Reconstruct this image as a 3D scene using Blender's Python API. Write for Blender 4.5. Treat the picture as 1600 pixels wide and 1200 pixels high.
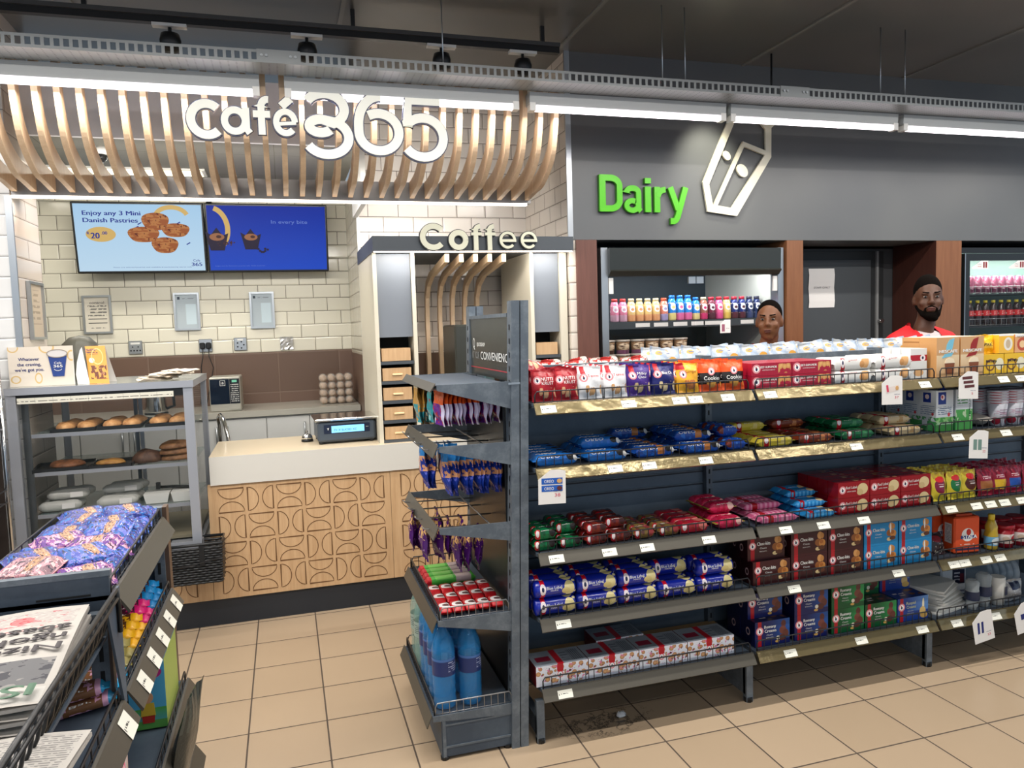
import bpy, bmesh, math, random
from math import pi, sin, cos, radians
from mathutils import Vector, Matrix
random.seed(7)
for o in list(bpy.data.objects): bpy.data.objects.remove(o)
SC = bpy.context.scene
COL = SC.collection

# ------------------------------------------------------------------ camera
cam_d = bpy.data.cameras.new('camera'); cam = bpy.data.objects.new('camera', cam_d); COL.objects.link(cam)
cam_d.sensor_fit = 'HORIZONTAL'; cam_d.sensor_width = 36.0
cam_d.lens = 36.0*1181.4/1600
cam_d.clip_start = 0.02; cam_d.clip_end = 200
R = [[0.95701753,-0.28832394,-0.0314127],[-0.05221008,-0.06472602,-0.99653633],[0.28529206,0.95534279,-0.07699735]]
M = Matrix(((R[0][0],-R[1][0],-R[2][0],0),(R[0][1],-R[1][1],-R[2][1],0),(R[0][2],-R[1][2],-R[2][2],1.5657),(0,0,0,1)))
cam.matrix_world = M
SC.camera = cam

# ------------------------------------------------------------------ colour management, world, lights
vs = SC.view_settings
vs.view_transform = 'Standard'; vs.look = 'None'; vs.gamma = 1.0; vs.use_curve_mapping = False
vs.exposure = 0.0
wd = bpy.data.worlds.new('daylight'); SC.world = wd; wd.use_nodes = True
wn = wd.node_tree.nodes; wl = wd.node_tree.links; wn.clear()
w_out = wn.new('ShaderNodeOutputWorld'); w_bg = wn.new('ShaderNodeBackground')
w_bg.inputs[0].default_value = (0.66,0.82,1.0,1); w_bg.inputs[1].default_value = 0.75
wl.new(w_bg.outputs[0], w_out.inputs[0])

def area(name, loc, rot, sx, sy, power, col=(1,1,1), spread=180):
    l = bpy.data.lights.new(name,'AREA'); l.shape='RECTANGLE'; l.size=sx; l.size_y=sy; l.energy=power; l.color=col
    l.spread = radians(spread)
    o = bpy.data.objects.new(name,l); o.location=loc; o.rotation_euler=rot; COL.objects.link(o); return o
E_BATTEN = 14.5
# shopfront daylight comes from the world behind the camera; the battens' own lights are made in batten()

# ------------------------------------------------------------------ colours and materials
def lin(c):
    c = c/255.0
    return c/12.92 if c <= 0.04045 else ((c+0.055)/1.055)**2.4
def K(r,g,b): return (lin(r),lin(g),lin(b),1)
MC = {}
def mat(name, col, rough=0.5, metal=0.0, emit=0.0, trans=0.0, spec=0.5, ior=1.45, coat=0.0, alpha=1.0):
    if name in MC: return MC[name]
    m = bpy.data.materials.new(name); m.use_nodes=True
    b = m.node_tree.nodes['Principled BSDF']
    b.inputs['Base Color'].default_value = K(*col); b.inputs['Roughness'].default_value=rough
    b.inputs['Metallic'].default_value=metal; b.inputs['IOR'].default_value=ior
    b.inputs['Transmission Weight'].default_value=trans; b.inputs['Specular IOR Level'].default_value=spec
    b.inputs['Coat Weight'].default_value=coat; b.inputs['Alpha'].default_value=alpha
    if emit: 
        b.inputs['Emission Color'].default_value=K(*col); b.inputs['Emission Strength'].default_value=emit
        if name.startswith(('menu_','muffin_')): b.inputs['Base Color'].default_value=(.01,.01,.012,1); b.inputs['Specular IOR Level'].default_value=.08
    MC[name]=m; return m
class NG:
    """small node helper on one material"""
    def __init__(s, m): s.t=m.node_tree; s.n=s.t.nodes; s.l=s.t.links; s.b=s.n.get('Principled BSDF')
    def new(s,t,**k):
        n=s.n.new(t)
        for a,v in k.items(): setattr(n,a,v)
        return n
    def set(s,sock,v):
        if hasattr(v,'is_output'): s.l.new(v,sock)
        else: sock.default_value=v
    def math(s,op,a,b=0.0,c=None):
        n=s.new('ShaderNodeMath',operation=op); s.set(n.inputs[0],a); s.set(n.inputs[1],b)
        if c is not None: s.set(n.inputs[2],c)
        return n.outputs[0]
    def mix(s,f,a,b):
        n=s.new('ShaderNodeMix',data_type='RGBA'); s.set(n.inputs[0],f); s.set(n.inputs[6],a); s.set(n.inputs[7],b)
        return n.outputs[2]
    def noise(s,vec,scale,detail=2,rough=0.5):
        n=s.new('ShaderNodeTexNoise'); s.l.new(vec,n.inputs['Vector']); n.inputs['Scale'].default_value=scale; n.inputs['Detail'].default_value=detail
        n.inputs['Roughness'].default_value=rough; return n.outputs[0]
    def ramp(s,f,stops):
        n=s.new('ShaderNodeValToRGB'); s.l.new(f,n.inputs[0]); e=n.color_ramp.elements
        e[0].position,e[0].color=stops[0]; e[1].position,e[1].color=stops[1]
        for p,c in stops[2:]:
            x=e.new(p); x.color=c
        return n.outputs[0]
    def bump(s,h,strength=0.2,dist=0.01):
        n=s.new('ShaderNodeBump'); s.l.new(h,n.inputs['Height']); n.inputs['Strength'].default_value=strength; n.inputs['Distance'].default_value=dist
        s.l.new(n.outputs[0],s.b.inputs['Normal'])
    def pos(s,order='XYZ',off=(0,0,0),scale=(1,1,1)):
        g=s.new('ShaderNodeNewGeometry'); x=s.new('ShaderNodeSeparateXYZ'); s.l.new(g.outputs['Position'],x.inputs[0])
        c=s.new('ShaderNodeCombineXYZ')
        for i,a in enumerate(order):
            s.l.new(s.math('MULTIPLY',s.math('ADD',x.outputs['XYZ'.index(a)],off[i]),scale[i]),c.inputs[i])
        return c.outputs[0]
    def obj(s,scale=(1,1,1)):
        t=s.new('ShaderNodeTexCoord'); m=s.new('ShaderNodeVectorMath',operation='MULTIPLY'); s.l.new(t.outputs['Object'],m.inputs[0]); m.inputs[1].default_value=scale
        return m.outputs[0]
def tile_mat(name, order, c1, c2, grout, w=.2, h=.1, off=(0,0,0), rough=.18, offset=.5, mortar=.0022, bump=.5, var=.4):
    if name in MC: return MC[name]
    m=mat(name,c1,rough); g=NG(m); v=g.pos(order,off)
    b=g.new('ShaderNodeTexBrick'); g.l.new(v,b.inputs['Vector']); b.offset=offset; b.squash=1
    b.inputs['Color1'].default_value=K(*c1); b.inputs['Color2'].default_value=K(*c2); b.inputs['Mortar'].default_value=K(*grout)
    b.inputs['Scale'].default_value=1; b.inputs['Brick Width'].default_value=w; b.inputs['Row Height'].default_value=h
    b.inputs['Mortar Size'].default_value=mortar; b.inputs['Mortar Smooth'].default_value=0.1; b.inputs['Bias'].default_value=0
    nz=g.noise(v,3.0,3); c=g.mix(g.math('MULTIPLY',nz,var*.3),b.outputs[0],K(*[x*.8 for x in c1]))
    g.l.new(c,g.b.inputs['Base Color'])
    # bevelled tile edge: a second, softer brick mask used for height
    b2=g.new('ShaderNodeTexBrick'); g.l.new(v,b2.inputs['Vector']); b2.offset=offset; b2.squash=1
    b2.inputs['Scale'].default_value=1; b2.inputs['Brick Width'].default_value=w; b2.inputs['Row Height'].default_value=h
    b2.inputs['Mortar Size'].default_value=mortar*5; b2.inputs['Mortar Smooth'].default_value=1.0
    g.bump(g.math('SUBTRACT',1.0,b2.outputs['Fac']),bump,.004)
    g.l.new(g.math('ADD',g.math('MULTIPLY',b.outputs['Fac'],.5),rough),g.b.inputs['Roughness'])
    return m
def wood_mat(name,c1,c2,grain='Z',rough=.4,scale=1.0):
    if name in MC: return MC[name]
    m=mat(name,c1,rough); g=NG(m)
    sc={'Z':(14,14,.9),'X':(.9,14,14),'Y':(14,.9,14)}[grain]
    v=g.pos('XYZ',(0,0,0),[x*scale for x in sc])
    n=g.noise(v,3.0,5,.62); n2=g.noise(v,14.0,3,.6)
    f=g.math('ADD',g.math('MULTIPLY',n,.75),g.math('MULTIPLY',n2,.35))
    g.l.new(g.ramp(f,[(.35,K(*c2)),(.72,K(*c1))]),g.b.inputs['Base Color']); return m
def worn_mat(name,c1,c2,rough=.45,metal=.3,scale=9):
    if name in MC: return MC[name]
    m=mat(name,c1,rough,metal); g=NG(m); v=g.pos()
    n=g.noise(v,scale,6,.7)
    g.l.new(g.ramp(n,[(.45,K(*c1)),(.75,K(*c2))]),g.b.inputs['Base Color']); return m

def art(name, base, layers=(), rough=.35, metal=0.0, crinkle=0.0, emit=0.0, coat=0.0):
    """printed surface: flat shapes in the surface's own UV frame (0..1)"""
    if name in MC: return MC[name]
    m=mat(name,base,rough,metal,coat=coat); g=NG(m)
    uv=g.new('ShaderNodeTexCoord').outputs['UV']; sp=g.new('ShaderNodeSeparateXYZ'); g.l.new(uv,sp.inputs[0]); U,V=sp.outputs[0],sp.outputs[1]
    rgb=g.new('ShaderNodeRGB'); rgb.outputs[0].default_value=K(*base); c=rgb.outputs[0]
    def rect(u0,v0,u1,v1):
        a=g.math('MULTIPLY',g.math('GREATER_THAN',U,u0),g.math('LESS_THAN',U,u1))
        b=g.math('MULTIPLY',g.math('GREATER_THAN',V,v0),g.math('LESS_THAN',V,v1)); return g.math('MULTIPLY',a,b)
    def ell(cu,cv,ru,rv,ang=0):
        du=g.math('SUBTRACT',U,cu); dv=g.math('SUBTRACT',V,cv)
        a=g.math('DIVIDE',du,ru); b=g.math('DIVIDE',dv,rv)
        r=g.math('ADD',g.math('MULTIPLY',a,a),g.math('MULTIPLY',b,b)); return g.math('LESS_THAN',r,1.0)
    for L in layers:
        k=L[0]
        if k=='rect': f=rect(*L[1:5]); c=g.mix(f,c,K(*L[5]))
        elif k=='ell': f=ell(*L[1:5]); c=g.mix(f,c,K(*L[5]))
        elif k=='ring':
            f=g.math('SUBTRACT',ell(*L[1:5]),ell(L[1],L[2],L[3]*L[6],L[4]*L[6])); c=g.mix(f,c,K(*L[5]))
        elif k=='vor':   # loose round biscuits, nuts, seeds printed in a window
            vo=g.new('ShaderNodeTexVoronoi'); mv=g.new('ShaderNodeVectorMath',operation='MULTIPLY'); g.l.new(uv,mv.inputs[0]); mv.inputs[1].default_value=(L[5],L[6],1); g.l.new(mv.outputs[0],vo.inputs['Vector'])
            vo.inputs['Scale'].default_value=1
            f=g.math('MULTIPLY',rect(*L[1:5]),g.math('LESS_THAN',vo.outputs['Distance'],L[9] if len(L)>9 else .42))
            sh=g.mix(g.math('MULTIPLY',vo.outputs['Distance'],1.6),K(*L[7]),K(*L[8])); c=g.mix(f,c,sh)
        elif k=='lines':  # small print: rows of broken dashes
            wv=g.math('FRACT',g.math('MULTIPLY',V,L[5])); on=g.math('LESS_THAN',wv,.45)
            mv=g.new('ShaderNodeVectorMath',operation='MULTIPLY'); g.l.new(uv,mv.inputs[0]); mv.inputs[1].default_value=(L[6],L[5],1)
            nn=g.noise(mv.outputs[0],1.0,0); f=g.math('MULTIPLY',g.math('MULTIPLY',rect(*L[1:5]),on),g.math('GREATER_THAN',nn,.42)); c=g.mix(f,c,K(*L[7]))
        elif k=='bars':
            wv=g.math('FRACT',g.math('MULTIPLY',U,L[5])); f=g.math('MULTIPLY',rect(*L[1:5]),g.math('LESS_THAN',wv,L[6])); c=g.mix(f,c,K(*L[7]))
        elif k=='noise':
            mv=g.new('ShaderNodeVectorMath',operation='MULTIPLY'); g.l.new(uv,mv.inputs[0]); mv.inputs[1].default_value=(L[5],L[6],1)
            nn=g.noise(mv.outputs[0],1.0,3); f=g.math('MULTIPLY',rect(*L[1:5]),g.math('GREATER_THAN',nn,L[8] if len(L)>8 else .5)); c=g.mix(f,c,K(*L[7]))
        elif k=='grad':  # printed tint that fades across the artwork
            f=g.math('MULTIPLY',rect(*L[1:5]),g.math('MULTIPLY',g.math('SUBTRACT',V if L[6]=='v' else U,L[2] if L[6]=='v' else L[1]),1.0/((L[4]-L[2]) if L[6]=='v' else (L[3]-L[1])))); c=g.mix(f,c,K(*L[5]))
    if not emit: g.l.new(c,g.b.inputs['Base Color'])
    if emit:
        g.b.inputs['Base Color'].default_value=(.01,.01,.012,1); g.b.inputs['Specular IOR Level'].default_value=.08
        g.l.new(c,g.b.inputs['Emission Color']); g.b.inputs['Emission Strength'].default_value=emit
    if crinkle:
        nv=g.obj((1,1,1)); g.bump(g.noise(nv,38,4,.65),crinkle,.006)
    return m

# ------------------------------------------------------------------ mesh builder
TC={}
def text_geo(s):
    """2-D triangles of a string in the built-in font: (verts, faces, outline loops unused), baseline at 0, unit = font size"""
    if s in TC: return TC[s]
    cu=bpy.data.curves.new('text','FONT'); cu.body=s; cu.size=1; cu.resolution_u=3
    o=bpy.data.objects.new('text',cu); COL.objects.link(o)
    dg=bpy.context.evaluated_depsgraph_get(); me=bpy.data.meshes.new_from_object(o.evaluated_get(dg))
    v=[(p.co.x,p.co.y) for p in me.vertices]; f=[tuple(p.vertices) for p in me.polygons]
    bpy.data.objects.remove(o); bpy.data.curves.remove(cu); bpy.data.meshes.remove(me)
    TC[s]=(v,f); return TC[s]
class MB:
    def __init__(s): s.v=[]; s.f=[]; s.m=[]; s.uv=[]; s.sm=[]; s.mats=[]
    def mi(s,m):
        if m not in s.mats: s.mats.append(m)
        return s.mats.index(m)
    def face(s,idx,m,uv=None,smooth=False):
        s.f.append(tuple(idx)); s.m.append(s.mi(m)); s.uv.append(uv or [(0.5,0.5)]*len(idx)); s.sm.append(smooth)
    def quad(s,p,m,uv=True,smooth=False):
        n=len(s.v); s.v+= [tuple(x) for x in p]; s.face(range(n,n+len(p)),m,[(0,0),(1,0),(1,1),(0,1)] if uv is True and len(p)==4 else None,smooth); return s
    def box(s,x0,y0,z0,x1,y1,z1,m,front=None,back=None,left=None,right=None,top=None,bottom=None,b=0.0):
        if x0>x1: x0,x1=x1,x0
        if y0>y1: y0,y1=y1,y0
        if z0>z1: z0,z1=z1,z0
        A=lambda x,y,z:(x,y,z)
        s.quad([A(x0,y0,z0),A(x1,y0,z0),A(x1,y0,z1),A(x0,y0,z1)],front or m)
        s.quad([A(x1,y1,z0),A(x0,y1,z0),A(x0,y1,z1),A(x1,y1,z1)],back or front or m)
        s.quad([A(x0,y1,z0),A(x0,y0,z0),A(x0,y0,z1),A(x0,y1,z1)],left or m)
        s.quad([A(x1,y0,z0),A(x1,y1,z0),A(x1,y1,z1),A(x1,y0,z1)],right or left or m)
        s.quad([A(x0,y0,z1),A(x1,y0,z1),A(x1,y1,z1),A(x0,y1,z1)],top or m)
        s.quad([A(x0,y1,z0),A(x1,y1,z0),A(x1,y0,z0),A(x0,y0,z0)],bottom or m)
        return s
    def bbox(s,x0,y0,z0,x1,y1,z1,m,r=.004):
        """box with chamfered edges"""
        n=len(s.v); xs=(x0,x1); ys=(y0,y1); zs=(z0,z1); idx={}
        for i in (0,1):
            for j in (0,1):
                for k in (0,1):
                    sx=r if i==0 else -r; sy=r if j==0 else -r; sz=r if k==0 else -r
                    for ax in range(3):
                        p=[xs[i]+sx,ys[j]+sy,zs[k]+sz]; p[ax]=(xs[i],ys[j],zs[k])[ax]
                        idx[(i,j,k,ax)]=len(s.v); s.v.append(tuple(p))
        F=[]
        for ax in range(3):
            o=[a for a in range(3) if a!=ax]
            for sd in (0,1):
                q=[]
                for a,b in ((0,0),(1,0),(1,1),(0,1)):
                    c=[0,0,0]; c[ax]=sd; c[o[0]]=a; c[o[1]]=b; q.append(idx[(c[0],c[1],c[2],ax)])
                if (sd==1)!=(ax!=1): q.reverse()
                F.append(q)
        for ax in range(3):
            o=[a for a in range(3) if a!=ax]
            for a in (0,1):
                for b in (0,1):
                    c0=[0,0,0]; c0[o[0]]=a; c0[o[1]]=b; c1=list(c0); c1[ax]=1
                    F.append([idx[(*c0,o[0])],idx[(*c1,o[0])],idx[(*c1,o[1])],idx[(*c0,o[1])]])
        for i in (0,1):
            for j in (0,1):
                for k in (0,1): F.append([idx[(i,j,k,0)],idx[(i,j,k,1)],idx[(i,j,k,2)]])
        for q in F: s.face(q,m)
        return s
    def tube(s,pts,r,m,n=8,closed=False,caps=True,smooth=True):
        P=[Vector(p) for p in pts]; N=len(P); rings=[]; up=None
        for i in range(N):
            a=P[(i-1)%N] if (i>0 or closed) else P[i]; b=P[(i+1)%N] if (i<N-1 or closed) else P[i]
            t=(b-a); t=t.normalized() if t.length>1e-9 else Vector((0,0,1))
            if up is None: up=Vector((0,0,1)) if abs(t.z)<.9 else Vector((1,0,0))
            x=up.cross(t)
            if x.length<1e-6: x=Vector((1,0,0)).cross(t)
            x.normalize(); y=t.cross(x).normalized(); up=y
            rr=r[i] if isinstance(r,(list,tuple)) else r
            st=len(s.v); s.v+=[tuple(P[i]+x*(rr*cos(2*pi*k/n))+y*(rr*sin(2*pi*k/n))) for k in range(n)]; rings.append(st)
        for i in range(N if closed else N-1):
            a=rings[i]; b=rings[(i+1)%N]
            for k in range(n): s.face([a+k,a+(k+1)%n,b+(k+1)%n,b+k],m,None,smooth)
        if caps and not closed:
            s.face([rings[0]+k for k in reversed(range(n))],m); s.face([rings[-1]+k for k in range(n)],m)
        return s
    def lathe(s,prof,m,c=(0,0,0),n=24,axis='Z',mf=None,smooth=True,caps=True):
        """prof: [(r,h)]; UV u round, v along; mf(i)->material for ring i"""
        rings=[]; H=[p[1] for p in prof]; h0,h1=min(H),max(H)
        for r,h in prof:
            st=len(s.v)
            for k in range(n+1):
                a=2*pi*k/n-pi/2; x,y=r*cos(a),r*sin(a)
                p={'Z':(x,y,h),'X':(h,x,y),'Y':(x,h,y)}[axis]
                s.v.append((p[0]+c[0],p[1]+c[1],p[2]+c[2]))
            rings.append(st)
        for i in range(len(prof)-1):
            mm=mf(i) if mf else m; a,b=rings[i],rings[i+1]; v0=(H[i]-h0)/(h1-h0+1e-9); v1=(H[i+1]-h0)/(h1-h0+1e-9)
            for k in range(n):
                q=[a+k,a+k+1,b+k+1,b+k]; uv=[(((k+n/2)%n)/n,v0),(((k+n/2)%n+1)/n,v0),(((k+n/2)%n+1)/n,v1),(((k+n/2)%n)/n,v1)]
                if axis=='Y': q.reverse(); uv.reverse()
                s.face(q,mm,uv,smooth)
        if caps:
            for st,rev,i in ((rings[0],True,0),(rings[-1],False,len(prof)-2)):
                q=[st+k for k in range(n)]
                if rev!=(axis=='Y'): q.reverse()
                s.face(q,mf(max(i,0)) if mf else m)
        return s
    def prism(s,poly,y0,y1,m,plane='XZ',side=None,c=(0,0,0)):
        """extrude a 2-D polygon (counter-clockwise) between two depths"""
        def P(a,b,d): 
            p={'XZ':(a,d,b),'YZ':(d,a,b),'XY':(a,b,d)}[plane]; return (p[0]+c[0],p[1]+c[1],p[2]+c[2])
        n=len(s.v); k=len(poly)
        s.v+=[P(a,b,y0) for a,b in poly]+[P(a,b,y1) for a,b in poly]
        s.face(list(range(n,n+k)),m); s.face(list(range(n+2*k-1,n+k-1,-1)),m)
        for i in range(k): s.face([n+i,n+k+i,n+k+(i+1)%k,n+(i+1)%k],side or m)
        return s
    def text(s,t,o,u,v,h,m,w=None,align='c',ex=0.0,side=None,fn=None,bold=0.0):
        """text in the plane o + a*u + b*v; h = capital height; w = forced total width"""
        V,F=text_geo(t)
        if not V: return s
        xs=[a for a,b in V]; x0,x1=min(xs),max(xs); sc=h/.73; W=(x1-x0)*sc; kx=(w/W) if w else 1.0; W*=kx
        sh={'c':-W/2,'l':0,'r':-W}[align]; o=Vector(o); u=Vector(u); v=Vector(v); nrm=u.cross(v)
        def put(dx,dn):
            n=len(s.v)
            for a,b in V:
                A=(a-x0)*sc*kx+sh+dx; B=b*sc-h/2
                if fn: s.v.append(tuple(fn(A,B)))
                else: s.v.append(tuple(o+u*A+v*B+nrm*dn))
            return n
        for dx in ((0,) if not bold else (-bold,0,bold)):
            n=put(dx,ex+(dx/bold*.0006 if bold else 0))
            for f in F: s.face([n+i for i in f],m)
            if ex:
                n2=put(dx,0); ed={}
                for f in F:
                    for i in range(len(f)):
                        a,b=f[i],f[(i+1)%len(f)]
                        if (b,a) in ed: del ed[(b,a)]
                        else: ed[(a,b)]=1
                for a,b in ed: s.face([n+a,n2+a,n2+b,n+b],side or m)
        return s
    def ribbon(s,pts,w,o,u,v,m,ex=.02,side=None,closed=False):
        """thick line of a letter or emblem: 2-D centre line, width w, extruded ex towards u x v"""
        o=Vector(o); u=Vector(u); v=Vector(v); nr=u.cross(v); P=[Vector(p) for p in pts]; N=len(P); L=[];Rr=[]
        for i in range(N):
            a=P[(i-1)%N] if (i>0 or closed) else P[i]; b=P[(i+1)%N] if (i<N-1 or closed) else P[i]
            t=(b-a).normalized(); nn=Vector((-t.y,t.x)); k=1.0
            if (0<i<N-1) or closed:
                t1=(P[i]-a).normalized(); k=1/max(.5,abs(nn.dot(Vector((-t1.y,t1.x)))))
            ww=w[i] if isinstance(w,(list,tuple)) else w
            L.append(P[i]+nn*ww/2*k); Rr.append(P[i]-nn*ww/2*k)
        n=len(s.v)
        for q in L+Rr: s.v.append(tuple(o+u*q.x+v*q.y+nr*ex))
        for q in L+Rr: s.v.append(tuple(o+u*q.x+v*q.y))
        sd=side or m
        for i in range(N if closed else N-1):
            j=(i+1)%N
            s.face([n+N+i,n+N+j,n+j,n+i],m)
            s.face([n+i,n+j,n+2*N+j,n+2*N+i],sd); s.face([n+N+j,n+N+i,n+3*N+i,n+3*N+j],sd)
            s.face([n+2*N+i,n+2*N+j,n+3*N+j,n+3*N+i],sd)
        if not closed:
            s.face([n+N,n,n+2*N,n+3*N],sd); s.face([n+N-1,n+2*N-1,n+4*N-1,n+3*N-1],sd)
        return s
    def build(s,name,parent=None,loc=None):
        me=bpy.data.meshes.new(name); me.from_pydata(s.v,[],s.f)
        for m in s.mats: me.materials.append(m)
        me.polygons.foreach_set('material_index',s.m); me.polygons.foreach_set('use_smooth',s.sm)
        uvl=me.uv_layers.new(name='UVMap'); flat=[c for f in s.uv for uvv in f for c in uvv]; uvl.data.foreach_set('uv',flat)
        me.update(); o=bpy.data.objects.new(name,me); COL.objects.link(o)
        if parent: o.parent=parent
        if loc: o.location=loc
        return o
def arc(cx,cy,rx,ry,a0,a1,n=20):
    return [(cx+rx*cos(radians(a0+(a1-a0)*i/n)),cy+ry*sin(radians(a0+(a1-a0)*i/n))) for i in range(n+1)]

# ------------------------------------------------------------------ object bookkeeping
def tag(o,label,cat,group=None,kind=None):
    if label: o['label']=label
    if cat: o['category']=cat
    if group: o['group']=group
    if kind: o['kind']=kind
    return o
def empty(name,loc=(0,0,0),rz=0.0):
    o=bpy.data.objects.new(name,None); o.empty_display_size=.05; COL.objects.link(o); o.location=loc; o.rotation_euler=(0,0,rz); return o
def struct(o): o['kind']='structure'; return o
def copy_tree(o,parent=None):
    c=o.copy(); COL.objects.link(c); c.parent=parent
    for ch in list(o.children): copy_tree(ch,c)
    return c
PROTO={}
def place(key,builder,loc,rot,label,cat,group=None,scale=None):
    """first call builds the thing, later calls copy it together with its parts"""
    if key not in PROTO:
        PROTO[key]=builder(); o=PROTO[key]
    else: o=copy_tree(PROTO[key])
    o.location=loc; o.rotation_euler=rot if isinstance(rot,(tuple,list)) else (0,0,rot)
    if scale: o.scale=scale if isinstance(scale,(tuple,list)) else (scale,)*3
    for k in ('group',):
        if k in o: del o[k]
    return tag(o,label,cat,group)
ORD=['first','second','third','fourth','fifth','sixth','seventh','eighth','ninth','tenth','eleventh','twelfth','thirteenth','fourteenth','fifteenth','sixteenth','seventeenth','eighteenth','nineteenth','twentieth']

# shared materials
m_white=mat('white_paint',(222,222,218),.45); m_black=mat('black_plastic',(24,26,28),.35); m_dark=mat('dark_interior',(18,20,22),.7)
m_alu=mat('brushed_aluminium',(175,180,184),.32,.9); m_chrome=mat('chrome',(205,205,205),.12,1.0)
m_glass=mat('clear_glass',(36,44,44),.03,0,spec=.8,alpha=.10)
m_paper=mat('white_paper',(232,230,226),.7); m_ink=mat('dark_ink',(40,42,60),.6); m_red=mat('red_print',(190,24,36),.4)
m_navyink=mat('navy_print',(26,40,110),.5); m_whiteink=mat('white_print',(240,240,236),.45)
m_gond=worn_mat('blue_grey_powder_coat',(66,78,92),(82,95,108),.5,.1,5)
m_gondback_lit=worn_mat('bay_back_blue_grey_daylit',(98,112,126),(112,126,138),.5,.1,5)  # powder coat lightened for the bay backs, daylight put into the colour
m_gondpost=worn_mat('worn_blue_grey_steel',(92,102,112),(126,136,144),.45,.2,14)
m_lip=mat('taupe_shelf_edge',(80,77,69),.38,.2); m_wire=mat('dark_wire',(58,58,60),.35,.6)
m_dirtywire=mat('steel_wire',(150,150,150),.3,.8)
# ------------------------------------------------------------------ STRUCTURE
def build_structure():
    # floor: 30 cm tan tiles on the measured grid
    fm=tile_mat('floor_tile','XYZ',(175,155,130),(169,149,124),(54,46,41),.3,.3,(-.086,-.0453,0),.3,0.0,.0034,.25,.35)
    g=NG(fm); link=[l for l in fm.node_tree.links if l.to_socket==g.b.inputs['Base Color']][0].from_socket
    ps=g.pos(); sx=g.new('ShaderNodeSeparateXYZ'); g.l.new(ps,sx.inputs[0])
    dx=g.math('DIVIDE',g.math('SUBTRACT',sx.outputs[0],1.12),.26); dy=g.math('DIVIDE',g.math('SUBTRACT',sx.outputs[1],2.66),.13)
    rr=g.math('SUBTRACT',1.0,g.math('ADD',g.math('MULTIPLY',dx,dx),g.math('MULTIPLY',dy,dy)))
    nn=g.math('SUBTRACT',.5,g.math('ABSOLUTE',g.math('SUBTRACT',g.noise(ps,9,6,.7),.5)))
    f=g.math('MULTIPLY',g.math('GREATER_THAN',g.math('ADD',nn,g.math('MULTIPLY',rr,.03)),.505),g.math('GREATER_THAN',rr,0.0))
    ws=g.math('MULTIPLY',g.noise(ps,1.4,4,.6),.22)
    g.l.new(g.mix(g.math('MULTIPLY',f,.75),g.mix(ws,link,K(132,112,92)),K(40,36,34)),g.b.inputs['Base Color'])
    b=MB(); b.box(-4.2,-4.2,-.05,7.2,6.1,0,fm); struct(b.build('floor'))
    # worn dark stain on the floor under the first shelf bay
    # ceiling
    cm=mat('ceiling_panel',(122,119,114),.3,0,spec=.6); g=NG(cm); v=g.pos(); n=g.noise(v,.8,2)
    g.l.new(g.ramp(n,[(.3,K(96,95,92)),(.7,K(122,118,112))]),g.b.inputs['Base Color'])
    b=MB(); b.box(-4.2,-4.2,3.16,7.2,6.1,3.22,cm); struct(b.build('ceiling'))
    # ceiling joint strips running towards the front wall
    js=mat('ceiling_joint',(128,126,120),.4)
    b=MB()
    for x in (-.9,.35,1.6,2.85,4.1): b.box(x,-4,3.152,x+.022,4.27,3.16,js)
    struct(b.build('trim_1'))
    # back wall of the cafe: metro tiles above brown wainscot
    tb=tile_mat('cream_metro_tile','XZY',(220,216,200),(214,210,194),(92,86,74),.2,.1,(.07,-.025,0),.16)
    bw=tile_mat('brown_wall_tile','XZY',(108,86,74),(100,80,68),(128,110,98),.45,.3,(.05,.08,0),.3,0.0,.002,.2)
    g=NG(bw)
    b=MB(); b.box(-3.0,6.0,1.425,.5,6.1,2.62,tb); b.box(-3.0,6.0,0,.5,6.1,1.425,bw); struct(b.build('wall_back'))
    # white pier at the left of the cafe opening
    tw=tile_mat('white_metro_tile_front','XZY',(222,222,220),(216,216,214),(120,120,118),.4,.1,(.02,.02,0),.2,.5,.0018)
    ts=tile_mat('cream_metro_tile_side','YZX',(216,204,192),(208,196,184),(112,98,88),.4,.1,(.1,.02,0),.16,.5,.002)
    b=MB(); b.box(-2.9,4.27,0,-1.24,4.70,3.16,tw,right=ts,left=ts); 
    b.box(-1.262,4.262,0,-1.232,4.275,2.27,m_alu); struct(b.build('wall_left'))
    # tiled wall behind the coffee station and the return at its right
    tm=tile_mat('pinkish_metro_tile','XZY',(224,216,207),(216,208,199),(104,92,82),.2,.1,(.03,-.01,0),.14)
    bm2=bw
    b=MB(); b.box(.5,5.1,1.40,1.72,6.1,3.16,tm,left=tile_mat('metro_tile_left_face','YZX',(200,194,176),(196,190,172),(104,96,84),.2,.1,(.1,-.025,0),.16))
    b.box(.5,5.1,0,1.72,6.1,1.40,bw); b.box(.494,5.094,0,.512,5.11,3.1,m_white)
    struct(b.build('wall_middle'))
    b=MB(); b.box(1.66,4.275,0,1.72,5.1,3.16,tile_mat('return_metro_tile','YZX',(218,208,196),(210,200,188),(104,92,82),.2,.1,(.1,-.01,0),.14))
    b.box(1.652,4.262,2.07,1.684,4.275,3.16,m_alu); struct(b.build('wall_right_return'))
    # grey bulkhead over the coolers
    gb=mat('charcoal_bulkhead',(92,95,97),.42); g=NG(gb); v=g.pos(); n=g.noise(v,1.2,2); g.l.new(g.ramp(n,[(.3,K(86,89,92)),(.7,K(98,100,100))]),g.b.inputs['Base Color'])
    b=MB(); b.box(1.684,4.27,2.066,7.0,4.66,3.16,gb); struct(b.build('wall_bulkhead'))
    # wall behind the coolers and the staff door
    dk=mat('charcoal_wall',(62,64,66),.6)
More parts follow.
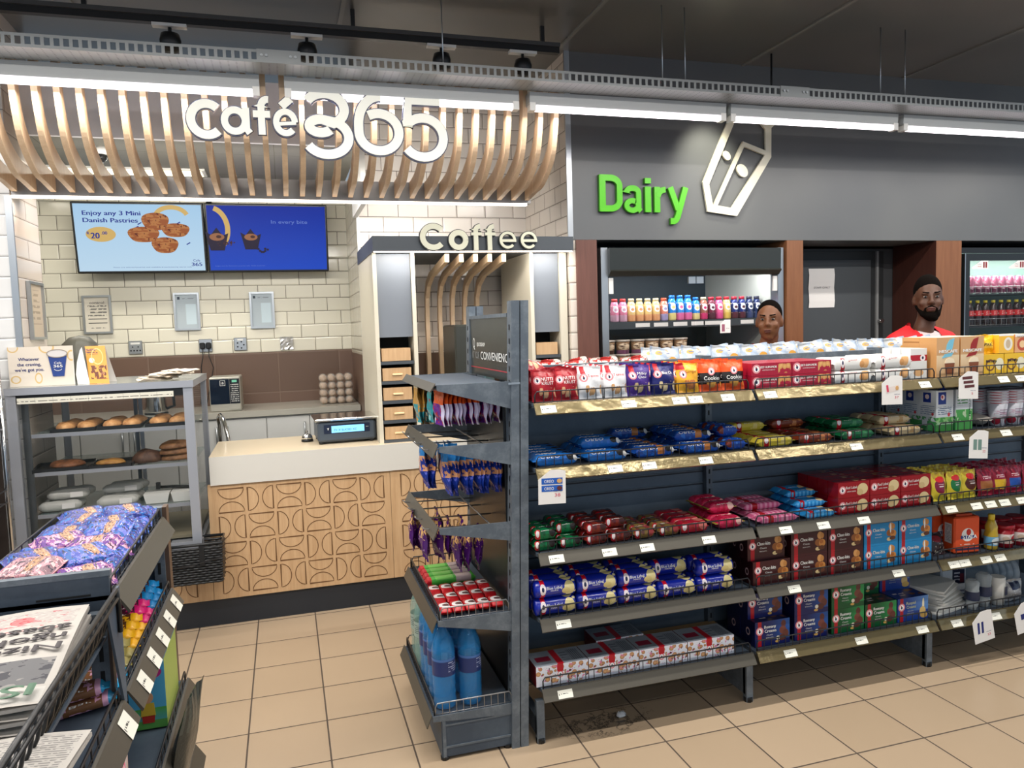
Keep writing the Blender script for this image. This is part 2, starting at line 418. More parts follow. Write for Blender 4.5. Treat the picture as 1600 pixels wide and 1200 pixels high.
    b=MB(); b.box(1.72,5.35,0,3.3,5.45,3.16,dk); b.box(3.3,4.66,0,7.0,4.75,2.066,dk); b.box(1.684,4.66,2.05,7,5.4,2.1,dk); struct(b.build('wall_front'))
    # wood columns between the coolers
    wa=wood_mat('mahogany_laminate',(108,72,62),(92,60,52),'Z',.4); wb=wood_mat('warm_wood_laminate',(132,88,58),(116,74,48),'Z',.4)
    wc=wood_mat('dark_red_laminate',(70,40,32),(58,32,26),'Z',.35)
    b=MB(); b.box(1.70,4.26,0,1.832,5.3,2.064,wa); struct(b.build('trim_2'))
    b=MB(); b.box(3.175,4.26,0,3.30,5.3,2.064,wb); struct(b.build('trim_3'))
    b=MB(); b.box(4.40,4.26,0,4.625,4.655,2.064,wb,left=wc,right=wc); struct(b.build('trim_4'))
    # staff door
    dm=mat('charcoal_door',(70,74,77),.5); fr=mat('black_door_frame',(34,36,37),.5)
    b=MB(); b.box(3.31,4.640,0,4.30,4.659,2.03,fr); b.box(4.225,4.625,0,4.245,4.64,2.03,mat('door_edge_grey',(120,122,122),.4)); d=b.build('door_1'); struct(d)
    b=MB(); b.box(3.34,4.622,.01,4.17,4.64,1.965,dm); b.build('door_leaf',d)
    b=MB(); b.lathe([(.016,-.03),(.016,0)],m_chrome,(4.25,4.622,1.515),12,'Y'); b.build('door_handle',d)
    # cafe inner ceiling, its edge band, and the lit panel in it
    ic=tile_mat('cafe_ceiling_board','XYZ',(118,116,108),(112,110,102),(96,94,86),1.2,.6,(0,0,0),.5,0.0,.002,.1)
    b=MB(); b.box(-3.0,4.53,2.62,.47,6.0,2.66,ic); struct(b.build('ceiling_cafe'))
    bn=mat('band_paint',(240,240,244),.5)
    b=MB(); b.box(-3.0,4.50,2.62,.47,4.53,2.95,bn); b.box(.47,4.50,2.30,.50,5.09,3.1,m_white); struct(b.build('trim_5'))
    # a plain wall that closes the cafe at its far left
    b=MB(); b.box(-3.06,4.70,0,-3.0,6.1,3.16,mat('cafe_side_wall',(150,146,136),.6)); struct(b.build('wall_cafe_side'))
build_structure()

# ------------------------------------------------------------------ overhead tray, lamps, tracks
def overhead():
    tr=empty('cable_tray',(0,3.50,2.724)); tag(tr,'long galvanised perforated cable tray hanging across the shop above the strip lamps','cable tray')
    gal=mat('galvanised_steel',(142,146,146),.42,.6)
    b=MB(); z0,z1=0,.054
    b.box(-2.6,-.002,z0,5.2,0,z0+.012,gal); b.box(-2.6,-.002,z1-.012,5.2,0,z1,gal)
    x=-2.6
    while x<5.2: b.box(x,-.002,z0+.012,x+.013,0,z1-.012,gal); x+=.034
    b.build('front_flange',tr)
    pm=mat('perforated_tray_bottom',(146,150,150),.45,.5); g=NG(pm); v=g.pos('XYZ',(0,0,0),(30,62,1))
    vo=g.new('ShaderNodeTexVoronoi'); vo.inputs['Randomness'].default_value=0; vo.inputs['Scale'].default_value=1; g.l.new(v,vo.inputs['Vector'])
    g.l.new(g.mix(g.math('LESS_THAN',vo.outputs['Distance'],.3),K(146,150,150),K(62,62,60)),g.b.inputs['Base Color'])
    b=MB(); b.box(-2.6,0,0,5.2,.15,.002,pm); b.build('tray_bottom',tr)
    b=MB(); b.box(-2.6,.15,0,5.2,.152,.054,gal); b.build('rear_flange',tr)
    for x in (.04,2.66):
        b=MB(); b.box(x-.09,-.006,0,x+.09,-.002,.056,gal)
        for dx in (-.07,-.05,.05,.07): b.lathe([(.006,-.011),(.006,-.006)],m_alu,(x+dx,0,.03),8,'Y')
        b.build('splice_plate',tr)
    for x in (-1.1,.78,1.92,2.05,3.28,3.45,4.5):
        b=MB(); b.tube([(x,.07,.0),(x,.07,.436)],.003,m_alu,6); b.build('hanging_rod',tr)
    def batten():
        o=empty('strip_lamp'); L=1.115
        b=MB(); b.prism([(-.030,-.060),(.030,-.060),(.036,0),(-.036,0)],-L/2,L/2,mat('lamp_housing_grey',(176,180,180),.45),'YZ'); b.build('lamp_housing',o)
        em=mat('lit_tube',(255,244,250),.4,emit=4.5)
        b=MB(); b.lathe([(.014,-L/2+.03),(.014,L/2-.03)],em,(0,-.010,-.076),12,'X'); b.build('lamp_tube',o)
        for sx in (-1,1):
            b=MB(); b.box(sx*(L/2-.03),-.035,-.09,sx*(L/2),.012,-.05,m_white); b.build('lamp_holder',o)
        return o
    k=0
    for row,(y,z,xs) in enumerate(((3.695,2.722,(-1.80,-.605,.618,1.79,2.935,4.09,5.25)),(2.42,2.95,(-2.75,-1.6,-.45,.7,1.85,3.6,4.75)),(1.45,3.10,(-2.4,-.9,.6,2.1,3.6)),(-.8,3.10,(-2.4,-.9,.6,2.1,3.6)),(-2.4,3.10,(-2.4,-.9,.6,2.1,3.6)))):  # last three rows are unseen, added to light the shop and shelf edges
        for j,x in enumerate(xs):
            if row==0: lab='white strip lamp with a lit tube under the cable tray, '+ORD[j]+' along the tray'
            else: lab='white ceiling strip lamp over the shop floor, row %s, %s along'%(ORD[row],ORD[j])
            place('batten',batten,(x,y,z),0,lab,'lamp','strip lamps')
            area('strip_lamp_light',(x,y,z-.095),(0,0,0),1.03,.035,E_BATTEN*(.62,1.55,1.15,.55,.4)[row],(1,.95,.89))
            if row==1:  # rods up to the ceiling
                pass
    # track with spotlights behind the tray
    t=empty('lighting_track',(0,3.95,3.02)); tag(t,'long dark lighting track fixed under the ceiling above the cafe slats','track')
    b=MB(); b.box(-2.4,-.018,0,1.5,.018,.03,m_black); b.box(-2.4,-.03,.03,1.5,.05,.05,mat('track_box',(70,70,70),.35)); [b.box(q,-.01,.05,q+.02,.01,.138,m_black) for q in (-2,-.8,.4,1.4)]; b.build('track_rail',t)
    def spot():
        o=empty('track_spotlight'); b=MB(); b.box(-.075,-.02,-.014,.075,.02,0,m_white); b.build('adapter_plate',o)
        b=MB(); b.tube([(0,0,-.014),(0,0,-.05)],.008,m_black,8); b.lathe([(.02,-.13),(.042,-.12),(.048,-.075),(.04,-.045),(.012,-.035)],m_black,(0,0,0),20); b.build('lamp_head',o); return o
    for j,x in enumerate((-.437,.183,.855,1.296)):
        place('spot',spot,(x,3.95,3.02),0,'black round track spotlight with white plate, %s along the lighting track'%ORD[j],'spotlight','track spotlights')
overhead()

def canopy():
    o=empty('slatted_canopy',(0,4.27,2.28)); tag(o,'curved light oak slat canopy over the cafe opening with lit lower edge','canopy')
    wd=wood_mat('pale_oak_slat',(222,196,164),(206,176,142),'Z',.45)
    prof=[(-.535,.50),(-.533,.396),(-.50,.25),(-.438,.14),(-.28,.05),(-.14,.030),(0,.012),(0,.10),(-.10,.105),(-.22,.125),(-.36,.185),(-.44,.27),(-.475,.40),(-.475,.50)]
    def smooth(P,k=6):
        out=[]
        for i in range(len(P)-1):
            a,b_,c,d=P[max(i-1,0)],P[i],P[i+1],P[min(i+2,len(P)-1)]
            for q in range(k):
                t=q/k; out.append(tuple(.5*((2*b_[m])+(-a[m]+c[m])*t+(2*a[m]-5*b_[m]+4*c[m]-d[m])*t*t+(-a[m]+3*b_[m]-3*c[m]+d[m])*t**3) for m in (0,1)))
        return out+[P[-1]]
    prof=smooth(prof[:7])+smooth(prof[7:])
    proto=None
    for i in range(32):
        x=-1.218+i*.0845
        if proto is None:
            b=MB(); b.prism(prof[::-1],-.0125,.0125,wd,'YZ'); proto=b.build('slat',o)
            s=proto
        else: s=proto.copy(); COL.objects.link(s); s.parent=o
        s.location=(x,0,0)
    b=MB(); sm=mat('satin_steel_fascia',(120,118,116),.3,.7); b.box(-1.232,0,-.005,1.425,.10,.10,sm); b.build('fascia',o)
    b=MB(); b.box(-1.232,-.006,-.018,1.40,.02,-.006,mat('warm_led_strip',(255,240,225),.4,emit=5.0)); b.build('light_strip',o)
    b=MB(); b.box(-1.24,-.53,.495,1.60,-.48,.515,mat('header_rail',(120,112,100),.5)); b.build('top_rail',o)
    area('canopy_strip_light',(.08,4.29,2.255),(0,0,0),2.6,.02,7,(1,.93,.84))
canopy()

def letters():
    # stroke lettering, metres; each letter is a child of its sign
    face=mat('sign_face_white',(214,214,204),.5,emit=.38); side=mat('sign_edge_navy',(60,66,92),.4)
    o=empty('cafe_sign',(0,3.69,2.40)); tag(o,'large white raised letters reading Cafe 365 fixed to the oak slats','sign')
    def L(name,strokes,w):
        b=MB()
        for qi,st in enumerate(strokes):
            ww=w
            if isinstance(st,tuple): st,ww=st
            P=[(a,z) for a,z in st]
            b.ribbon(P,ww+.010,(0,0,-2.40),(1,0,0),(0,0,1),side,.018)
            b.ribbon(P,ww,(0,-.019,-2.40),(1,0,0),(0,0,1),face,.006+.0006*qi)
        return b.build(name,o)
    w=.037
    L('letter_c',[arc(-.278,2.520,.066,.068,48,315,26)],w)
    L('letter_a',[arc(-.160,2.519,.044,.047,0,360,28),[(-.112,2.578),(-.112,2.485),(-.098,2.467)]],.030)
    L('letter_f',[[(-.046,2.462),(-.046,2.585)]+arc(-.018,2.585,.028,.034,180,80,8),[(-.082,2.553),(-.008,2.553)]],.030)
    L('letter_e',[arc(.058,2.521,.041,.048,2,318,26),([(.022,2.512),(.104,2.520)],.015)],.027)
    L('accent',[[(.042,2.592),(.082,2.628)]],.036)
    w=.042
    L('digit_three',[arc(.235,2.590,.088,.070,150,-62,24)+arc(.212,2.512,.050,.030,80,330,18)[::1],arc(.240,2.462,.098,.078,58,-150,24)],w)
    L('digit_six',[arc(.490,2.525,.104,.135,88,180,14)+arc(.480,2.495,.094,.086,180,480,30)],w)
    L('digit_five',[[(.775,2.652),(.625,2.652),(.616,2.545)],[(.616,2.530)]+arc(.690,2.478,.098,.092,140,-145,26)],w)
    o=empty('coffee_sign',(0,4.19,2.0)); tag(o,'cream raised letters reading Coffee on the grey header of the coffee station','sign')
    face=mat('coffee_face_cream',(206,206,184),.45,emit=.12); side=mat('coffee_edge_dark',(52,54,56),.4)
    def L2(name,strokes,w):
        b=MB()
        for qi,P in enumerate(strokes):
            w_=w if not (qi and name in('letter_e','letter_f')) and not (qi==0 and name=='letter_e' and len(P)<3) else w*.62
            b.ribbon(P,w_+.008,(0,0,-2.0),(1,0,0),(0,0,1),side,.02); b.ribbon(P,w_,(0,-.021,-2.0),(1,0,0),(0,0,1),face,.005+.0006*qi)
        return b.build(name,o)
    w=.030
    L2('letter_c',[arc(.818,2.068,.060,.058,42,318,26)],w)
    L2('letter_o',[arc(.960,2.051,.041,.041,0,360,26)],w)
    for x0 in (1.060,1.140): L2('letter_f',[[(x0,1.995),(x0,2.105)]+arc(x0+.026,2.105,.026,.022,180,90,6),[(x0-.026,2.085),(x0+.034,2.085)]],.026)
    for x0 in (1.246,1.372): L2('letter_e',[[(x0-.036,2.048),(x0+.050,2.048)],arc(x0,2.051,.041,.041,0,318,26)],.024)
    # Dairy
    o=empty('dairy_sign',(0,4.265,2.16)); tag(o,'bright green raised word Dairy on the charcoal bulkhead','sign')
    gm=mat('apple_green',(80,176,28),.32,.1); gs=mat('apple_green_edge',(50,120,20),.4)
    def LD(name,strokes):
        b=MB()
        for qi,st in enumerate(strokes):
            P,w=st; b.ribbon(P,w+.004,(0,0,-2.16),(1,0,0),(0,0,1),gs,.018); b.ribbon(P,w,(0,-.019,-2.16),(1,0,0),(0,0,1),gm,.005+.0007*qi)
        return b.build(name,o)
    zb_,zx=2.230,2.385
    LD('letter_d',[([(1.870,2.232),(1.870,2.448)],.040),([(1.855,2.249),(1.920,2.249)]+arc(1.922,2.297,.060,.048,-90,0,8)+arc(1.922,2.383,.060,.048,0,90,8)+[(1.855,2.431)],.036)])
    LD('letter_a',[([(2.028,2.345)]+arc(2.068,2.345,.040,.028,180,0,12)+[(2.108,2.250),(2.122,2.236)],.033),(arc(2.066,2.269,.038,.029,62,360+40,18),.031)])
    LD('letter_i',[([(2.171,2.230),(2.171,2.384)],.040),([(2.171,2.403),(2.171,2.435)],.040)])
    LD('letter_r',[([(2.233,2.230),(2.233,2.384)],.038),([(2.236,2.325)]+arc(2.288,2.320,.050,.048,165,88,8),.034)])
    LD('letter_y',[([(2.323,2.384),(2.376,2.248)],.036),([(2.429,2.384),(2.372,2.205)]+arc(2.340,2.205,.028,.028,-20,-90,6)+[(2.322,2.177)],.036)])
    # milk carton outline sign
    o=empty('milk_carton_sign',(0,4.262,2.2)); tag(o,'white cut-out milk carton outline mounted on the bulkhead beside the green word','sign')
    mw=mat('cream_sign_board',(226,222,200),.45); b=MB()
    sq=[0]
    def seg(pts,w,closed=False): sq[0]+=1; b.ribbon(pts,w,(0,0,-2.2),(1,0,0),(0,0,1),mw,.014+.0006*sq[0],closed=closed)
    seg([(2.775,2.832),(2.575,2.415),(2.603,2.262),(2.775,2.240),(3.030,2.600),(3.030,2.770),(2.985,2.818)],.046)
    seg([(2.845,2.664),(2.636,2.270)],.026); seg([(2.838,2.668),(3.018,2.612)],.028)
    seg([(3.03,2.770),(3.085,2.815)],.024); seg([(2.985,2.815),(3.09,2.822)],.018)
    for cx,cz,rx in ((2.726,2.590,.032),(2.838,2.500,.045)):
        pl=[(cx+rx*cos(t)*.85+rx*.45*sin(t)*-.6,cz-2.2+rx*.9*sin(t)) for t in [2*pi*k/24 for k in range(24)]]
        b.prism(pl,-.014,0,mw)
    b.build('carton_outline',o)
    fl=empty('floodlight',(2.92,4.05,2.80)); tag(fl,'small cream faced floodlight in front of the milk carton sign','lamp')
    b=MB(); b.box(-.055,-.02,-.045,.055,.03,.02,m_black); b.build('lamp_body',fl)
    b=MB(); b.quad([(-.05,-.021,-.042),(.05,-.021,-.042),(.05,-.021,.016),(-.05,-.021,.016)],mat('floodlight_lens',(240,232,200),.4,emit=.5)); b.build('lens',fl)
    b=MB(); b.tube([(0,.01,.02),(0,.01,.36)],.006,m_black,6); b.build('bracket',fl)
    l=bpy.data.lights.new('floodlight_beam','SPOT'); l.energy=26; l.spot_size=radians(70); l.spot_blend=.9; l.color=(1,.95,.78); l.shadow_soft_size=.04
    s=bpy.data.objects.new('floodlight_beam',l); s.location=(2.55,3.95,2.88); s.rotation_euler=(radians(38),0,radians(-8)); COL.objects.link(s)
letters()

# ------------------------------------------------------------------ CAFE
m_oak=wood_mat('golden_oak_panel',(204,170,130),(184,148,108),'Z',.42)
m_groove=mat('engraved_groove',(104,72,42),.7)
def service_counter():
    o=empty('service_counter',(0,4.27,0)); tag(o,'white topped service counter with engraved oak panels and black kickboard','counter')
    cw=mat('counter_white',(206,204,196),.3); ct=mat('counter_top_cream',(222,206,178),.22)
    b=MB(); b.box(-.415,-.012,.768,1.645,.60,.92,cw,top=ct); b.build('worktop',o)
    b=MB(); b.box(-1.235,.012,0,1.645,.05,.145,mat('black_kickboard',(38,42,48),.4)); b.build('kickboard',o)
    def panel(x0,x1,z1,cx0,n,par):
        b=MB(); b.box(x0,0,.145,x1,.03,z1,m_oak)
        P=.1497; rw=.1475
        for r in range(4):
            zt=.752-r*rw
            if zt>z1+.001: continue
            for c in range(n):
                xa=cx0+c*P; g=.010; w=P-2*g; h=rw-2*g
                if xa<x0-.001 or xa+P>x1+.01: continue
                cx=xa+P/2; cz=zt-rw/2
                def rb(pts): b.ribbon(pts,.0038,(0,0,0),(1,0,0),(0,0,1),m_groove,.0012,closed=True)
                if (r+c+par)%2==0:
                    rb(arc(cx,cz+h/2,w/2,h*.44,180,360,20)); rb(arc(cx,cz-h/2,w/2,h*.44,0,180,20))
                else:
                    rb(arc(cx-w/2,cz,w*.42,h/2,-90,90,20)); rb(arc(cx+w/2,cz,w*.42,h/2,90,270,20))
        return b.build('oak_panel',o)
    panel(-1.235,-.4335,.47,-.4335-.07-5*.1497,5,0); panel(-.4315,.5335,.768,-.392,6,0); panel(.5355,1.645,.768,.585,7,1)
    b=MB(); b.box(-.40,.03,.145,1.63,.06,.765,m_dark); b.box(-.40,.03,.145,-.385,.58,.765,m_white); b.build('carcass',o)
service_counter()

def counter_things():
    o=empty('weighing_scale',(.32,4.42,.921),radians(2)); tag(o,'grey shop weighing scale with steel pan and blue lit display on the counter','scale')
    gp=mat('scale_grey',(66,76,88),.4)
    b=MB(); b.bbox(-.165,0,.012,.165,.30,.125,gp,.012)
    for x in (-.15,.15): b.lathe([(.016,0),(.016,.014)],m_black,(x*.95,.03,0),12); b.lathe([(.016,0),(.016,.014)],m_black,(x*.95,.27,0),12)
    b.build('body',o)
    b=MB(); b.bbox(-.18,-.01,.132,.18,.31,.146,m_chrome,.005); b.box(-.10,.08,.12,.10,.22,.135,m_black); b.build('pan',o)
    b=MB(); b.quad([(-.13,-.0015,.060),(.13,-.0015,.060),(.13,-.0015,.112),(-.13,-.0015,.112)],mat('display_bezel',(28,38,60),.3))
    b.text('Y',(-.107,-.003,.088),(1,0,0),(0,0,1),.013,m_whiteink,bold=.001); b.text('zero',(.115,-.003,.09),(1,0,0),(0,0,1),.006,m_whiteink); b.build('display_panel',o)
    b=MB(); b.quad([(-.088,-.003,.064),(.098,-.003,.064),(.098,-.003,.104),(-.088,-.003,.104)],mat('blue_lcd',(120,190,240),.3,emit=.9))
    b.text('7X X SLICED XC',(-.01,-.0042,.080),(1,0,0),(0,0,1),.012,mat('lcd_text',(40,80,130),.4),w=.13); b.build('lcd_screen',o)
    o=empty('service_bell',(.10,4.60,.921)); tag(o,'small chrome service bell with black base beside the scale','bell')
    b=MB(); b.lathe([(.034,0),(.034,.012),(.028,.016)],m_black,(0,0,0),24); b.build('base',o)
    b=MB(); b.lathe([(.032,.016),(.031,.026),(.024,.040),(.010,.047),(.004,.048)],m_chrome,(0,0,0),28); b.build('dome',o)
    b=MB(); b.lathe([(.004,.047),(.004,.056),(.006,.058),(.005,.062)],m_chrome,(0,0,0),12); b.build('button',o)
counter_things()

def tvs():
    # two menu screens, tops tipped forward
    for k,(x0,x1,lab) in enumerate(((-1.318,-.493,'menu screen on the tiled wall offering mini danish pastries on pale blue'),(-.487,.345,'menu screen on the tiled wall with muffin picture on deep blue'))):
        o=empty('menu_screen',((x0+x1)/2,5.80,2.01)); o.rotation_euler=(radians(9),0,0); tag(o,lab,'television','wall menu screens')
        W=(x1-x0); H=.478
        b=MB(); b.bbox(-W/2,0,0,W/2,.045,H,m_black,.006); b.build('bezel',o)
        a=MB(); w,h=W/2-.014,H-.028; z0=.014; y=-.0015
        if k==0:
            sky=art('menu_blue_art',(190,218,238),[('grad',0,0,1,1,(166,204,234),'v')],.55,emit=.95)
            a.quad([(-w,y,z0),(w,y,z0),(w,y,z0+h),(-w,y,z0+h)],sky); E=lambda n,c,em=.8: mat(n,c,.4,emit=em)
            nv=E('menu_navy',(34,52,150)); go=E('menu_gold',(226,188,110)); 
            u,v=(1,0,0),(0,0,1)
            a.text('Enjoy any 3 Mini',(-.345,y-.001,.405),u,v,.030,nv,w=.355,align='l',bold=.0016)
            a.text('Danish Pastries',(-.345,y-.001,.357),u,v,.030,nv,w=.335,align='l',bold=.0016)
            pl=[(-.245+.092*cos(t),.262+.050*sin(t)) for t in [2*pi*i/28 for i in range(28)]]
            a.prism(pl,y-.0010,y-.0002,go)
            a.text('R',(-.328,y-.003,.272),u,v,.020,nv,align='l',bold=.001); a.text('20',(-.305,y-.003,.255),u,v,.040,nv,align='l',bold=.002); a.text('.00',(-.240,y-.003,.272),u,v,.022,nv,align='l',bold=.001)
            a.ribbon(arc(.205,.372,.105,.075,178,20,22),.030,(0,y-.0002,0),u,v,go,.0006)
            cr=art('pastry_screen_art',(176,96,44),[('noise',0,0,1,1,3,7,(206,134,72),.5),('noise',0,0,1,1,8,3,(110,44,20),.60)],.5,emit=.7)
            for cx,cz,rx,rz in ((.10,.350,.085,.066),(.02,.262,.098,.058),(.225,.292,.088,.052),(.15,.190,.084,.060)):
                n=len(a.v); pp=[(cx+rx*cos(t)*(1+.08*sin(3*t)),cz+rz*sin(t)*(1+.1*cos(2*t))) for t in [2*pi*i/26 for i in range(26)]]
                for q in pp: a.v.append((q[0],y-.002-(cz*.002),q[1]))
                a.face(range(n,n+26),cr,[((q[0]-cx)/rx/2+.5,(q[1]-cz)/rz/2+.5) for q in pp])
            for cx,cz in ((.0,.335),(-.02,.31),(.30,.20),(.245,.34)): a.ribbon([(cx-.012,cz-.006),(cx+.012,cz+.008)],.007,(0,y-.0005,0),u,v,nv,.0006)
            a.text('Cafe',(.345,y-.001,.085),u,v,.016,nv,w=.045); a.text('365',(.345,y-.001,.058),u,v,.024,nv,w=.068,bold=.001)
            a.text('These are selected pastries and available at participating stores only',(.06,y-.001,.040),u,v,.006,nv,w=.50)
        else:
            bl=art('menu_deep_art',(24,70,186),[('grad',0,0,1,1,(16,44,150),'v')],.55,emit=1.0)
            a.quad([(-w,y,z0),(w,y,z0),(w,y,z0+h),(-w,y,z0+h)],bl); E=lambda n,c,em=.7: mat(n,c,.4,emit=em)
            go=E('menu_gold',(226,188,110)); u,v=(1,0,0),(0,0,1); wt=E('menu_pale_text',(120,150,230))
            a.ribbon(arc(-.385,.30,.115,.150,75,-62,22),.034,(0,y-.0002,0),u,v,go,.0006)
            br=E('muffin_brown',(96,58,52),.5); cz=E('muffin_case',(52,42,70),.5); tn=E('muffin_tan',(206,140,96),.5)
            for cx,czz,s in ((-.345,.235,1.1),(-.118,.235,1.0)):
                a.prism([(cx-.042*s,czz-.075*s),(cx+.042*s,czz-.075*s),(cx+.07*s,czz+.035*s),(cx+.035*s,czz+.02*s),(cx,czz+.07*s),(cx-.035*s,czz+.025*s),(cx-.07*s,czz+.045*s)],y-.0015,y-.0003,cz)
                a.prism([(cx+.045*s*cos(t),czz+.012+.024*s*sin(t)) for t in [2*pi*i/20 for i in range(20)]],y-.0025,y-.0016,tn)
                a.prism([(cx+.012+.016*s*cos(t),czz+.014+.010*s*sin(t)) for t in [2*pi*i/14 for i in range(14)]],y-.0035,y-.0026,br)
            for i in range(26):
                cx=-.27+random.gauss(0,.035); c2=.205+random.gauss(0,.010); a.prism([(cx+.006*cos(t),c2+.004*sin(t)) for t in [2*pi*i/6 for i in range(6)]],y-.0016,y-.0004,br)
            for i in range(7):
                cx=-.04+random.gauss(0,.022); c2=.155+random.gauss(0,.010); a.prism([(cx+.009*cos(t),c2+.008*sin(t)) for t in [2*pi*i/10 for i in range(10)]],y-.0016-i*.0001,y-.0004,cz)
            a.text('In every bite',(.15,y-.001,.355),u,v,.026,wt,w=.25)
            a.text('Images used for illustrative purposes only. While stocks last.',(-.20,y-.001,.045),u,v,.007,wt,w=.34)
        a.build('screen',o)
        b=MB(); b.box(-.10,.045,.10,.10,.175,.34,m_black); b.build('wall_bracket',o)
tvs()

def wall_bits():
    pr=art('notice_print',(206,200,186),[('lines',.12,.45,.88,.78,11,9,(110,108,104)),('rect',.12,.36,.88,.385,(60,60,62)),('rect',.12,.24,.88,.265,(60,60,62)),('lines',.2,.08,.8,.14,20,12,(110,108,104))],.5)
    def frame(w,h,pm,txt=None):
        def f():
            o=empty('picture_frame'); b=MB(); t=.014
            for a in ((-w/2,-h/2,w/2,-h/2+t),(-w/2,h/2-t,w/2,h/2),(-w/2,-h/2+t,-w/2+t,h/2-t),(w/2-t,-h/2+t,w/2,h/2-t)): b.box(a[0],-.018,a[1],a[2],0,a[3],m_alu)
            b.build('frame',o)
            b=MB(); b.quad([(-w/2+t,-.006,-h/2+t),(w/2-t,-.006,-h/2+t),(w/2-t,-.006,h/2-t),(-w/2+t,-.006,h/2-t)],pm)
            if txt: b.text(txt,(0,-.0075,h/2-.05),(1,0,0),(0,0,1),.018,m_ink,w=w*.5)
            b.build('notice',o); return o
        return f
    mir=art('glossy_notice',(170,180,186),[('rect',.08,.86,.2,.94,(60,64,70)),('lines',.25,.86,.9,.92,24,10,(120,124,128)),('rect',.45,.12,.92,.72,(188,204,212))],.06,coat=1)
    place('fr_a',frame(.185,.27,pr,'control'),(-1.255,5.995,1.735),0,'framed printed control notice on the tiled wall below the pale blue screen','notice')
    place('fr_b',frame(.175,.272,mir),(-.668,5.995,1.742),0,'silver framed glossy notice on the tiled wall above the plugged-in socket','notice','silver framed glossy notices')
    place('fr_b',frame(.175,.272,mir),(-.146,5.995,1.740),0,'silver framed glossy notice on the tiled wall below the muffin screen','notice','silver framed glossy notices')
    pf=art('beige_notice',(196,180,158),[('lines',.2,.3,.8,.9,9,6,(160,144,124)),('rect',.1,.24,.9,.26,(170,150,130))],.4)
    o=place('fr_c',frame(.235,.30,pf),(-1.238,4.52,1.72),radians(90),'silver framed beige notice on the side face of the white tiled pier','notice')
    # sockets
    def sock(kind):
        def f():
            o=empty('wall_socket'); b=MB(); b.bbox(-.046,-.012,-.048,.046,0,.048,m_alu,.004); b.build('face_plate',o)
            b=MB()
            if kind==0:
                b.box(-.03,-.0145,.022,.03,-.012,.036,m_white)
                for i in range(4): b.lathe([(.006,-.0135),(.006,-.012)],m_black,(-.03+.02*i,0,-.022),10,'Y')
                for i in (-.018,.018): b.lathe([(.005,-.0135),(.005,-.012)],m_black,(i,0,.004),10,'Y')
            elif kind==1:
                for i in (-.02,.022): b.box(i-.012,-.014,-.01,i+.012,-.012,.02,m_white)
            else:
                for i in range(5): b.lathe([(.006,-.0135),(.006,-.012)],m_black,(.024*cos(i*1.25),0,-.006+.024*sin(i*1.25)),10,'Y')
                b.box(-.02,-.0145,.026,.02,-.012,.038,m_white)
            b.build('inserts',o); return o
        return f
    place('so0',sock(0),(-1.025,5.995,1.493),0,'steel wall socket with a row of four holes under the printed notice','socket','wall sockets')
    s=place('so1',sock(1),(-.556,5.995,1.490),0,'steel wall socket with two black plugs pushed in','socket','wall sockets')
    place('so2',sock(2),(-.314,5.995,1.492),0,'steel round-hole wall socket between the plugs and the blank plate','socket','wall sockets')
    for k,dx in enumerate((-.02,.022)):
        p=empty('power_plug',(-.556+dx,5.98,1.488)); tag(p,('left' if k==0 else 'right')+' one of two black plugs in the steel wall socket','plug','black power plugs')
        b=MB(); b.bbox(-.018,-.03,-.022,.018,.001,.024,m_black,.006); b.build('plug_body',p)
        b=MB(); b.tube([(0,-.02,-.02),(0,-.025,-.08),(.004+dx,-.03,-.16),(-.006+dx*.5,-.03,-.26),(-.03,-.06,-.42)],.0035,m_black,6); b.build('cord',p)
    o=empty('blank_plate',(.017,5.995,1.487)); tag(o,'dented foil covered blank plate on the tiled wall nearest the coffee station','wall plate')
    b=MB(); n=6
    P=[[(-.047+.094*i/n,-.004-random.random()*.014,-.048+.096*j/n) for i in range(n+1)] for j in range(n+1)]
    fo=mat('crumpled_foil',(205,205,205),.3,.7)
    for j in range(n):
        for i in range(n): b.quad([P[j][i],P[j][i+1],P[j+1][i+1],P[j+1][i]],fo)
    b.build('foil_cover',o); b=MB(); b.box(-.047,-.004,-.048,.047,0,.048,m_alu); b.build('plate',o)
wall_bits()

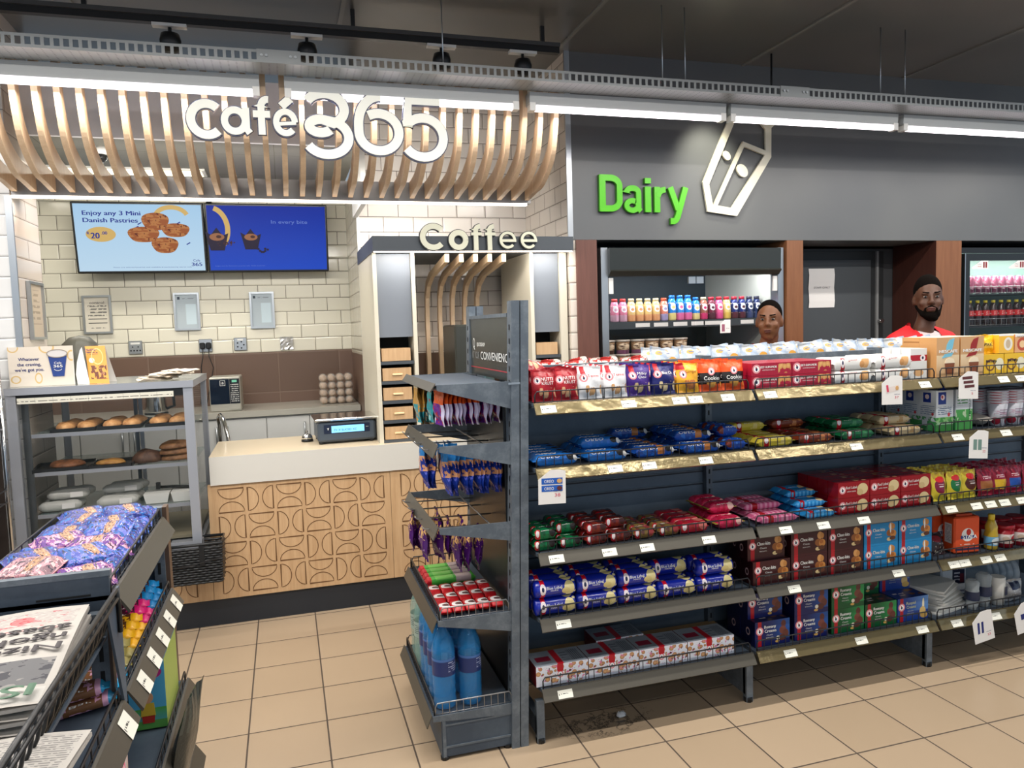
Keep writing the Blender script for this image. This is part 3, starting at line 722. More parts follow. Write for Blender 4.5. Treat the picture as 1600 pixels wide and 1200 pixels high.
def back_counter():
    o=empty('back_counter',(0,5.45,0)); tag(o,'grey worktop with white door cabinets along the tiled back wall','kitchen counter')
    b=MB(); b.box(-2.6,-.02,1.0,.495,.548,1.04,mat('grey_worktop',(168,166,156),.2)); b.build('worktop',o)
    b=MB(); b.box(-2.6,.02,0,.495,.54,1.0,m_white); b.build('carcass',o)
    x=-2.45; k=0
    while x<.4:
        w=.288; x1=min(x+w,.49)
        b=MB(); b.bbox(x+.003,0,.10,x1-.003,.018,.985,mat('white_cabinet_door',(206,208,206),.35),.002); d=b.build('cabinet_door',o)
        hx=x1-.035 if k%2==0 else x+.035
        h=MB(); h.tube([(hx,0,.80),(hx,-.022,.80),(hx,-.022,.94),(hx,0,.94)],.006,m_alu,8); h.build('door_handle',d)
        x+=w; k+=1
    # microwave
    o=empty('microwave',(-.405,5.50,1.041)); tag(o,'small silver microwave with dark door on the back worktop','microwave')
    sv=mat('microwave_silver',(172,170,160),.35,.4)
    b=MB(); b.bbox(-.10,0,0,.10,.30,.235,sv,.006); b.build('casing',o)
    b=MB(); b.quad([(-.095,-.002,.052),(.028,-.002,.052),(.028,-.002,.222),(-.095,-.002,.222)],mat('microwave_door_glass',(20,30,44),.1)); b.text('10',(-.015,-.004,.195),(1,0,0),(0,0,1),.016,m_whiteink)
    b.ribbon([(-.03,.178),(.002,.178),(.002,.212),(-.03,.212)],.002,(0,-.003,0),(1,0,0),(0,0,1),m_whiteink,.0005,closed=True); b.build('door',o)
    cp=art('microwave_keys',(26,30,36),[('lines',.1,.05,.9,.8,12,10,(190,190,186)),('rect',.25,.86,.75,.95,(120,200,170))],.3)
    b=MB(); b.quad([(.030,-.002,.052),(.094,-.002,.052),(.094,-.002,.222),(.030,-.002,.222)],cp); b.box(.035,-.006,.014,.09,0,.038,sv); b.build('control_panel',o)
    # kettle, seen through the pastry cabinet
    o=empty('kettle',(-.86,5.62,1.041)); tag(o,'steel and black electric kettle on the back worktop behind the pastry cabinet','kettle')
    b=MB(); b.lathe([(.07,0),(.072,.02),(.06,.14),(.045,.20),(.0,.215)],m_chrome,(0,0,0),24); b.build('kettle_body',o)
    b=MB(); b.tube([(.055,0,.03),(.115,0,.05),(.11,0,.16),(.045,0,.195)],.011,m_black,8); b.build('handle',o); b=MB(); b.lathe([(.075,-.0),(.075,.012)],m_black,(0,0,0),20); b.build('base_ring',o)
    # clear bags of bread rolls, 4 wide x 4 high
    bun=mat('bread_roll_crust',(150,112,70),.6)
    pl=mat('clear_bag_film',(235,235,230),.12,0,trans=.0,alpha=.28)
    def bag():
        o=empty('bread_roll_bag'); b=MB()
        prof=[(.0,0),(.018,.003),(.026,.014),(.026,.026),(.018,.042),(.0,.050)]
        for i,dx in enumerate((0,)):
            for dy in (0,.055,.11): b.lathe(prof,bun,(dx,dy,0),14)
        b.build('bread_rolls',o)
        b=MB(); P=[]
        for i in range(9):
            t=i/8; P.append((.031-.004*sin(t*25),-.03+t*.17))
        b.lathe([(r*(.4 if i in(0,8) else 1),h) for i,(r,h) in enumerate(P)],pl,(0,0,.026),12,'Y'); b.build('clear_bag',o); return o
    for r in range(4):
        for c in range(4):
            place('bunbag',bag,(.255+c*.060,5.62,1.042+r*.0535),0,'clear bag of brown rolls, %s along in the %s layer of the stack'%(ORD[c],['bottom','second','third','top'][r]),'bread roll bag','stacked bags of bread rolls')
    # curved chrome rail at the left end of the counter gap
    o=empty('chrome_rail',(-.40,5.0,0)); tag(o,'bent chrome tube rail standing behind the left end of the white counter','rail')
    b=MB(); b.tube([(-.03,.2,0),(-.03,.2,.98),(-.035,.19,1.03),(-.02,.16,1.055),(.005,.1,1.03),(.03,.02,.93),(.05,-.05,.75),(.05,-.05,0)],.012,m_chrome,10); b.build('bent_tube',o)
    # dome camera
    o=empty('dome_camera',(-.93,4.75,2.62)); tag(o,'white dome security camera under the inner cafe ceiling','camera')
    b=MB(); b.lathe([(.055,0),(.055,-.03),(.048,-.04)],m_white,(0,0,0),24); b.build('camera_base',o)
    b=MB(); b.lathe([(.044,-.035),(.040,-.06),(.024,-.078),(.0,-.084)],mat('smoked_dome',(30,32,34),.08),(0,0,0),24); b.build('dome',o)
    o=empty('ceiling_panel_light',(-1.05,5.35,2.62)); tag(o,'rectangular warm lit panel in the inner cafe ceiling','lamp')
    b=MB(); b.box(-.62,-.10,-.012,.62,.10,0,m_white); b.build('panel_frame',o)
    b=MB(); b.quad([(-.6,.085,-.0135),(.6,.085,-.0135),(.6,-.085,-.0135),(-.6,-.085,-.0135)],mat('panel_diffuser',(255,246,214),.5,emit=2.2)); b.build('diffuser',o)
    area('panel_light',(-1.05,5.35,2.60),(0,0,0),1.2,.17,13,(1,.95,.84))
    o=empty('added_fascia_lamp',(.08,4.385,2.31)); tag(o,'unseen strip lamp added behind the steel fascia to brighten the cafe back wall','lamp')  # unseen lamp, added to brighten the back counter and wall
    b=MB(); b.box(-1.2,-.012,-.02,1.2,.012,.02,m_white); b.build('lamp_body',o); b=MB(); b.box(-1.19,.012,-.018,1.19,.014,.018,mat('warm_led_strip',(255,240,225),.4,emit=5.0)); b.build('diffuser',o)
    area('added_fascia_light',(.0,4.41,2.31),(radians(78),0,0),2.2,.03,19,(1,.96,.90))
    # ceiling drop pole for the screens
    o=empty('screen_drop_pole',(-.47,5.84,2.2)); tag(o,'dark ceiling pole that carries the two menu screens','pole')
    b=MB(); b.tube([(0,.09,.0),(0,.09,.418)],.02,m_black,12); b.lathe([(.045,.405),(.045,.418)],m_alu,(0,.09,0),20); b.build('pole',o)
back_counter()

def display_case():
    o=empty('pastry_cabinet',(0,4.27,.47)); tag(o,'steel framed glass pastry cabinet standing at the counter end','display cabinet')
    st=mat('brushed_steel',(166,170,178),.38,.45); X0,X1,D,H=-1.232,-.462,.70,.87
    b=MB()
    XF=-1.297
    for x in (XF,X1-.045): b.box(x,-.002,0,x+.045,.03,H-.035,st)
    for x in (X0,X1-.03): b.box(x,D-.03,0,x+.03,D,H-.035,st)
    b.box(XF,-.01,H-.035,X1+.006,.10,H,st,top=mat('steel_top',(200,206,206),.2,.8)); b.box(X0,.10,H-.035,X1+.006,D,H,st,top=mat('steel_top',(200,206,206),.2,.8)); b.box(XF,0,0,X0,.03,.035,st); b.box(X0,0,0,X1,D,.035,st); b.build('frame',o)
    b=MB(); b.box(XF+.045,.002,H-.075,X1-.045,.02,H-.035,m_black); b.build('header_strip',o)
    pt=art('price_strip_print',(212,210,196),[('bars',0,0,1,1,9,.012,(120,120,110)),('lines',0,.35,1,.65,3,60,(90,90,84))],.5)
    b=MB(); b.box(XF+.05,-.005,H-.078,X1-.09,-.001,H-.050,pt); b.build('price_strip',o)
    b=MB(); b.box(XF+.045,.008,.035,X1-.045,.011,H-.075,m_glass); b.build('front_glass',o)
    b=MB(); b.box(X1-.006,.03,.035,X1-.003,D-.03,H-.035,m_glass); b.build('side_glass',o)
    b=MB(); b.box(X0+.003,.03,.035,X0+.006,D-.03,H-.035,m_glass); b.box(XF+.045,.011,.035,X0+.003,.03,H-.035,m_glass); b.build('side_glass',o)
    for z in (.625,.435,.225):
        b=MB(); b.box(X0+.03,.02,z,X1-.02,D-.12,z+.010,mat('shelf_glass',(150,172,172),.06,0,alpha=.35)); b.box(X0+.03,.012,z-.004,X1-.02,.02,z+.014,st); b.build('shelf',o)
    for k,x in enumerate((X0+.02,-.86)):
        b=MB()
        w=.40; b.box(x,D-.04+k*.012,.04,x+.02,D-.03+k*.012,H-.04,st); b.box(x+w-.02,D-.04+k*.012,.04,x+w,D-.03+k*.012,H-.04,st)
        b.box(x+.02,D-.036+k*.012,.04,x+w-.02,D-.034+k*.012,H-.04,m_glass); b.build('sliding_door',o)
    b=MB(); b.box(X0+.02,.06,.045,X1-.02,D-.06,.060,mat('stone_base_tray',(130,122,100),.6)); b.build('base_tray',o)
    area('cabinet_light',(-.85,4.32,1.29),(radians(-20),0,0),.6,.02,1.2,(1,.93,.8))
    # ---- contents (top-level things)
    tray=mat('black_baking_tray',(28,28,30),.4)
    def tr(w,d):
        def f():
            b=MB(); n=0
            b.box(-w/2,-d/2,0,w/2,d/2,.004,tray)
            for a in ((-w/2,-d/2,w/2,-d/2+.004),(-w/2,d/2-.004,w/2,d/2),(-w/2,-d/2,-w/2+.004,d/2),(w/2-.004,-d/2,w/2,d/2)): b.box(a[0],a[1],.004,a[2],a[3],.018,tray)
            return b.build('baking_tray')
        return f
    zt,zm,zb=.47+.636,.47+.446,.47+.236
    for k,x in enumerate((-1.035,-.825,-.605)): place('tray_top',tr(.20,.34),(x,4.50,zt),0,'black baking tray of pies, %s along on the top glass shelf'%ORD[k],'tray','black baking trays')
    def pastry(seed,col1,col2,w=.085,d=.13,h=.034,name='pie'):
        def f():
            random.seed(seed); m=mat(name+'_crust',col1,.55)
            if not m.get('done'):
                g=NG(m); v=g.obj((38,38,38)); g.l.new(g.ramp(g.noise(v,1,4,.6),[(.35,K(*col2)),(.65,K(*col1))]),g.b.inputs['Base Color']); m['done']=1
                g.bump(g.noise(v,1.4,3),.5,.005)
            b=MB(); N,R2=18,6; ph=[random.random()*6 for _ in range(4)]; idx=[]
            for j in range(R2+1):
                t=j/R2; row=[]
                for i in range(N):
                    a=2*pi*i/N; rr=(cos(t*pi/2)**.6 if t<1 else 0)*(1+.05*sin(3*a+ph[0])+.04*sin(7*a+ph[1]))
                    row.append(len(b.v)); b.v.append((w/2*rr*cos(a),d/2*rr*sin(a),.004+h*sin(t*pi/2)*(1+.08*sin(2*a+ph[2]))))
                idx.append(row)
            for j in range(R2):
                for i in range(N): b.face([idx[j][i],idx[j][(i+1)%N],idx[j+1][(i+1)%N],idx[j+1][i]],m,None,True)
            b.face(idx[0][::-1],m); return b.build(name)
        return f
    k=0
    for t,x in enumerate((-1.035,-.825,-.605)):
        for i in range(2):
            for j in range(2):
                place('pie%d'%(k%3),pastry(k,(186,142,94),(146,98,56),.093,.150,.032,'pie'),(x-.047+.094*i,4.425+.15*j,zt+.006),random.uniform(-.1,.1),'golden baked pie on the %s top-shelf tray, %s of its %s row'%(ORD[t],('near half' if i==0 else 'far half'),('front','rear')[j]),'pie','golden pies on the top shelf'); k+=1
    place('tray_mid',tr(.26,.24),(-1.10,4.42,zm),radians(8),'black tray with a foil wrapped pastry on the middle glass shelf','tray','black baking trays')
    place('folp',pastry(31,(150,96,60),(96,60,40),.16,.13,.03,'danish_pastry'),(-1.09,4.42,zm+.006),.2,'brown danish pastry in the foil tray on the middle glass shelf','pastry')
    fo=mat('crumpled_foil',(205,205,205),.3,.7)
    place('tray_mid2',tr(.20,.22),(-.87,4.40,zm),0,'flat black tray under the yellow turnover on the middle shelf','tray','black baking trays')
    place('turn',pastry(33,(190,140,70),(150,100,44),.14,.10,.022,'turnover'),(-.885,4.40,zm+.006),0,'flat yellow turnover on the black tray in the middle of the cabinet','pastry')
    place('chocpastry',pastry(35,(96,66,48),(62,40,30),.15,.15,.06,'chocolate_pastry'),(-.715,4.41,zm+.001),.4,'dark brown chocolate pastry on the middle shelf beside the stacked doughnuts','pastry')
    for i in range(3):
        place('dn',pastry(37,(150,106,66),(104,66,38),.17,.13,.036,'doughnut'),(-.575,4.42,zm+.001+.031*i),.3*i,'brown long doughnut on the middle shelf, %s of three stacked'%('bottom','middle','top')[i],'doughnut','stacked long doughnuts')
    # wrapped white bundles on the lower shelf
    def roll(l,r,nm='wrapped_roll',c=(190,190,184)):
        def f():
            m=mat(nm+'_film',c,.3)
            if not m.get('done'):
                g=NG(m); g.bump(g.noise(g.obj((30,30,30)),1,4),.6,.006); m['done']=1
            b=MB(); n=10; P=[]
            for i in range(n+1):
                t=i/n; P.append((r*(.35 if i in (0,n) else (.9 if i in (1,n-1) else 1+.05*sin(t*19))),-l/2+l*t))
            b.lathe([(a,h) for a,h in P],m,(0,0,0),16,'X'); o=b.build(nm)
            lb=MB(); lb.quad([(l*.05,-r*1.06,-.012),(l*.35,-r*1.06,-.012),(l*.35,-r*1.02,.014),(l*.05,-r*1.02,.014)],m_paper); lb.build('paper_label',o); return o
        return f
    for i,(x,y,z) in enumerate(((-1.12,4.36,0),(-1.12,4.44,0),(-1.09,4.40,.047),(-1.08,4.48,.049),(-.86,4.36,0),(-.86,4.43,0),(-.85,4.50,0),(-.85,4.455,.047),(-.83,4.52,.05))):
        place('roll',roll(.19,.026),(x,y,zb+.028+z),.1,'white film wrapped roll in the %s pile of the pastry cabinet, %s of it'%('pier-side' if i<4 else 'middle',ORD[i if i<4 else i-4]),'wrapped roll','film wrapped rolls')
    def tub():
        b=MB(); c=mat('white_foam',(214,214,208),.5); b.prism([(-.05,0),(.05,0),(.062,.05),(-.062,.05)],-.06,.06,c); return b.build('foam_tray')
    for i,x in enumerate((-.675,-.545)):
        place('foam',tub,(x,4.40,zb+.001),0,'white foam tray on the lower glass shelf, '+('beside the wrapped rolls' if i==0 else 'next to the steel post'),'tray','white foam trays')
    b=MB(); b.tube([(-.07,0,.01),(.08,0,.0)],.008,m_black,8); b.box(-.085,-.012,0,-.065,.012,.035,m_black); o=b.build('black_tongs',None,(-.60,4.42,zb+.060)); tag(o,'black serving tongs lying across the white foam trays','tongs')
before=set(bpy.data.objects)
display_case()

def case_top():
    z=1.341
    o=empty('promo_card',(-1.155,4.352,z),radians(-2)); tag(o,'cream promo board with a blue coffee cup standing on the pastry cabinet','sign')
    bs=art('promo_cream',(214,204,190),[('ring',.08,.98,.09,.12,(206,176,120),.75),('ring',.60,.98,.12,.16,(206,176,120),.78),('ring',.10,.18,.08,.10,(206,176,120),.7),('ring',.45,.20,.06,.14,(206,176,120),.7),('ring',.98,.75,.07,.14,(206,176,120),.7)],.5)
    W,H=.285,.195
    b=MB(); b.box(-W/2,0,0,W/2,.012,H,m_paper,front=bs,back=m_paper); b.build('board',o)
    b=MB(); u,v=(1,0,0),(0,0,1)
    for i,t in enumerate(('Whatever','the craving,',"we've got you.")): b.text(t,(-.052,-.001,.135-i*.026),u,v,.0165,m_navyink,w=(.092,.104,.128)[i],bold=.0006)
    b.build('slogan',o)
    b=MB(); b.prism([(.050,.045),(.100,.045),(.116,.145),(.034,.145)],-.004,-.001,mat('cup_navy',(44,66,130),.4))
    b.prism([(.075+.044*cos(t),.158+.018*sin(t)) for t in [2*pi*i/24 for i in range(24)]],-.005,-.001,mat('cup_froth',(206,202,200),.4))
    b.ribbon(arc(.075,.158,.045,.019,0,360,24),.004,(0,-.005,0),u,v,mat('cup_rim',(150,140,130),.4),.001)
    b.text('Cafe',(.076,-.006,.112),u,v,.012,m_whiteink,w=.032); b.text('365',(.076,-.006,.096),u,v,.013,m_whiteink,w=.04,bold=.0006)
    b.ribbon(arc(.075,.085,.018,.012,200,340,10),.002,(0,-.005,0),u,v,m_whiteink,.0008); b.build('cup_picture',o)
    o=empty('tent_card',(-.935,4.37,z),radians(-4)); tag(o,'orange folded tent card with a chocolate treat picture beside the cream board','sign')
    oa=art('tent_orange',(232,160,72),[('noise',.12,.12,.95,.48,5,7,(110,60,44),.48),('noise',.2,.2,.9,.44,9,9,(214,150,110),.6),('ell',.25,.62,.14,.07,(236,226,214)),('lines',.06,.78,.6,.94,22,8,(60,44,70)),('ring',.55,.72,.3,.22,(240,196,130),.85)],.4)
    b=MB(); b.quad([(-.01,-.02,0),(.085,-.035,0),(.06,.02,.188),(-.035,.03,.188)],oa); b.quad([(-.035,.031,.188),(.06,.021,.188),(.085,.10,0),(-.01,.11,0)],m_paper)
    b.text('Peppermint',(.0,-.0005,.172),(.99,-.1,0),(-.2,.3,1),.010,m_navyink,w=.06); b.text('Pan',(-.015,.001,.158),(.99,-.1,0),(-.2,.3,1),.010,m_navyink,w=.018); b.build('printed_panels',o)
    b=MB(); pl=[(-.065,.0),(-.010,.0),(-.035,.185),(-.045,.17),(-.062,.11),(-.070,.05)]; b.prism(pl,-.018,-.016,m_paper); b.build('side_flap',o)
    o=empty('dark_dome',(-1.07,4.75,1.341)); tag(o,'rounded dark grey dome standing behind the cream promo board','machine')
    b=MB(); b.lathe([(.10,0),(.10,.14),(.085,.20),(.05,.235),(.0,.245)],mat('dome_grey',(84,84,76),.4),(0,0,0),28); b.build('dome_body',o)
    # loose paper bags
    pm=mat('bleached_paper_bag',(226,214,196),.7)
    random.seed(5)
    for i in range(9):
        b=MB(); w,d=.13+random.random()*.05,.11; x=-.66+i*.018+random.uniform(-.02,.02)
        n=6; P=[[(-w/2+w*a/n,-d/2+d*c/2,.0008+.006*abs(sin(a*1.3+i))+.003*c) for a in range(n+1)] for c in range(3)]
        for c in range(2):
            for a in range(n): b.quad([P[c][a],P[c][a+1],P[c+1][a+1],P[c+1][a]],pm)
        for c in range(2):
            for a in range(n): 
                q=[P[c][a],P[c+1][a],P[c+1][a+1],P[c][a+1]]; b.quad([(p[0],p[1],p[2]+.004) for p in q],pm)
        o=b.build('paper_bag',None,(x,4.36+.03*(i%3),z+.0045*i)); o.rotation_euler=(0,0,random.uniform(-.7,.5)); tag(o,'crumpled cream paper bag on the pastry cabinet, %s from the bottom of the heap'%ORD[i],'paper bag','heap of paper bags')
case_top()
for q in set(bpy.data.objects)-before:
    if q.parent is None: q.location.y-=.11   # the cabinet stands a little proud of the pier

def wicker():
    o=empty('wicker_basket',(-.49,4.16,.30)); tag(o,'black woven basket with pale rim hung on the oak counter front','basket')
    wk=mat('black_wicker',(30,32,34),.35); X,Y2=.128,.085
    b=MB(); rows=15
    for r in range(rows):
        z=.006+r*.0128; k=1-.06*(1-r/rows); P=[]
        nx=14
        path=[(-X+2*X*i/nx,-Y2) for i in range(nx)]+[(X,-Y2+2*Y2*i/6) for i in range(6)]+[(X-2*X*i/nx,Y2) for i in range(nx)]+[(-X,Y2-2*Y2*i/6) for i in range(6)]
        for i,(x,y) in enumerate(path):
            s=.004*(1 if (i+r)%2 else -1); nx_=1 if abs(abs(x)-X)<1e-6 and abs(y)<Y2-.001 else 0
            P.append(((x*k+(s*(1 if x>0 else -1) if nx_ else 0)),(y*k+(0 if nx_ else s*(1 if y>0 else -1))),z))
        b.tube(P,.0062,wk,6,closed=True)
    b.box(-X*.94,-Y2*.94,0,X*.94,Y2*.94,.006,wk); b.build('woven_body',o)
    b=MB(); P=[(-X,-Y2,.205),(X,-Y2,.205),(X,Y2,.205),(-X,Y2,.205)]
    b.tube(P,.008,wk,8,closed=True); b.build('top_rim',o)
    b=MB(); b.box(-X+.004,Y2+.004,.196,X-.02,Y2+.012,.206,mat('pale_wood_batten',(206,186,158),.5)); b.build('hanging_batten',o)
    b=MB(); b.box(.02,-Y2-.01,.10,.045,-Y2-.004,.2,m_black); b.build('strap',o)
    b=MB(); b.ribbon([(-X,.10),(-.02,.105),(X,.135)],.006,(0,-Y2-.012,0),(1,0,0),(0,0,1),m_wire,.002); b.build('side_wire',o)
wicker()

def coffee_station():
    o=empty('coffee_station',(0,4.30,.921)); tag(o,'cream framed coffee station with grey panels standing on the white counter','coffee station')
    cr=mat('station_cream',(206,200,182),.4); gp=mat('station_grey_panel',(116,122,130),.4); dg=mat('station_dark_grey',(70,76,82),.45)
    x0,x1=.492,1.648; zt=1.072
    b=MB(); b.box(x0,0,0,x0+.022,.78,zt,cr); b.build('side_panel',o)
    b=MB(); b.box(x1-.045,0,0,x1,.78,zt,cr); b.build('side_panel',o)
    for x in (.708,1.416):
        b=MB(); b.box(x,0,0,x+.022,.62,zt,cr); b.build('divider',o)
    b=MB(); b.box(x0-.006,-.11,zt,x1+.006,.78,zt+.082,dg); b.build('header',o)
    b=MB(); b.box(x0,-.106,zt-.006,x1,-.094,zt,mat('warm_led_strip',(255,240,225),.4,emit=5.0)); b.build('light_strip',o)
    for (a,c,n,zb_) in ((x0+.024,.706,5,0),(1.440,x1-.047,5,0)):
        b=MB(); b.box(a,.02,.60,c,.035,zt-.003,gp); b.build('grey_panel',o)
        b=MB(); b.box(a,.20,0,c,.60,.60,m_dark); b.build('drawer_housing',o)
        for k in range(n):
            z=.555-.112*k
            s=MB(); s.box(a,.004,z-.112+.002,c,.2,z-.092,dg); s.build('drawer_shelf',o)
            if a>1 and k>0: continue
            d=MB(); d.box(a+.008,.012,z-.090,c-.018,.19,z-.018,m_oak); dr=d.build('drawer',o)
            h=MB(); m=(a+c)/2; h.bbox(m-.032,.004,z-.060,m+.026,.012,z-.049,mat('drawer_pull_cream',(232,208,160),.4),.002)
            if k>0: h.build('drawer_pull',dr)
    rib=wood_mat('pale_oak_slat',(222,196,164),(206,176,142),'Z',.45)
    for i in range(5):
        x=.905+.085*i
        prof=[(.72,0),(.72,.72),(.70,.86),(.63,.95),(.50,1.0),(.0,1.066),(.0,1.02),(.46,.965),(.59,.915),(.655,.84),(.675,.72),(.675,0)]
        b=MB(); b.prism(prof,x,x+.026,rib,'YZ'); b.build('oak_rib',o)
    b=MB(); b.box(x0+.022,.60,0,.73,.61,zt,cr); b.build('back_panel',o)
    area('station_strip_light',(1.07,4.21,1.98),(radians(32),0,0),1.1,.02,4.5,(1,.94,.87))
    o=empty('coffee_machine',(1.02,4.45,.921)); tag(o,'dark coffee machine with a round teal side behind the end rack','coffee machine')
    b=MB(); b.bbox(-.04,0,0,.06,.35,.66,mat('machine_dark',(52,54,50),.3),.01); b.build('machine_body',o)
    b=MB(); b.lathe([(.075,0),(.075,.64),(.06,.655)],mat('machine_teal',(70,92,98),.3),(.15,.1,0),28); b.build('round_tank',o)
    b=MB(); b.text('coffee',(.0,-.002,.10),(1,0,0),(0,0,1),.02,mat('gold_ink',(170,130,70),.4),w=.06); b.build('badge',o)
coffee_station()

def left_rack():
    o=empty('wire_rack',(-1.505,3.92,0)); tag(o,'dark wire rack with hanging brown goods at the white tiled pier','rack')
    dk=mat('dark_brown_goods',(44,36,32),.6)
    for x,y in ((-.24,-.2),(.20,-.2),(-.24,.2),(.20,.2)):
        b=MB(); b.tube([(x,y,0),(x,y,1.74 if y>0 else 1.35)],.011,m_chrome if x>0 and y>0 else m_wire,8); b.build('rack_post',o)
    for z in (.10,.45,.8,1.15,1.45):
        b=MB()
        for i in range(9): b.tube([(-.24,-.2+.05*i,z),(.20,-.2+.05*i,z)],.003,m_wire,6)
        for zz in (z,z+.06): b.tube([(-.24,-.2,zz),(.20,-.2,zz),(.20,.2,zz),(-.24,.2,zz)],.004,m_wire,6,closed=True)
        b.build('wire_shelf',o)
    b=MB(); b.box(-.235,.185,.1,.190,.192,1.50,dk); b.box(-.238,-.19,.1,-.232,.19,1.50,dk); b.build('rack_back_panel',o)
    def bagm():
        b=MB(); nu,nv=8,10
        for s in (-1,1):
            P=[[(-.10+.20*i/nu,s*.06*(sin(pi*i/nu)**.5)*(sin(pi*j/nv)**.5),.30*j/nv) for i in range(nu+1)] for j in range(nv+1)]
            for j in range(nv):
                for i in range(nu):
                    q=[P[j][i],P[j][i+1],P[j+1][i+1],P[j+1][i]]; b.quad(q if s<0 else q[::-1],dk,True,True)
        return b.build('brown_goods_bag')
    k=0
    for z in (.105,.455,.805,1.155):
        for x in (-.13,.10):
            place('brownbag',bagm,(-1.505+x,3.87,z+.003),random.uniform(-.1,.1),'dark brown goods bag on the wire rack, %s from its bottom, %s side'%(ORD[k//2]+' shelf','outer' if x<0 else 'pillar'),'bag','goods on the wire rack'); k+=1
    o=empty('low_plinth',(-1.55,3.45,0)); tag(o,'pale topped low plinth in front of the dark wire rack','plinth')
    b=MB(); b.box(-.35,-.14,.36,.22,.24,.40,mat('pale_ledge',(176,156,120),.5)); b.build('plinth_top',o); b=MB(); b.box(-.35,-.12,0,.20,.22,.36,m_dark); b.build('plinth_body',o)
left_rack()

# ------------------------------------------------------------------ PACKAGING BUILDERS
RED=(176,22,36); WHT=(236,236,232); NAVY=(22,30,70); BLK=(24,22,24)
def emblem(cu,cv,r,asp,ribbon=None):
    r=r*1.12
    """round baker-style badge on a red ribbon; asp = face width / face height"""
    L=[]
    if ribbon: L.append(('rect',cu-ribbon,0,cu+ribbon,1,RED))
    L+=[('ell',cu,cv,r/asp,r,RED),('ell',cu,cv,r*.95/asp,r*.95,(228,150,156)),('ell',cu,cv,r*.64/asp,r*.64,(246,246,244)),('ell',cu,cv-r*.1,r*.24/asp,r*.34,NAVY),('ell',cu-r*.1/asp,cv+r*.28,r*.15/asp,r*.17,(190,30,40))]
    return L
def carton(name,w,d,h,base,layers,texts=(),side=(),top=(),topc=None,sidec=None,parent=None,rough=.3,frontn=None):
    """printed box standing on z=0, front at y=0 facing -Y; base of its own colour"""
    fm=art(name+'_front',base,layers,rough); sm=art(name+'_side',sidec or base,side,rough); tm=art(name+'_top',topc or base,top,rough)
    def f():
        b=MB(); b.box(-w/2,0,0,w/2,d,h,sm,front=fm,back=fm,left=sm,right=sm,top=tm,bottom=tm)
        for t in texts: b.text(t[0],(-w/2+t[1]*w,-.0006,t[2]*h),(1,0,0),(0,0,1),t[3],t[4],w=t[5] if len(t)>5 else None,bold=t[6] if len(t)>6 else 0)
        return b.build(name)
    return f
def pouch(name,w,h,d,base,layers,texts=(),crimp=.012,seed=1,rough=.28,lean=0.0,flat=False,crinkle=.5,wav=.002):
    """sealed film pouch standing up, front facing -Y, UV over the whole front"""
    fm=art(name+'_film',base,layers,rough,crinkle=crinkle)
    def f():
        rnd=random.Random(seed); ph=[rnd.random()*6 for _ in range(6)]; b=MB(); nu,nv=12,14
        def S(u,v,s):
            tv=max(0.0,min(1.0,(v-crimp/h)/(1-2*crimp/h))); t=(max(0,sin(pi*u))**.55)*(max(0,sin(pi*tv))**.5)*(1.0+.25*(.5-v))
            wob=wav*(sin(9*u+ph[0])+sin(13*v+ph[1]+5*u))+wav*1.3*sin(21*u+ph[2])*(1-t)
            x=-w/2+w*u; x*=1-.05*t-.02*sin(pi*v)
            return (x, s*d/2*t+wob+lean*v*h, h*v+ .0025*sin(7*u+ph[3])*(v>.97))
        for s in (-1,1):
            idx=[[None]*(nu+1) for _ in range(nv+1)]
            for j in range(nv+1):
                for i in range(nu+1): idx[j][i]=len(b.v); b.v.append(S(i/nu,j/nv,s))
            for j in range(nv):
                for i in range(nu):
                    q=[idx[j][i],idx[j][i+1],idx[j+1][i+1],idx[j+1][i]]; uv=[(i/nu,j/nv),((i+1)/nu,j/nv),((i+1)/nu,(j+1)/nv),(i/nu,(j+1)/nv)]
                    if s>0: q.reverse(); uv.reverse()
                    b.face(q,fm,uv,True)
        for t in texts:
            cu,cv=t[1],t[2]
            def fn(A,B,cu=cu,cv=cv):
                u=cu+A/w; v=cv+B/h; p=S(u,v,-1); return (p[0],p[1]-.0012,p[2])
            b.text(t[0],(0,0,0),(1,0,0),(0,0,1),t[3],t[4],w=t[5] if len(t)>5 else None,fn=fn)
        return b.build(name)
    return f
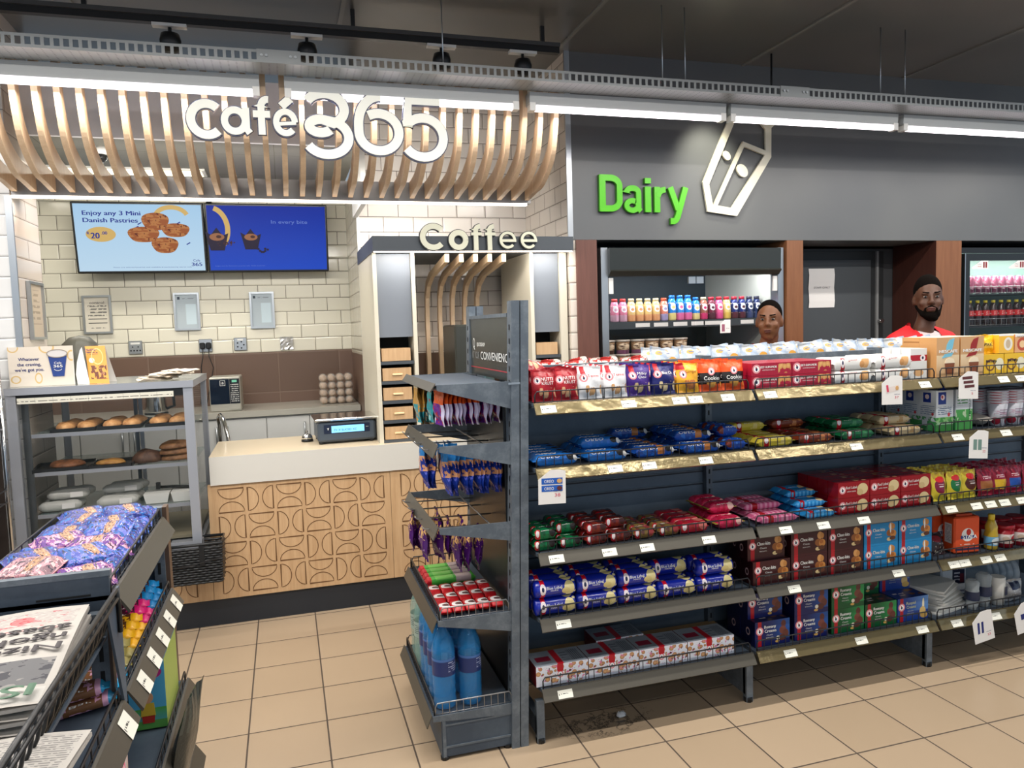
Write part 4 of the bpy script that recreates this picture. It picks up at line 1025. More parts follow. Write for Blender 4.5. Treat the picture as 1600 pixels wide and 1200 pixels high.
def flowpack(name,L,w,h,base,layers,rough=.25,fin=.014,seed=1,texts=(),n=16,sq=.55,crinkle=.45,endc=None):
    """horizontal film wrapped bar along X lying on z=0; UV u along, v around with the top at .5"""
    fm=art(name+'_wrap',base,layers,rough,crinkle=crinkle)
    def f():
        b=MB(); N=14; rnd=random.Random(seed)
        secs=[(-L/2,.98,.06),(-L/2+fin*.8,.95,.08),(-L/2+fin*1.3,.97,.75),(-L/2+fin*2.2,1,1)]
        m=5
        secs+=[(-L/2+fin*2.2+(L-fin*4.4)*(i+1)/m,1+.02*sin(i*2.2+seed),1+.03*sin(i*3.1+seed)) for i in range(m)]
        secs+=[(L/2-fin*1.3,.97,.75),(L/2-fin*.8,.95,.08),(L/2,.98,.06)]
        def S(u,v):
            x=-L/2+L*u; k=0
            while k<len(secs)-2 and secs[k+1][0]<x: k+=1
            a,c=secs[k],secs[k+1]; t=(x-a[0])/(c[0]-a[0]+1e-9); sw=a[1]+(c[1]-a[1])*t; sh=a[2]+(c[2]-a[2])*t
            an=-pi/2-2*pi*(v-.0); cx,cy=cos(an),sin(an)
            y=(abs(cx)**sq)*(1 if cx>0 else -1)*w/2*sw; z=(abs(cy)**sq)*(1 if cy>0 else -1)*h/2*sh
            return (x,-y if False else y,h/2+z*(1) if sh>.3 else h/2+z)
        idx=[]
        for x,_,_ in secs:
            row=[]
            for k in range(n+1): row.append(len(b.v)); b.v.append(S((x+L/2)/L,k/n))
            idx.append(row)
        for i in range(len(secs)-1):
            for k in range(n):
                u0=(secs[i][0]+L/2)/L; u1=(secs[i+1][0]+L/2)/L
                q=[idx[i][k],idx[i+1][k],idx[i+1][k+1],idx[i][k+1]]; uv=[(u0,k/n),(u1,k/n),(u1,(k+1)/n),(u0,(k+1)/n)]
                b.face(q[::-1],fm,uv[::-1],True)
        for t in texts:
            def fn(A,B,t=t):
                p=S(t[1]+A/L, t[2]-B/(2*(w+h)) ); dx=Vector((0,p[1],p[2]-h/2)); dx=dx.normalized()*.0012 if dx.length>0 else dx; return (p[0],p[1]+dx.y,p[2]+dx.z)
            b.text(t[0],(0,0,0),(1,0,0),(0,0,1),t[3],t[4],w=t[5] if len(t)>5 else None,fn=fn)
        return b.build(name)
    return f
def cylpack(name,L,r,base,layers,rough=.22,texts=()):
    fm=art(name+'_wrap',base,layers,rough,crinkle=.3,coat=.4)
    def f():
        b=MB(); P=[(.006,-L/2-.001),(r*.55,-L/2),(r*.9,-L/2+.004),(r,-L/2+.010)]+[(r,-L/2+.010+(L-.02)*i/4) for i in range(1,5)]+[(r*.9,L/2-.004),(r*.55,L/2),(.006,L/2+.001)]
        n=24; H0=-L/2
        rings=[]
        for rr,hx in P:
            row=[]
            for k in range(n+1):
                a=-pi/2-2*pi*k/n   # v=0 at the bottom, .25 = front, .5 = top
                row.append(len(b.v)); b.v.append((hx,rr*cos(a)*1.0,r+rr*sin(a)))
            rings.append((row,hx))
        for i in range(len(P)-1):
            for k in range(n):
                u0=(rings[i][1]-H0)/L; u1=(rings[i+1][1]-H0)/L
                q=[rings[i][0][k],rings[i+1][0][k],rings[i+1][0][k+1],rings[i][0][k+1]]; uv=[(u0,k/n),(u1,k/n),(u1,(k+1)/n),(u0,(k+1)/n)]
                b.face(q[::-1],fm,uv[::-1],True)
        for t in texts:
            def fn(A,B,t=t):
                a=-pi/2-2*pi*(t[2]+B/(2*pi*r)); return (-L/2+t[1]*L+A,(r+.0012)*cos(a),r+(r+.0012)*sin(a))
            b.text(t[0],(0,0,0),(1,0,0),(0,0,1),t[3],t[4],w=t[5] if len(t)>5 else None,fn=fn)
        return b.build(name)
    return f
def bottle(name,prof,bodym,capm,caph,label=None,n=20,capr=.014):
    """prof ends at the neck; a cap and a label are parts"""
    def f():
        o=empty(name); b=MB(); b.lathe(prof,bodym,(0,0,0),n); b.build('bottle_body',o)
        z=prof[-1][1]; c=MB(); c.lathe([(capr,z-.002),(capr,z+caph),(capr*.85,z+caph+.002)],capm,(0,0,0),n); c.build('cap',o)
        if label:
            z0,z1,rr,lm=label; l=MB(); l.lathe([(rr,z0),(rr,z1)],lm,(0,0,0),n,caps=False); l.build('label',o)
        return o
    return f

# ------------------------------------------------------------------ GONDOLA
LZ=(1.283,1.046,.733,.485,.219)
def wire_guard(x0,x1,y,z,h=.045,m=None,step=.034,par=None,axis='X',name='wire_guard'):
    m=m or m_wire; b=MB()
    P=lambda x,zz:(x,y,zz) if axis=='X' else (y,x,zz)
    b.tube([P(x0,z),P(x0,z+h*.7),P(x0+.008,z+h),P(x1-.008,z+h),P(x1,z+h*.7),P(x1,z)],.0028,m,6)
    b.tube([P(x0,z+.006),P(x1,z+.006)],.0016,m,6)
    x=x0+step
    while x<x1-.01: b.tube([P(x,z),P(x,z+h)],.0018,m,5,caps=False); x+=step
    return b.build(name,par)
tag_art=art('price_label_print',(224,224,212),[('rect',.06,.4,.12,.6,(60,60,60)),('lines',.2,.38,.72,.62,4,14,(80,80,78))],.4)
def price_labels(shelf,spots,z):
    for x in spots:
        b=MB(); w=.058
        p0=(2.5625,z-.006); p1=(2.5395,z-.040)
        b.quad([(x,p1[0]-.0035,p1[1]),(x+w,p1[0]-.0035,p1[1]),(x+w,p0[0]-.0035,p0[1]),(x,p0[0]-.0035,p0[1])],tag_art); b.build('price_label',shelf)
m_lipg=mat('clear_shelf_strip',(124,112,80),.2,.5,coat=.8)
NG(m_lipg).bump(NG(m_lipg).noise(NG(m_lipg).pos(),16,3),.35,.01)
def gondola():
    labs={0:{0:(.865,1.18,1.39,1.46,1.60),1:(1.12,1.26,1.50),2:(.88,1.09,1.245,1.51),3:(.90,),4:(.90,)},
          1:{0:(1.79,2.55),1:(2.20,),2:(1.86,2.04,2.24),3:(1.90,2.42),4:(1.88,2.23,2.55)},
          2:{0:(2.98,3.08,3.18),1:(2.73,3.0),2:(2.70,2.84,2.92,3.0,3.1),3:(2.72,2.78,2.90,2.98),4:(2.74,2.96)}}
    for bay in range(3):
        x0=.842+.917*bay; x1=x0+.905; xp=x0+.888
        o=empty('shelf_bay',((x0+x1)/2,2.92,0)); tag(o,'dark blue-grey metal shelf bay of biscuits, %s of the long gondola'%('first from the end rack','middle one','farthest from the end rack')[bay],'shelf','bays of the long gondola')
        ox,oy=(x0+x1)/2,2.92
        def fin(ob): ob.location=(-ox,-oy,0); return ob
        b=MB(); b.box(x0,2.91,.10,xp,2.93,1.365,m_gondback_lit)
        for z in (.955,.90,.845,.66,.605,.38,.16): b.box(x0,2.904,z,xp,2.912,z+.006,mat('panel_groove',(34,40,48),.5)); b.box(x0,2.905,z+.006,xp,2.911,z+.010,m_gondpost)
        fin(b.build('back_panel',o))
        b=MB(); b.box(x0,2.90,1.365,xp,2.94,1.40,m_gondpost); fin(b.build('top_rail',o))
        for k,z in enumerate(LZ):
            s=empty('shelf'); s.parent=o; s.location=(-ox,-oy,0)
            b=MB(); b.box(x0+.004,2.565,z-.012,x1-.004,2.908,z-.002,m_gond)
            for x in (x0+.006,x1-.012): b.prism([(2.57,z-.014),(2.90,z-.075),(2.90,z-.014)],x,x+.004,m_gondpost,'YZ')
            b.build('shelf_board',s)
            b=MB(); m=m_lipg if k<2 or (k==4 and bay==1) or (k>=2 and bay==2) else m_lip
            b.prism([(2.536,z-.036),(2.540,z-.040),(2.566,z-.006),(2.572,z-.002),(2.566,z+.002),(2.560,z-.001)][::-1],x0+.002,x1-.002,m,'YZ'); b.build('price_edge',s)
            g=wire_guard(x0+.01,x1-.01,2.573,z-.002,.044,None,.034,s)
            for q in labs[bay].get(k,()):
                bb=MB(); w=.058; bb.quad([(q,2.5370,z-.032),(q+w,2.5370,z-.032),(q+w,2.5538,z-.0075),(q,2.5538,z-.0075)],tag_art); bb.build('price_label',s)
            # rear shelf of the double sided unit
            b=MB(); b.box(x0+.004,2.932,z-.012,x1-.004,3.28,z-.002,m_gond); b.build('rear_shelf_board',s)
            b=MB(); b.box(x0+.002,3.28,z-.045,x1-.002,3.285,z+.03,m_lip); b.build('rear_price_edge',s)
        for x in ((x0-.028,) if bay else (x0-.012,)):
            b=MB(); b.box(x,2.88,0,x+.03,2.96,1.41,m_gondpost)
            for i in range(30): b.box(x+.012,2.878,.12+i*.043,x+.018,2.8805,.14+i*.043,m_dark)
            fin(b.build('slotted_post',o))
            b=MB(); b.box(x,2.60,.03,x+.03,2.88,.15,m_gondpost) if bay else b.box(x,2.60,.03,x+.03,2.88,.10,m_gondpost)
            b.box(x,2.59,.0,x+.03,2.615,.165,m_gondpost); b.lathe([(.018,0),(.018,.02)],m_black,(x+.015,2.602,0),10); fin(b.build('foot',o))
        if bay==2:
            b=MB(); b.box(x1,2.88,0,x1+.03,2.96,1.41,m_gondpost); fin(b.build('slotted_post',o)); b=MB(); b.box(x1,2.59,0,x1+.03,2.88,.165,m_gondpost); fin(b.build('foot',o))
gondola()

def row_fill(key,builder,xs,y0,dy,ny,z,label,cat,group,zl=1,dz=0,rz=0.0,jit=.0,skip=None,scale=None,tilt=0):
    """copies of one packet in columns xs, ny deep, zl high; every label says column, depth and layer"""
    names_d=['front','second','third','fourth','fifth']; names_l=['bottom','middle','top'] if zl==3 else ['lower','upper']
    for l in range(zl):
        for j in range(ny):
            for i,x in enumerate(xs):
                if skip and (i,j,l) in skip: continue
                t=label
                if len(xs)>1: t+=', '+ORD[i]+' column'
                if ny>1: t+=', '+names_d[j]+' row'
                if zl>1: t+=', '+names_l[l]+' layer'
                place(key,builder,(x+random.uniform(-jit,jit),y0+dy*j,z+dz*l),(tilt,0,rz+random.uniform(-jit,jit)*4),t,cat,group,scale)

BIS=((214,170,120),(176,120,70)); GOLD=((226,200,140),(190,150,90))
def products():
    z=LZ[0]+.001; S1='biscuit bags on the top shelf'
    def bagart(base,text,tc,bis,bc=None,dark=None,tw=.05,th=.010):
        L=[('vor',.02,.04,.98,.42,6,3.6,bis[0],bis[1],.46)]
        if dark: L=[('rect',0,.30,1,.62,dark)]+L
        if bc: L.insert(0,('rect',0,.60,1,1,bc))
        return L+[('rect',.10,.78,.30,1.0,RED)]+emblem(.21,.66,.12,.9)
    y0=2.610
    P=dict(
      red=pouch('tall_red_biscuit_bag',.095,.118,.045,(150,16,30),bagart((150,16,30),'',0,((230,190,150),(190,130,90))),[('NUTTI',.6,.70,.013,m_whiteink,.05),('KRUST',.62,.57,.012,m_whiteink,.05)],seed=1),
      ten=pouch('white_biscuit_bag',.097,.120,.045,(226,228,230),bagart((226,228,230),'',0,((222,180,130),(190,140,90))),[('Tennis',.60,.72,.012,m_red,.05)],seed=2),
      pur=pouch('purple_biscuit_bag',.096,.118,.045,(62,34,120),bagart((62,34,120),'',0,((226,206,160),(196,170,120))),[('Milky',.62,.72,.011,m_whiteink,.045),('Chox',.62,.60,.010,m_whiteink,.04)],seed=3),
      blu=pouch('navy_biscuit_bag',.098,.118,.045,(22,28,96),bagart((22,28,96),'',0,((226,212,170),(200,176,130))),[('Blue Ch',.62,.70,.011,m_whiteink,.05)],seed=4),
      gin=pouch('yellow_ginger_bag',.098,.116,.045,(232,170,50),[('rect',0,.78,.35,1,RED),('vor',.02,.04,.98,.42,5,3,(214,140,80),(170,90,46),.5)]+emblem(.25,.62,.13,.9),[('Ginger',.62,.72,.013,mat('brown_print',(130,70,20),.4),.05)],seed=5),
      nut=pouch('orange_and_black_bag',.100,.118,.045,(222,84,30),[('rect',0,.24,1,.62,(30,26,26)),('vor',.02,.02,.98,.30,6,3,(230,180,90),(190,120,50),.48)]+emblem(.48,.66,.12,.9),[('Cookies',.5,.44,.016,m_whiteink,.075)],seed=6))
    specs=[('red',(.900,.985),'tall red biscuit bag with pale biscuits printed','tall_red'),('ten',(1.085,1.187),'white biscuit bag with red tag','white'),('pur',(1.285,),'purple biscuit bag with red tag','p'),('blu',(1.387,),'navy biscuit bag with red tag','b'),('gin',(1.489,),'yellow ginger biscuit bag with red corner','g'),('nut',(1.593,1.695),'orange and black biscuit bag','n')]
    for k,xs,lab,_ in specs:
        row_fill('b_'+k,P[k],xs,y0,.052,4,z,lab+' on the top shelf','biscuit bag',S1,jit=.003,tilt=radians(-6))
    o=place('b_red',P['red'],(.90,2.66,z+.112),(radians(-75),0,.4),'tall red biscuit bag lying across the tops of the others beside the post','biscuit bag',S1)
    # bay 2, top shelf
    pg=art('x',(0,0,0),[]) if False else None
    bis=[('vor',.66,.14,.97,.90,9,2.2,(232,186,120),(200,140,76),.55)]
    f=carton('ruby_finger_biscuit_carton',.187,.062,.050,(164,22,50),[('bars',0,0,1,1,14,.03,(190,60,84))]+bis+emblem(.12,.55,.34,3.6),[('EET-SUM-MOR',.42,.68,.009,m_whiteink,.075,.0004),('SHORTBREAD BISCUITS',.42,.44,.004,m_whiteink,.06)])
    row_fill('ruby',f,(1.862,2.052),2.595,.068,3,z,'ruby red finger biscuit carton on the top shelf','biscuit carton','ruby biscuit cartons on the top shelf',zl=2,dz=.051)
    f2=flowpack('white_tennis_packet',.196,.062,.052,(226,226,222),[('rect',.18,0,.28,1,RED),('ell',.23,.27,.05,.07,(240,230,230)),('ell',.23,.27,.02,.03,NAVY),('ell',.80,.27,.10,.09,(222,172,116)),('ell',.72,.24,.06,.05,(206,150,92)),('ell',.23,.5,.05,.07,(240,230,230))],texts=[('Tennis',.48,.28,.010,m_red,.045)],fin=.006,sq=.35,rough=.35,crinkle=.2)
    row_fill('tennis',f2,(2.255,2.460),2.625,.066,3,z,'white tennis biscuit packet on the top shelf','biscuit packet','white biscuit packets on the top shelf',zl=2,dz=.053,skip={(0,2,1)})
    f3=pouch('tall_white_biscuit_carton',.09,.125,.03,(226,226,222),[('rect',.0,.62,1,.80,RED),('ell',.8,.71,.12,.09,(240,230,230)),('vor',.3,.05,.9,.4,4,3,(222,172,116),(190,130,80),.5)])
    c3=carton('tall_white_biscuit_carton',.088,.05,.128,(226,226,222),[('rect',0,.58,1,.78,RED),('ell',.75,.68,.16,.11,(240,230,230)),('ell',.75,.68,.06,.05,NAVY),('ell',.5,.18,.3,.12,(222,172,116))])
    for j in range(3): place('tallw',c3,(2.618,2.62+.056*j,z),0,'tall white biscuit carton with red band beside the coffee boxes, %s from the shelf edge'%ORD[j],'biscuit carton','tall white biscuit cartons')
    # bay 3, top shelf: coffee boxes
    for k,(x,acc,nm,w) in enumerate(((2.748,(120,190,214),'pale blue',.128),(2.882,(150,36,30),'brown-red',.134))):
        am=mat('swoosh_%d'%k,acc,.4); cf=mat('coffee_brown',(132,72,40),.4); tp=mat('coffee_froth',(236,220,190),.4)
        def f(w=w,am=am,k=k):
            base=art('coffee_carton_art',(204,160,112),[('grad',0,0,1,.55,(228,206,168),'v')],.35); sd=art('coffee_carton_side',(196,146,92),[('rect',.04,.86,.5,.9,(160,110,60)),('rect',.5,0,.505,1,(150,100,60))],.4)
            b=MB(); W=w-.004; b.box(-W/2,0,0,W/2,.19,.172,sd,front=base,top=mat('carton_top_cream',(226,208,180),.5))
            b.prism([(-.012,.118),(.022,.118),(.034,.168),(.006,.160),(-.008,.140)],-.0012,-.0004,am); b.prism([(-.035,.082),(.018,.090),(.030,.106),(-.018,.100)],-.0012,-.0004,am)
            b.text('NESCAFE',(0,-.0018,.112),(1,0,0),(0,0,1),.013,m_whiteink,w=W*.80,bold=.0008)
            b.prism([(-.012,.012),(.030,.012),(.036,.062),(-.018,.062)],-.0012,-.0004,cf); b.prism([(-.019,.060),(.037,.060),(.030,.078),(.008,.084),(-.012,.076)],-.0016,-.0004,tp)
            return b.build('coffee_carton')
        for j in range(1): place('cof%d'%k,f,(x,2.592,z),0,'tan instant coffee carton with a %s swoosh and a coffee glass'%nm,'coffee carton','tan coffee cartons')
    yl=carton('yellow_instant_meal_carton',.118,.16,.088,(236,190,40),[('ell',.35,.45,.22,.3,(120,70,30)),('ell',.35,.45,.16,.22,(236,190,40)),('ell',.8,.5,.2,.3,(236,230,200))],[('Ricoffy',.40,.66,.012,m_ink,.06,.0006)])
    row_fill('yel',yl,(3.012,3.135),2.60,.165,1,z,'yellow carton with dark brown lettering on the top shelf','carton','yellow cartons on the top shelf')
    yc=carton('red_brown_end_carton',.09,.16,.088,(140,52,28),[('ell',.5,.5,.3,.3,(200,120,60))])
    row_fill('rbe',yc,(3.25,3.345,3.44),2.60,.165,1,z,'red-brown carton on the top shelf beyond the yellow cartons','carton','red-brown cartons')
    tb=pouch('tilted_yellow_bag',.085,.085,.03,(240,186,30),[('rect',.1,.3,.9,.6,(250,210,80))],[('PAK',.5,.5,.016,m_ink,.05)],seed=9)
    place('tyb',tb,(3.0,2.63,z+.090),0,'small yellow bag leaning on top of the yellow cartons','bag')
    wl=carton('white_topped_drink_box',.085,.10,.082,(244,190,60),[('ell',.62,.5,.30,.36,(236,232,220)),('ell',.62,.5,.16,.24,(200,180,150)),('rect',0,.93,1,1,(240,240,236))],topc=(236,226,210))
    row_fill('wtd',wl,(3.085,),2.60,.1,1,z+.090,'yellow box with a white bowl picture standing on the yellow cartons','box',None)
    wl2=carton('noodle_cup_box',.085,.10,.082,(226,170,120),[('ell',.5,.45,.36,.36,(190,80,50)),('ell',.5,.45,.2,.2,(236,200,150)),('rect',0,.86,1,1,(240,240,236))],[('NOODLE',.5,.86,.008,m_ink,.06)],topc=(236,226,210))
    row_fill('ncb',wl2,(3.178,),2.60,.1,1,z+.090,'orange box with a round bowl picture on top of the yellow cartons','box',None)

    # ---------- second shelf
    z=LZ[1]+.001
    ore=lambda nm,c,acc: flowpack(nm,.186,.056,.042,c,[('noise',0,.15,1,.6,8,6,(40,110,200),.56),('ell',.80,.33,.10,.09,(30,26,26)),('ell',.92,.30,.08,.10,(226,226,222)),('ell',.80,.52,.08,.06,(30,26,26))]+([('rect',.55,.2,.7,.5,acc)] if acc else []),texts=[('OREO',.36,.335,.020,m_whiteink,.075),('OREO',.36,.53,.018,m_whiteink,.07)])
    f=ore('blue_sandwich_biscuit_packet',(26,104,184),None)
    row_fill('oreo',f,(.935,),2.612,.058,5,z,'bright blue sandwich biscuit packet beside the post','biscuit packet','blue biscuit packets on the second shelf')
    row_fill('oreo',f,(1.135,),2.612,.058,5,z,'bright blue sandwich biscuit packet, next pile from the post','biscuit packet','blue biscuit packets on the second shelf',zl=2,dz=.041,skip={(0,0,1),(0,3,1),(0,4,1)})
    f=ore('deep_blue_biscuit_packet',(24,74,160),(190,120,60))
    row_fill('oreo2',f,(1.336,1.535),2.612,.058,5,z,'deep blue biscuit packet with cookie picture','biscuit packet','blue biscuit packets on the second shelf',zl=2,dz=.041,skip={(0,0,1),(0,1,1),(0,2,1),(1,0,1),(0,3,1)},jit=.004)
    f=flowpack('small_blue_biscuit_packet',.11,.056,.045,(24,70,160),[('noise',0,.15,1,.6,8,6,(90,150,220),.6),('rect',.1,.2,.3,.45,(120,50,40))],texts=[('oreo',.6,.33,.014,m_whiteink,.045)])
    row_fill('oreo3',f,(1.690,),2.612,.058,4,z,'short blue biscuit packet at the bay joint','biscuit packet','blue biscuit packets on the second shelf',zl=2,dz=.046,skip={(0,0,1)})
    def slim(nm,c,band,c2): return flowpack(nm,.185,.058,.038,c,[('rect',.20,0,.32,1,RED),('ell',.26,.3,.05,.07,(240,230,230)),('noise',.55,.2,1,.6,5,5,c2,.5),('rect',.0,.62,1,.70,band)],sq=.4,texts=[('Eet-Sum',.50,.33,.009,m_whiteink,.04)])
    for key,xs,c,band,c2,lab,zl in (('yel2',(1.872,),(206,186,60),(230,214,110),(226,206,120),'yellow biscuit packet with red band on the second shelf',2),('brn2',(2.068,),(122,52,28),(90,36,20),(190,120,70),'rust brown biscuit packet with red band on the second shelf',2),('grn2',(2.275,),(22,104,62),(16,80,50),(70,140,90),'green biscuit packet with red band on the second shelf',2),('crm2',(2.52,),(206,186,146),(190,160,110),(186,150,100),'cream biscuit packet with red band on the second shelf',2)):
        row_fill(key,slim(key.replace('2','')+'_packet' if False else {'yel2':'yellow_biscuit_packet','brn2':'rust_biscuit_packet','grn2':'green_biscuit_packet','crm2':'cream_biscuit_packet'}[key],c,band,c2),xs,2.615,.062,4,z,lab,'biscuit packet','banded biscuit packets on the second shelf',zl=zl,dz=.039,skip={(0,0,1)} if key in('grn2','crm2') else {(0,0,1),(0,1,1),(0,2,1)},jit=.004)
    # long life milk cartons
    for k,(xx,nm) in enumerate(((2.742,'milk'),(2.85,'par'))):
        def f(k=k):
            o=empty('milk_carton'); w,d,h=.094,.094,.178
            L=[('grad',0,.0,1,.34,(120,196,80),'v'),('rect',0,0,1,.16,(60,140,60)),('noise',0,.18,1,.34,4,9,(70,150,70),.5),('rect',.12,.66,.58,.96,(28,52,140)),('ell',.38,.83,.12,.07,(240,220,220)),('ell',.35,.84,.05,.04,RED),('lines',.1,.40,.9,.6,22,7,(90,110,140)),('ell',.75,.40,.08,.05,(200,60,70))]
            if k: L=[('rect',0,0,1,.5,(80,170,80)),('noise',0,.2,1,.5,4,4,(200,226,180),.55),('lines',.1,.6,.7,.9,14,6,(90,150,90))]
            fm=art('milk_carton_front_%d'%k,(216,222,226),L,.35); sm=art('milk_carton_side',(204,212,218),[('rect',0,0,1,.24,(70,150,90)),('noise',0,.22,1,.34,5,9,(70,150,90),.5),('rect',.2,.12,.5,.26,(214,220,226)),('rect',.25,.70,.7,.94,(28,52,140)),('ell',.48,.84,.12,.06,(230,210,210)),('lines',.1,.40,.9,.62,20,6,(120,140,170)),('ell',.8,.42,.07,.04,(200,60,70))],.35)
            b=MB(); b.box(-w/2,0,0,w/2,d,h,sm,front=fm,top=mat('carton_top_white',(216,222,226),.4))
            if k: b.text('parmalat',(w/2-.014,-.001,h*.58),(0,0,-1),(1,0,0),.013,mat('dark_green_print',(20,70,50),.4),w=.10)
            b.build('carton_body',o)
            b=MB(); b.lathe([(.014,h),(.014,h+.012),(.011,h+.014)],mat('blue_cap',(30,60,150),.35),(.015,.03,0),16); b.build('screw_cap',o); return o
        for j in range(3): place('milk%d'%k,f,(xx,2.600+.096*j,z),0,('white and green milk carton with blue logo, %s from the shelf edge' if k==0 else 'milk carton with green front and vertical lettering on the second shelf, %s from the edge')%ORD[j],'milk carton','long life milk cartons')
    f=pouch('flat_paper_bag_of_sugar',.10,.13,.05,(196,188,176),[],seed=8)
    o=place('pbag',f,(2.99,2.74,z+.026),(radians(90),0,.2),'low grey-white paper bag lying between the milk cartons and the cups','bag')
    def cup():
        o=empty('paper_cup_stack'); a=art('cup_stack_art',(206,208,216),[('noise',.30,.12,.75,.7,6,8,(190,160,176),.56),('ell',.62,.22,.10,.16,(170,40,60)),('ell',.33,.22,.10,.16,(170,40,60)),('lines',.4,.3,.6,.8,10,6,(150,130,150))],.4)
        b=MB(); b.lathe([(.030,0),(.041,.10)],a,(0,0,0),22); b.build('cup_body',o)
        for i in range(5):
            b=MB(); b.lathe([(.041,.10+.012*i),(.0435,.104+.012*i),(.042,.112+.012*i)],a,(0,0,0),22,caps=(i==4)); b.build('cup_rim',o)
        return o
    row_fill('cup',cup,(3.075,3.165,3.255),2.63,.09,2,z,'stack of white printed paper cups on the second shelf','paper cups','paper cup stacks')

    # ---------- third shelf
    z=LZ[2]+.001
    def small(nm,c,c2,c3,L=.094,w=.05,h=.040,text='Topper'): return flowpack(nm,L,w,h,c,[('noise',0,.1,1,.9,5,5,c2,.52),('rect',.08,.12,.28,.42,RED),('ell',.18,.28,.07,.07,(236,226,226)),('ell',.80,.3,.14,.10,c3),('ell',.75,.52,.16,.07,c3)],sq=.45,fin=.007,texts=[(text,.5,.33,.008,m_whiteink,.034)])
    for key,nm,xs,c,c2,c3,lab,zl,ny,skip in (
        ('grn3','small_green_biscuit_packet',(.882,.982),(12,110,62),(18,84,50),(30,20,18),'small shiny green biscuit packet on the third shelf',2,4,{(0,3,1),(1,0,1)}),
        ('rst3','small_rust_biscuit_packet',(1.084,1.186),(120,38,24),(90,28,30),(60,24,20),'small rust red biscuit packet on the third shelf',2,4,{(1,0,1)}),
        ('gld3','small_gold_biscuit_packet',(1.287,1.388),(128,104,52),(96,60,50),(160,60,60),'small dull gold biscuit packet on the third shelf',1,4,None),
        ('pnk3','gold_ended_pink_packet',(1.500,),(176,26,52),(150,40,40),(214,120,110),'pink biscuit packet with gold ends on the third shelf',1,4,None)):
        row_fill(key,small(nm,c,c2,c3) if key!='pnk3' else small(nm,c,c2,c3,.13,.056,.044),xs,2.612,.053 if key!='pnk3' else .06,ny,z,lab,'biscuit packet','small biscuit packets on the third shelf',zl=zl,dz=.041,skip=skip,jit=.004)
    row_fill('pnk3b',flowpack('pink_wafer_packet',.135,.055,.046,(206,40,84),[('noise',0,.1,1,.9,6,5,(180,26,60),.5),('rect',0,0,.08,1,(170,150,60)),('rect',.92,0,1,1,(170,150,60)),('ell',.8,.3,.12,.1,(236,190,180))],texts=[('Wafers',.5,.33,.010,m_whiteink,.05)]),(1.660,),2.612,.06,4,z,'bright pink wafer packet with gold ends','biscuit packet','small biscuit packets on the third shelf',zl=2,dz=.047,skip={(0,0,1)})
    f=flowpack('pale_pink_wafer_packet',.20,.05,.028,(214,96,140),[('bars',0,.1,1,.9,9,.5,(230,150,180)),('rect',.25,0,.38,1,RED)],sq=.4)
    row_fill('ppw',f,(1.885,),2.61,.055,5,z,'flat pale pink wafer packet on the third shelf','biscuit packet','flat wafer packets on the third shelf',zl=2,dz=.029,skip={(0,0,1),(0,1,1)})
    f=flowpack('sky_blue_wafer_packet',.17,.055,.030,(40,140,206),[('rect',.2,0,.32,1,RED),('ell',.8,.4,.12,.1,(226,200,150)),('bars',0,.1,1,.3,9,.5,(90,180,230))],sq=.4,texts=[('Wafers',.55,.4,.009,m_whiteink,.05)])
    row_fill('sbw',f,(2.082,),2.61,.06,4,z,'flat sky blue wafer packet on the third shelf','biscuit packet','flat wafer packets on the third shelf',zl=3,dz=.031,skip={(0,0,1),(0,0,2),(0,1,2)})
    rb=carton('crimson_biscuit_block',.158,.062,.066,(150,14,26),[('ell',.78,.5,.17,.36,(222,200,150)),('ell',.70,.3,.1,.2,(206,180,130))]+emblem(.14,.52,.24,2.4),[('Red Label',.42,.66,.012,m_whiteink,.055),('LEMON CREAMS',.42,.40,.005,m_whiteink,.045)],rough=.22,topc=(134,16,26),top=[('vor',.6,.1,.95,.8,3,3,(200,170,120),(150,90,60),.4)])
    row_fill('crimson',rb,(2.258,2.420,2.582),2.592,.066,4,z,'glossy crimson biscuit block with pale biscuit picture','biscuit carton','crimson biscuit blocks on the third shelf',zl=2,dz=.067)
    for k,(x,c,blob,lab,w) in enumerate(((2.728,(226,206,60),(130,20,60),'yellow soup sachet bag with a maroon badge',.085),(2.815,(226,206,60),(20,120,60),'yellow soup sachet bag with a green badge',.085),(2.902,(226,206,60),(90,40,30),'yellow soup sachet bag with a brown badge',.085))):
        f=pouch('yellow_soup_bag_%s'%('maroon','green','brown')[k],w,.128,.038,c,[('noise',0,.78,1,1,7,5,(190,160,50),.5),('ell',.5,.52,.36,.24,blob),('ell',.5,.76,.28,.10,(226,40,40)),('lines',.3,.48,.7,.6,12,5,(240,230,220)),('vor',0,.02,1,.26,4,2,(206,160,100),(160,110,60),.5)],seed=20+k)
        row_fill('soup%d'%k,f,(x,),2.612,.045,4,z,lab,'soup bag','soup bags on the third shelf',jit=.003,tilt=radians(-5))
    for k,(x,lab,pc) in enumerate(((2.990,'maroon noodle bag with a brown picture',(176,110,60)),(3.078,'maroon noodle bag with a yellow panel',(236,190,50)),(3.166,'maroon noodle bag with a blue panel',(40,90,180)),(3.254,'maroon noodle bag past the blue one',(200,120,60)))):
        f=pouch('maroon_noodle_bag_%s'%('brown','yellow','blue','plain')[k],.086,.125,.040,(150,24,52),[('rect',.1,.2,.9,.55,pc),('noise',0,.72,1,1,7,5,(110,16,40),.5),('lines',.2,.62,.8,.72,16,6,(240,210,210)),('vor',0,.02,1,.2,5,2,(90,160,90),(206,180,100),.5)],seed=30+k)
        row_fill('nood%d'%k,f,(x,),2.612,.047,4,z+.0,lab,'noodle bag','noodle bags on the third shelf',jit=.003,tilt=radians(-5))

    # ---------- fourth shelf
    z=LZ[3]+.001
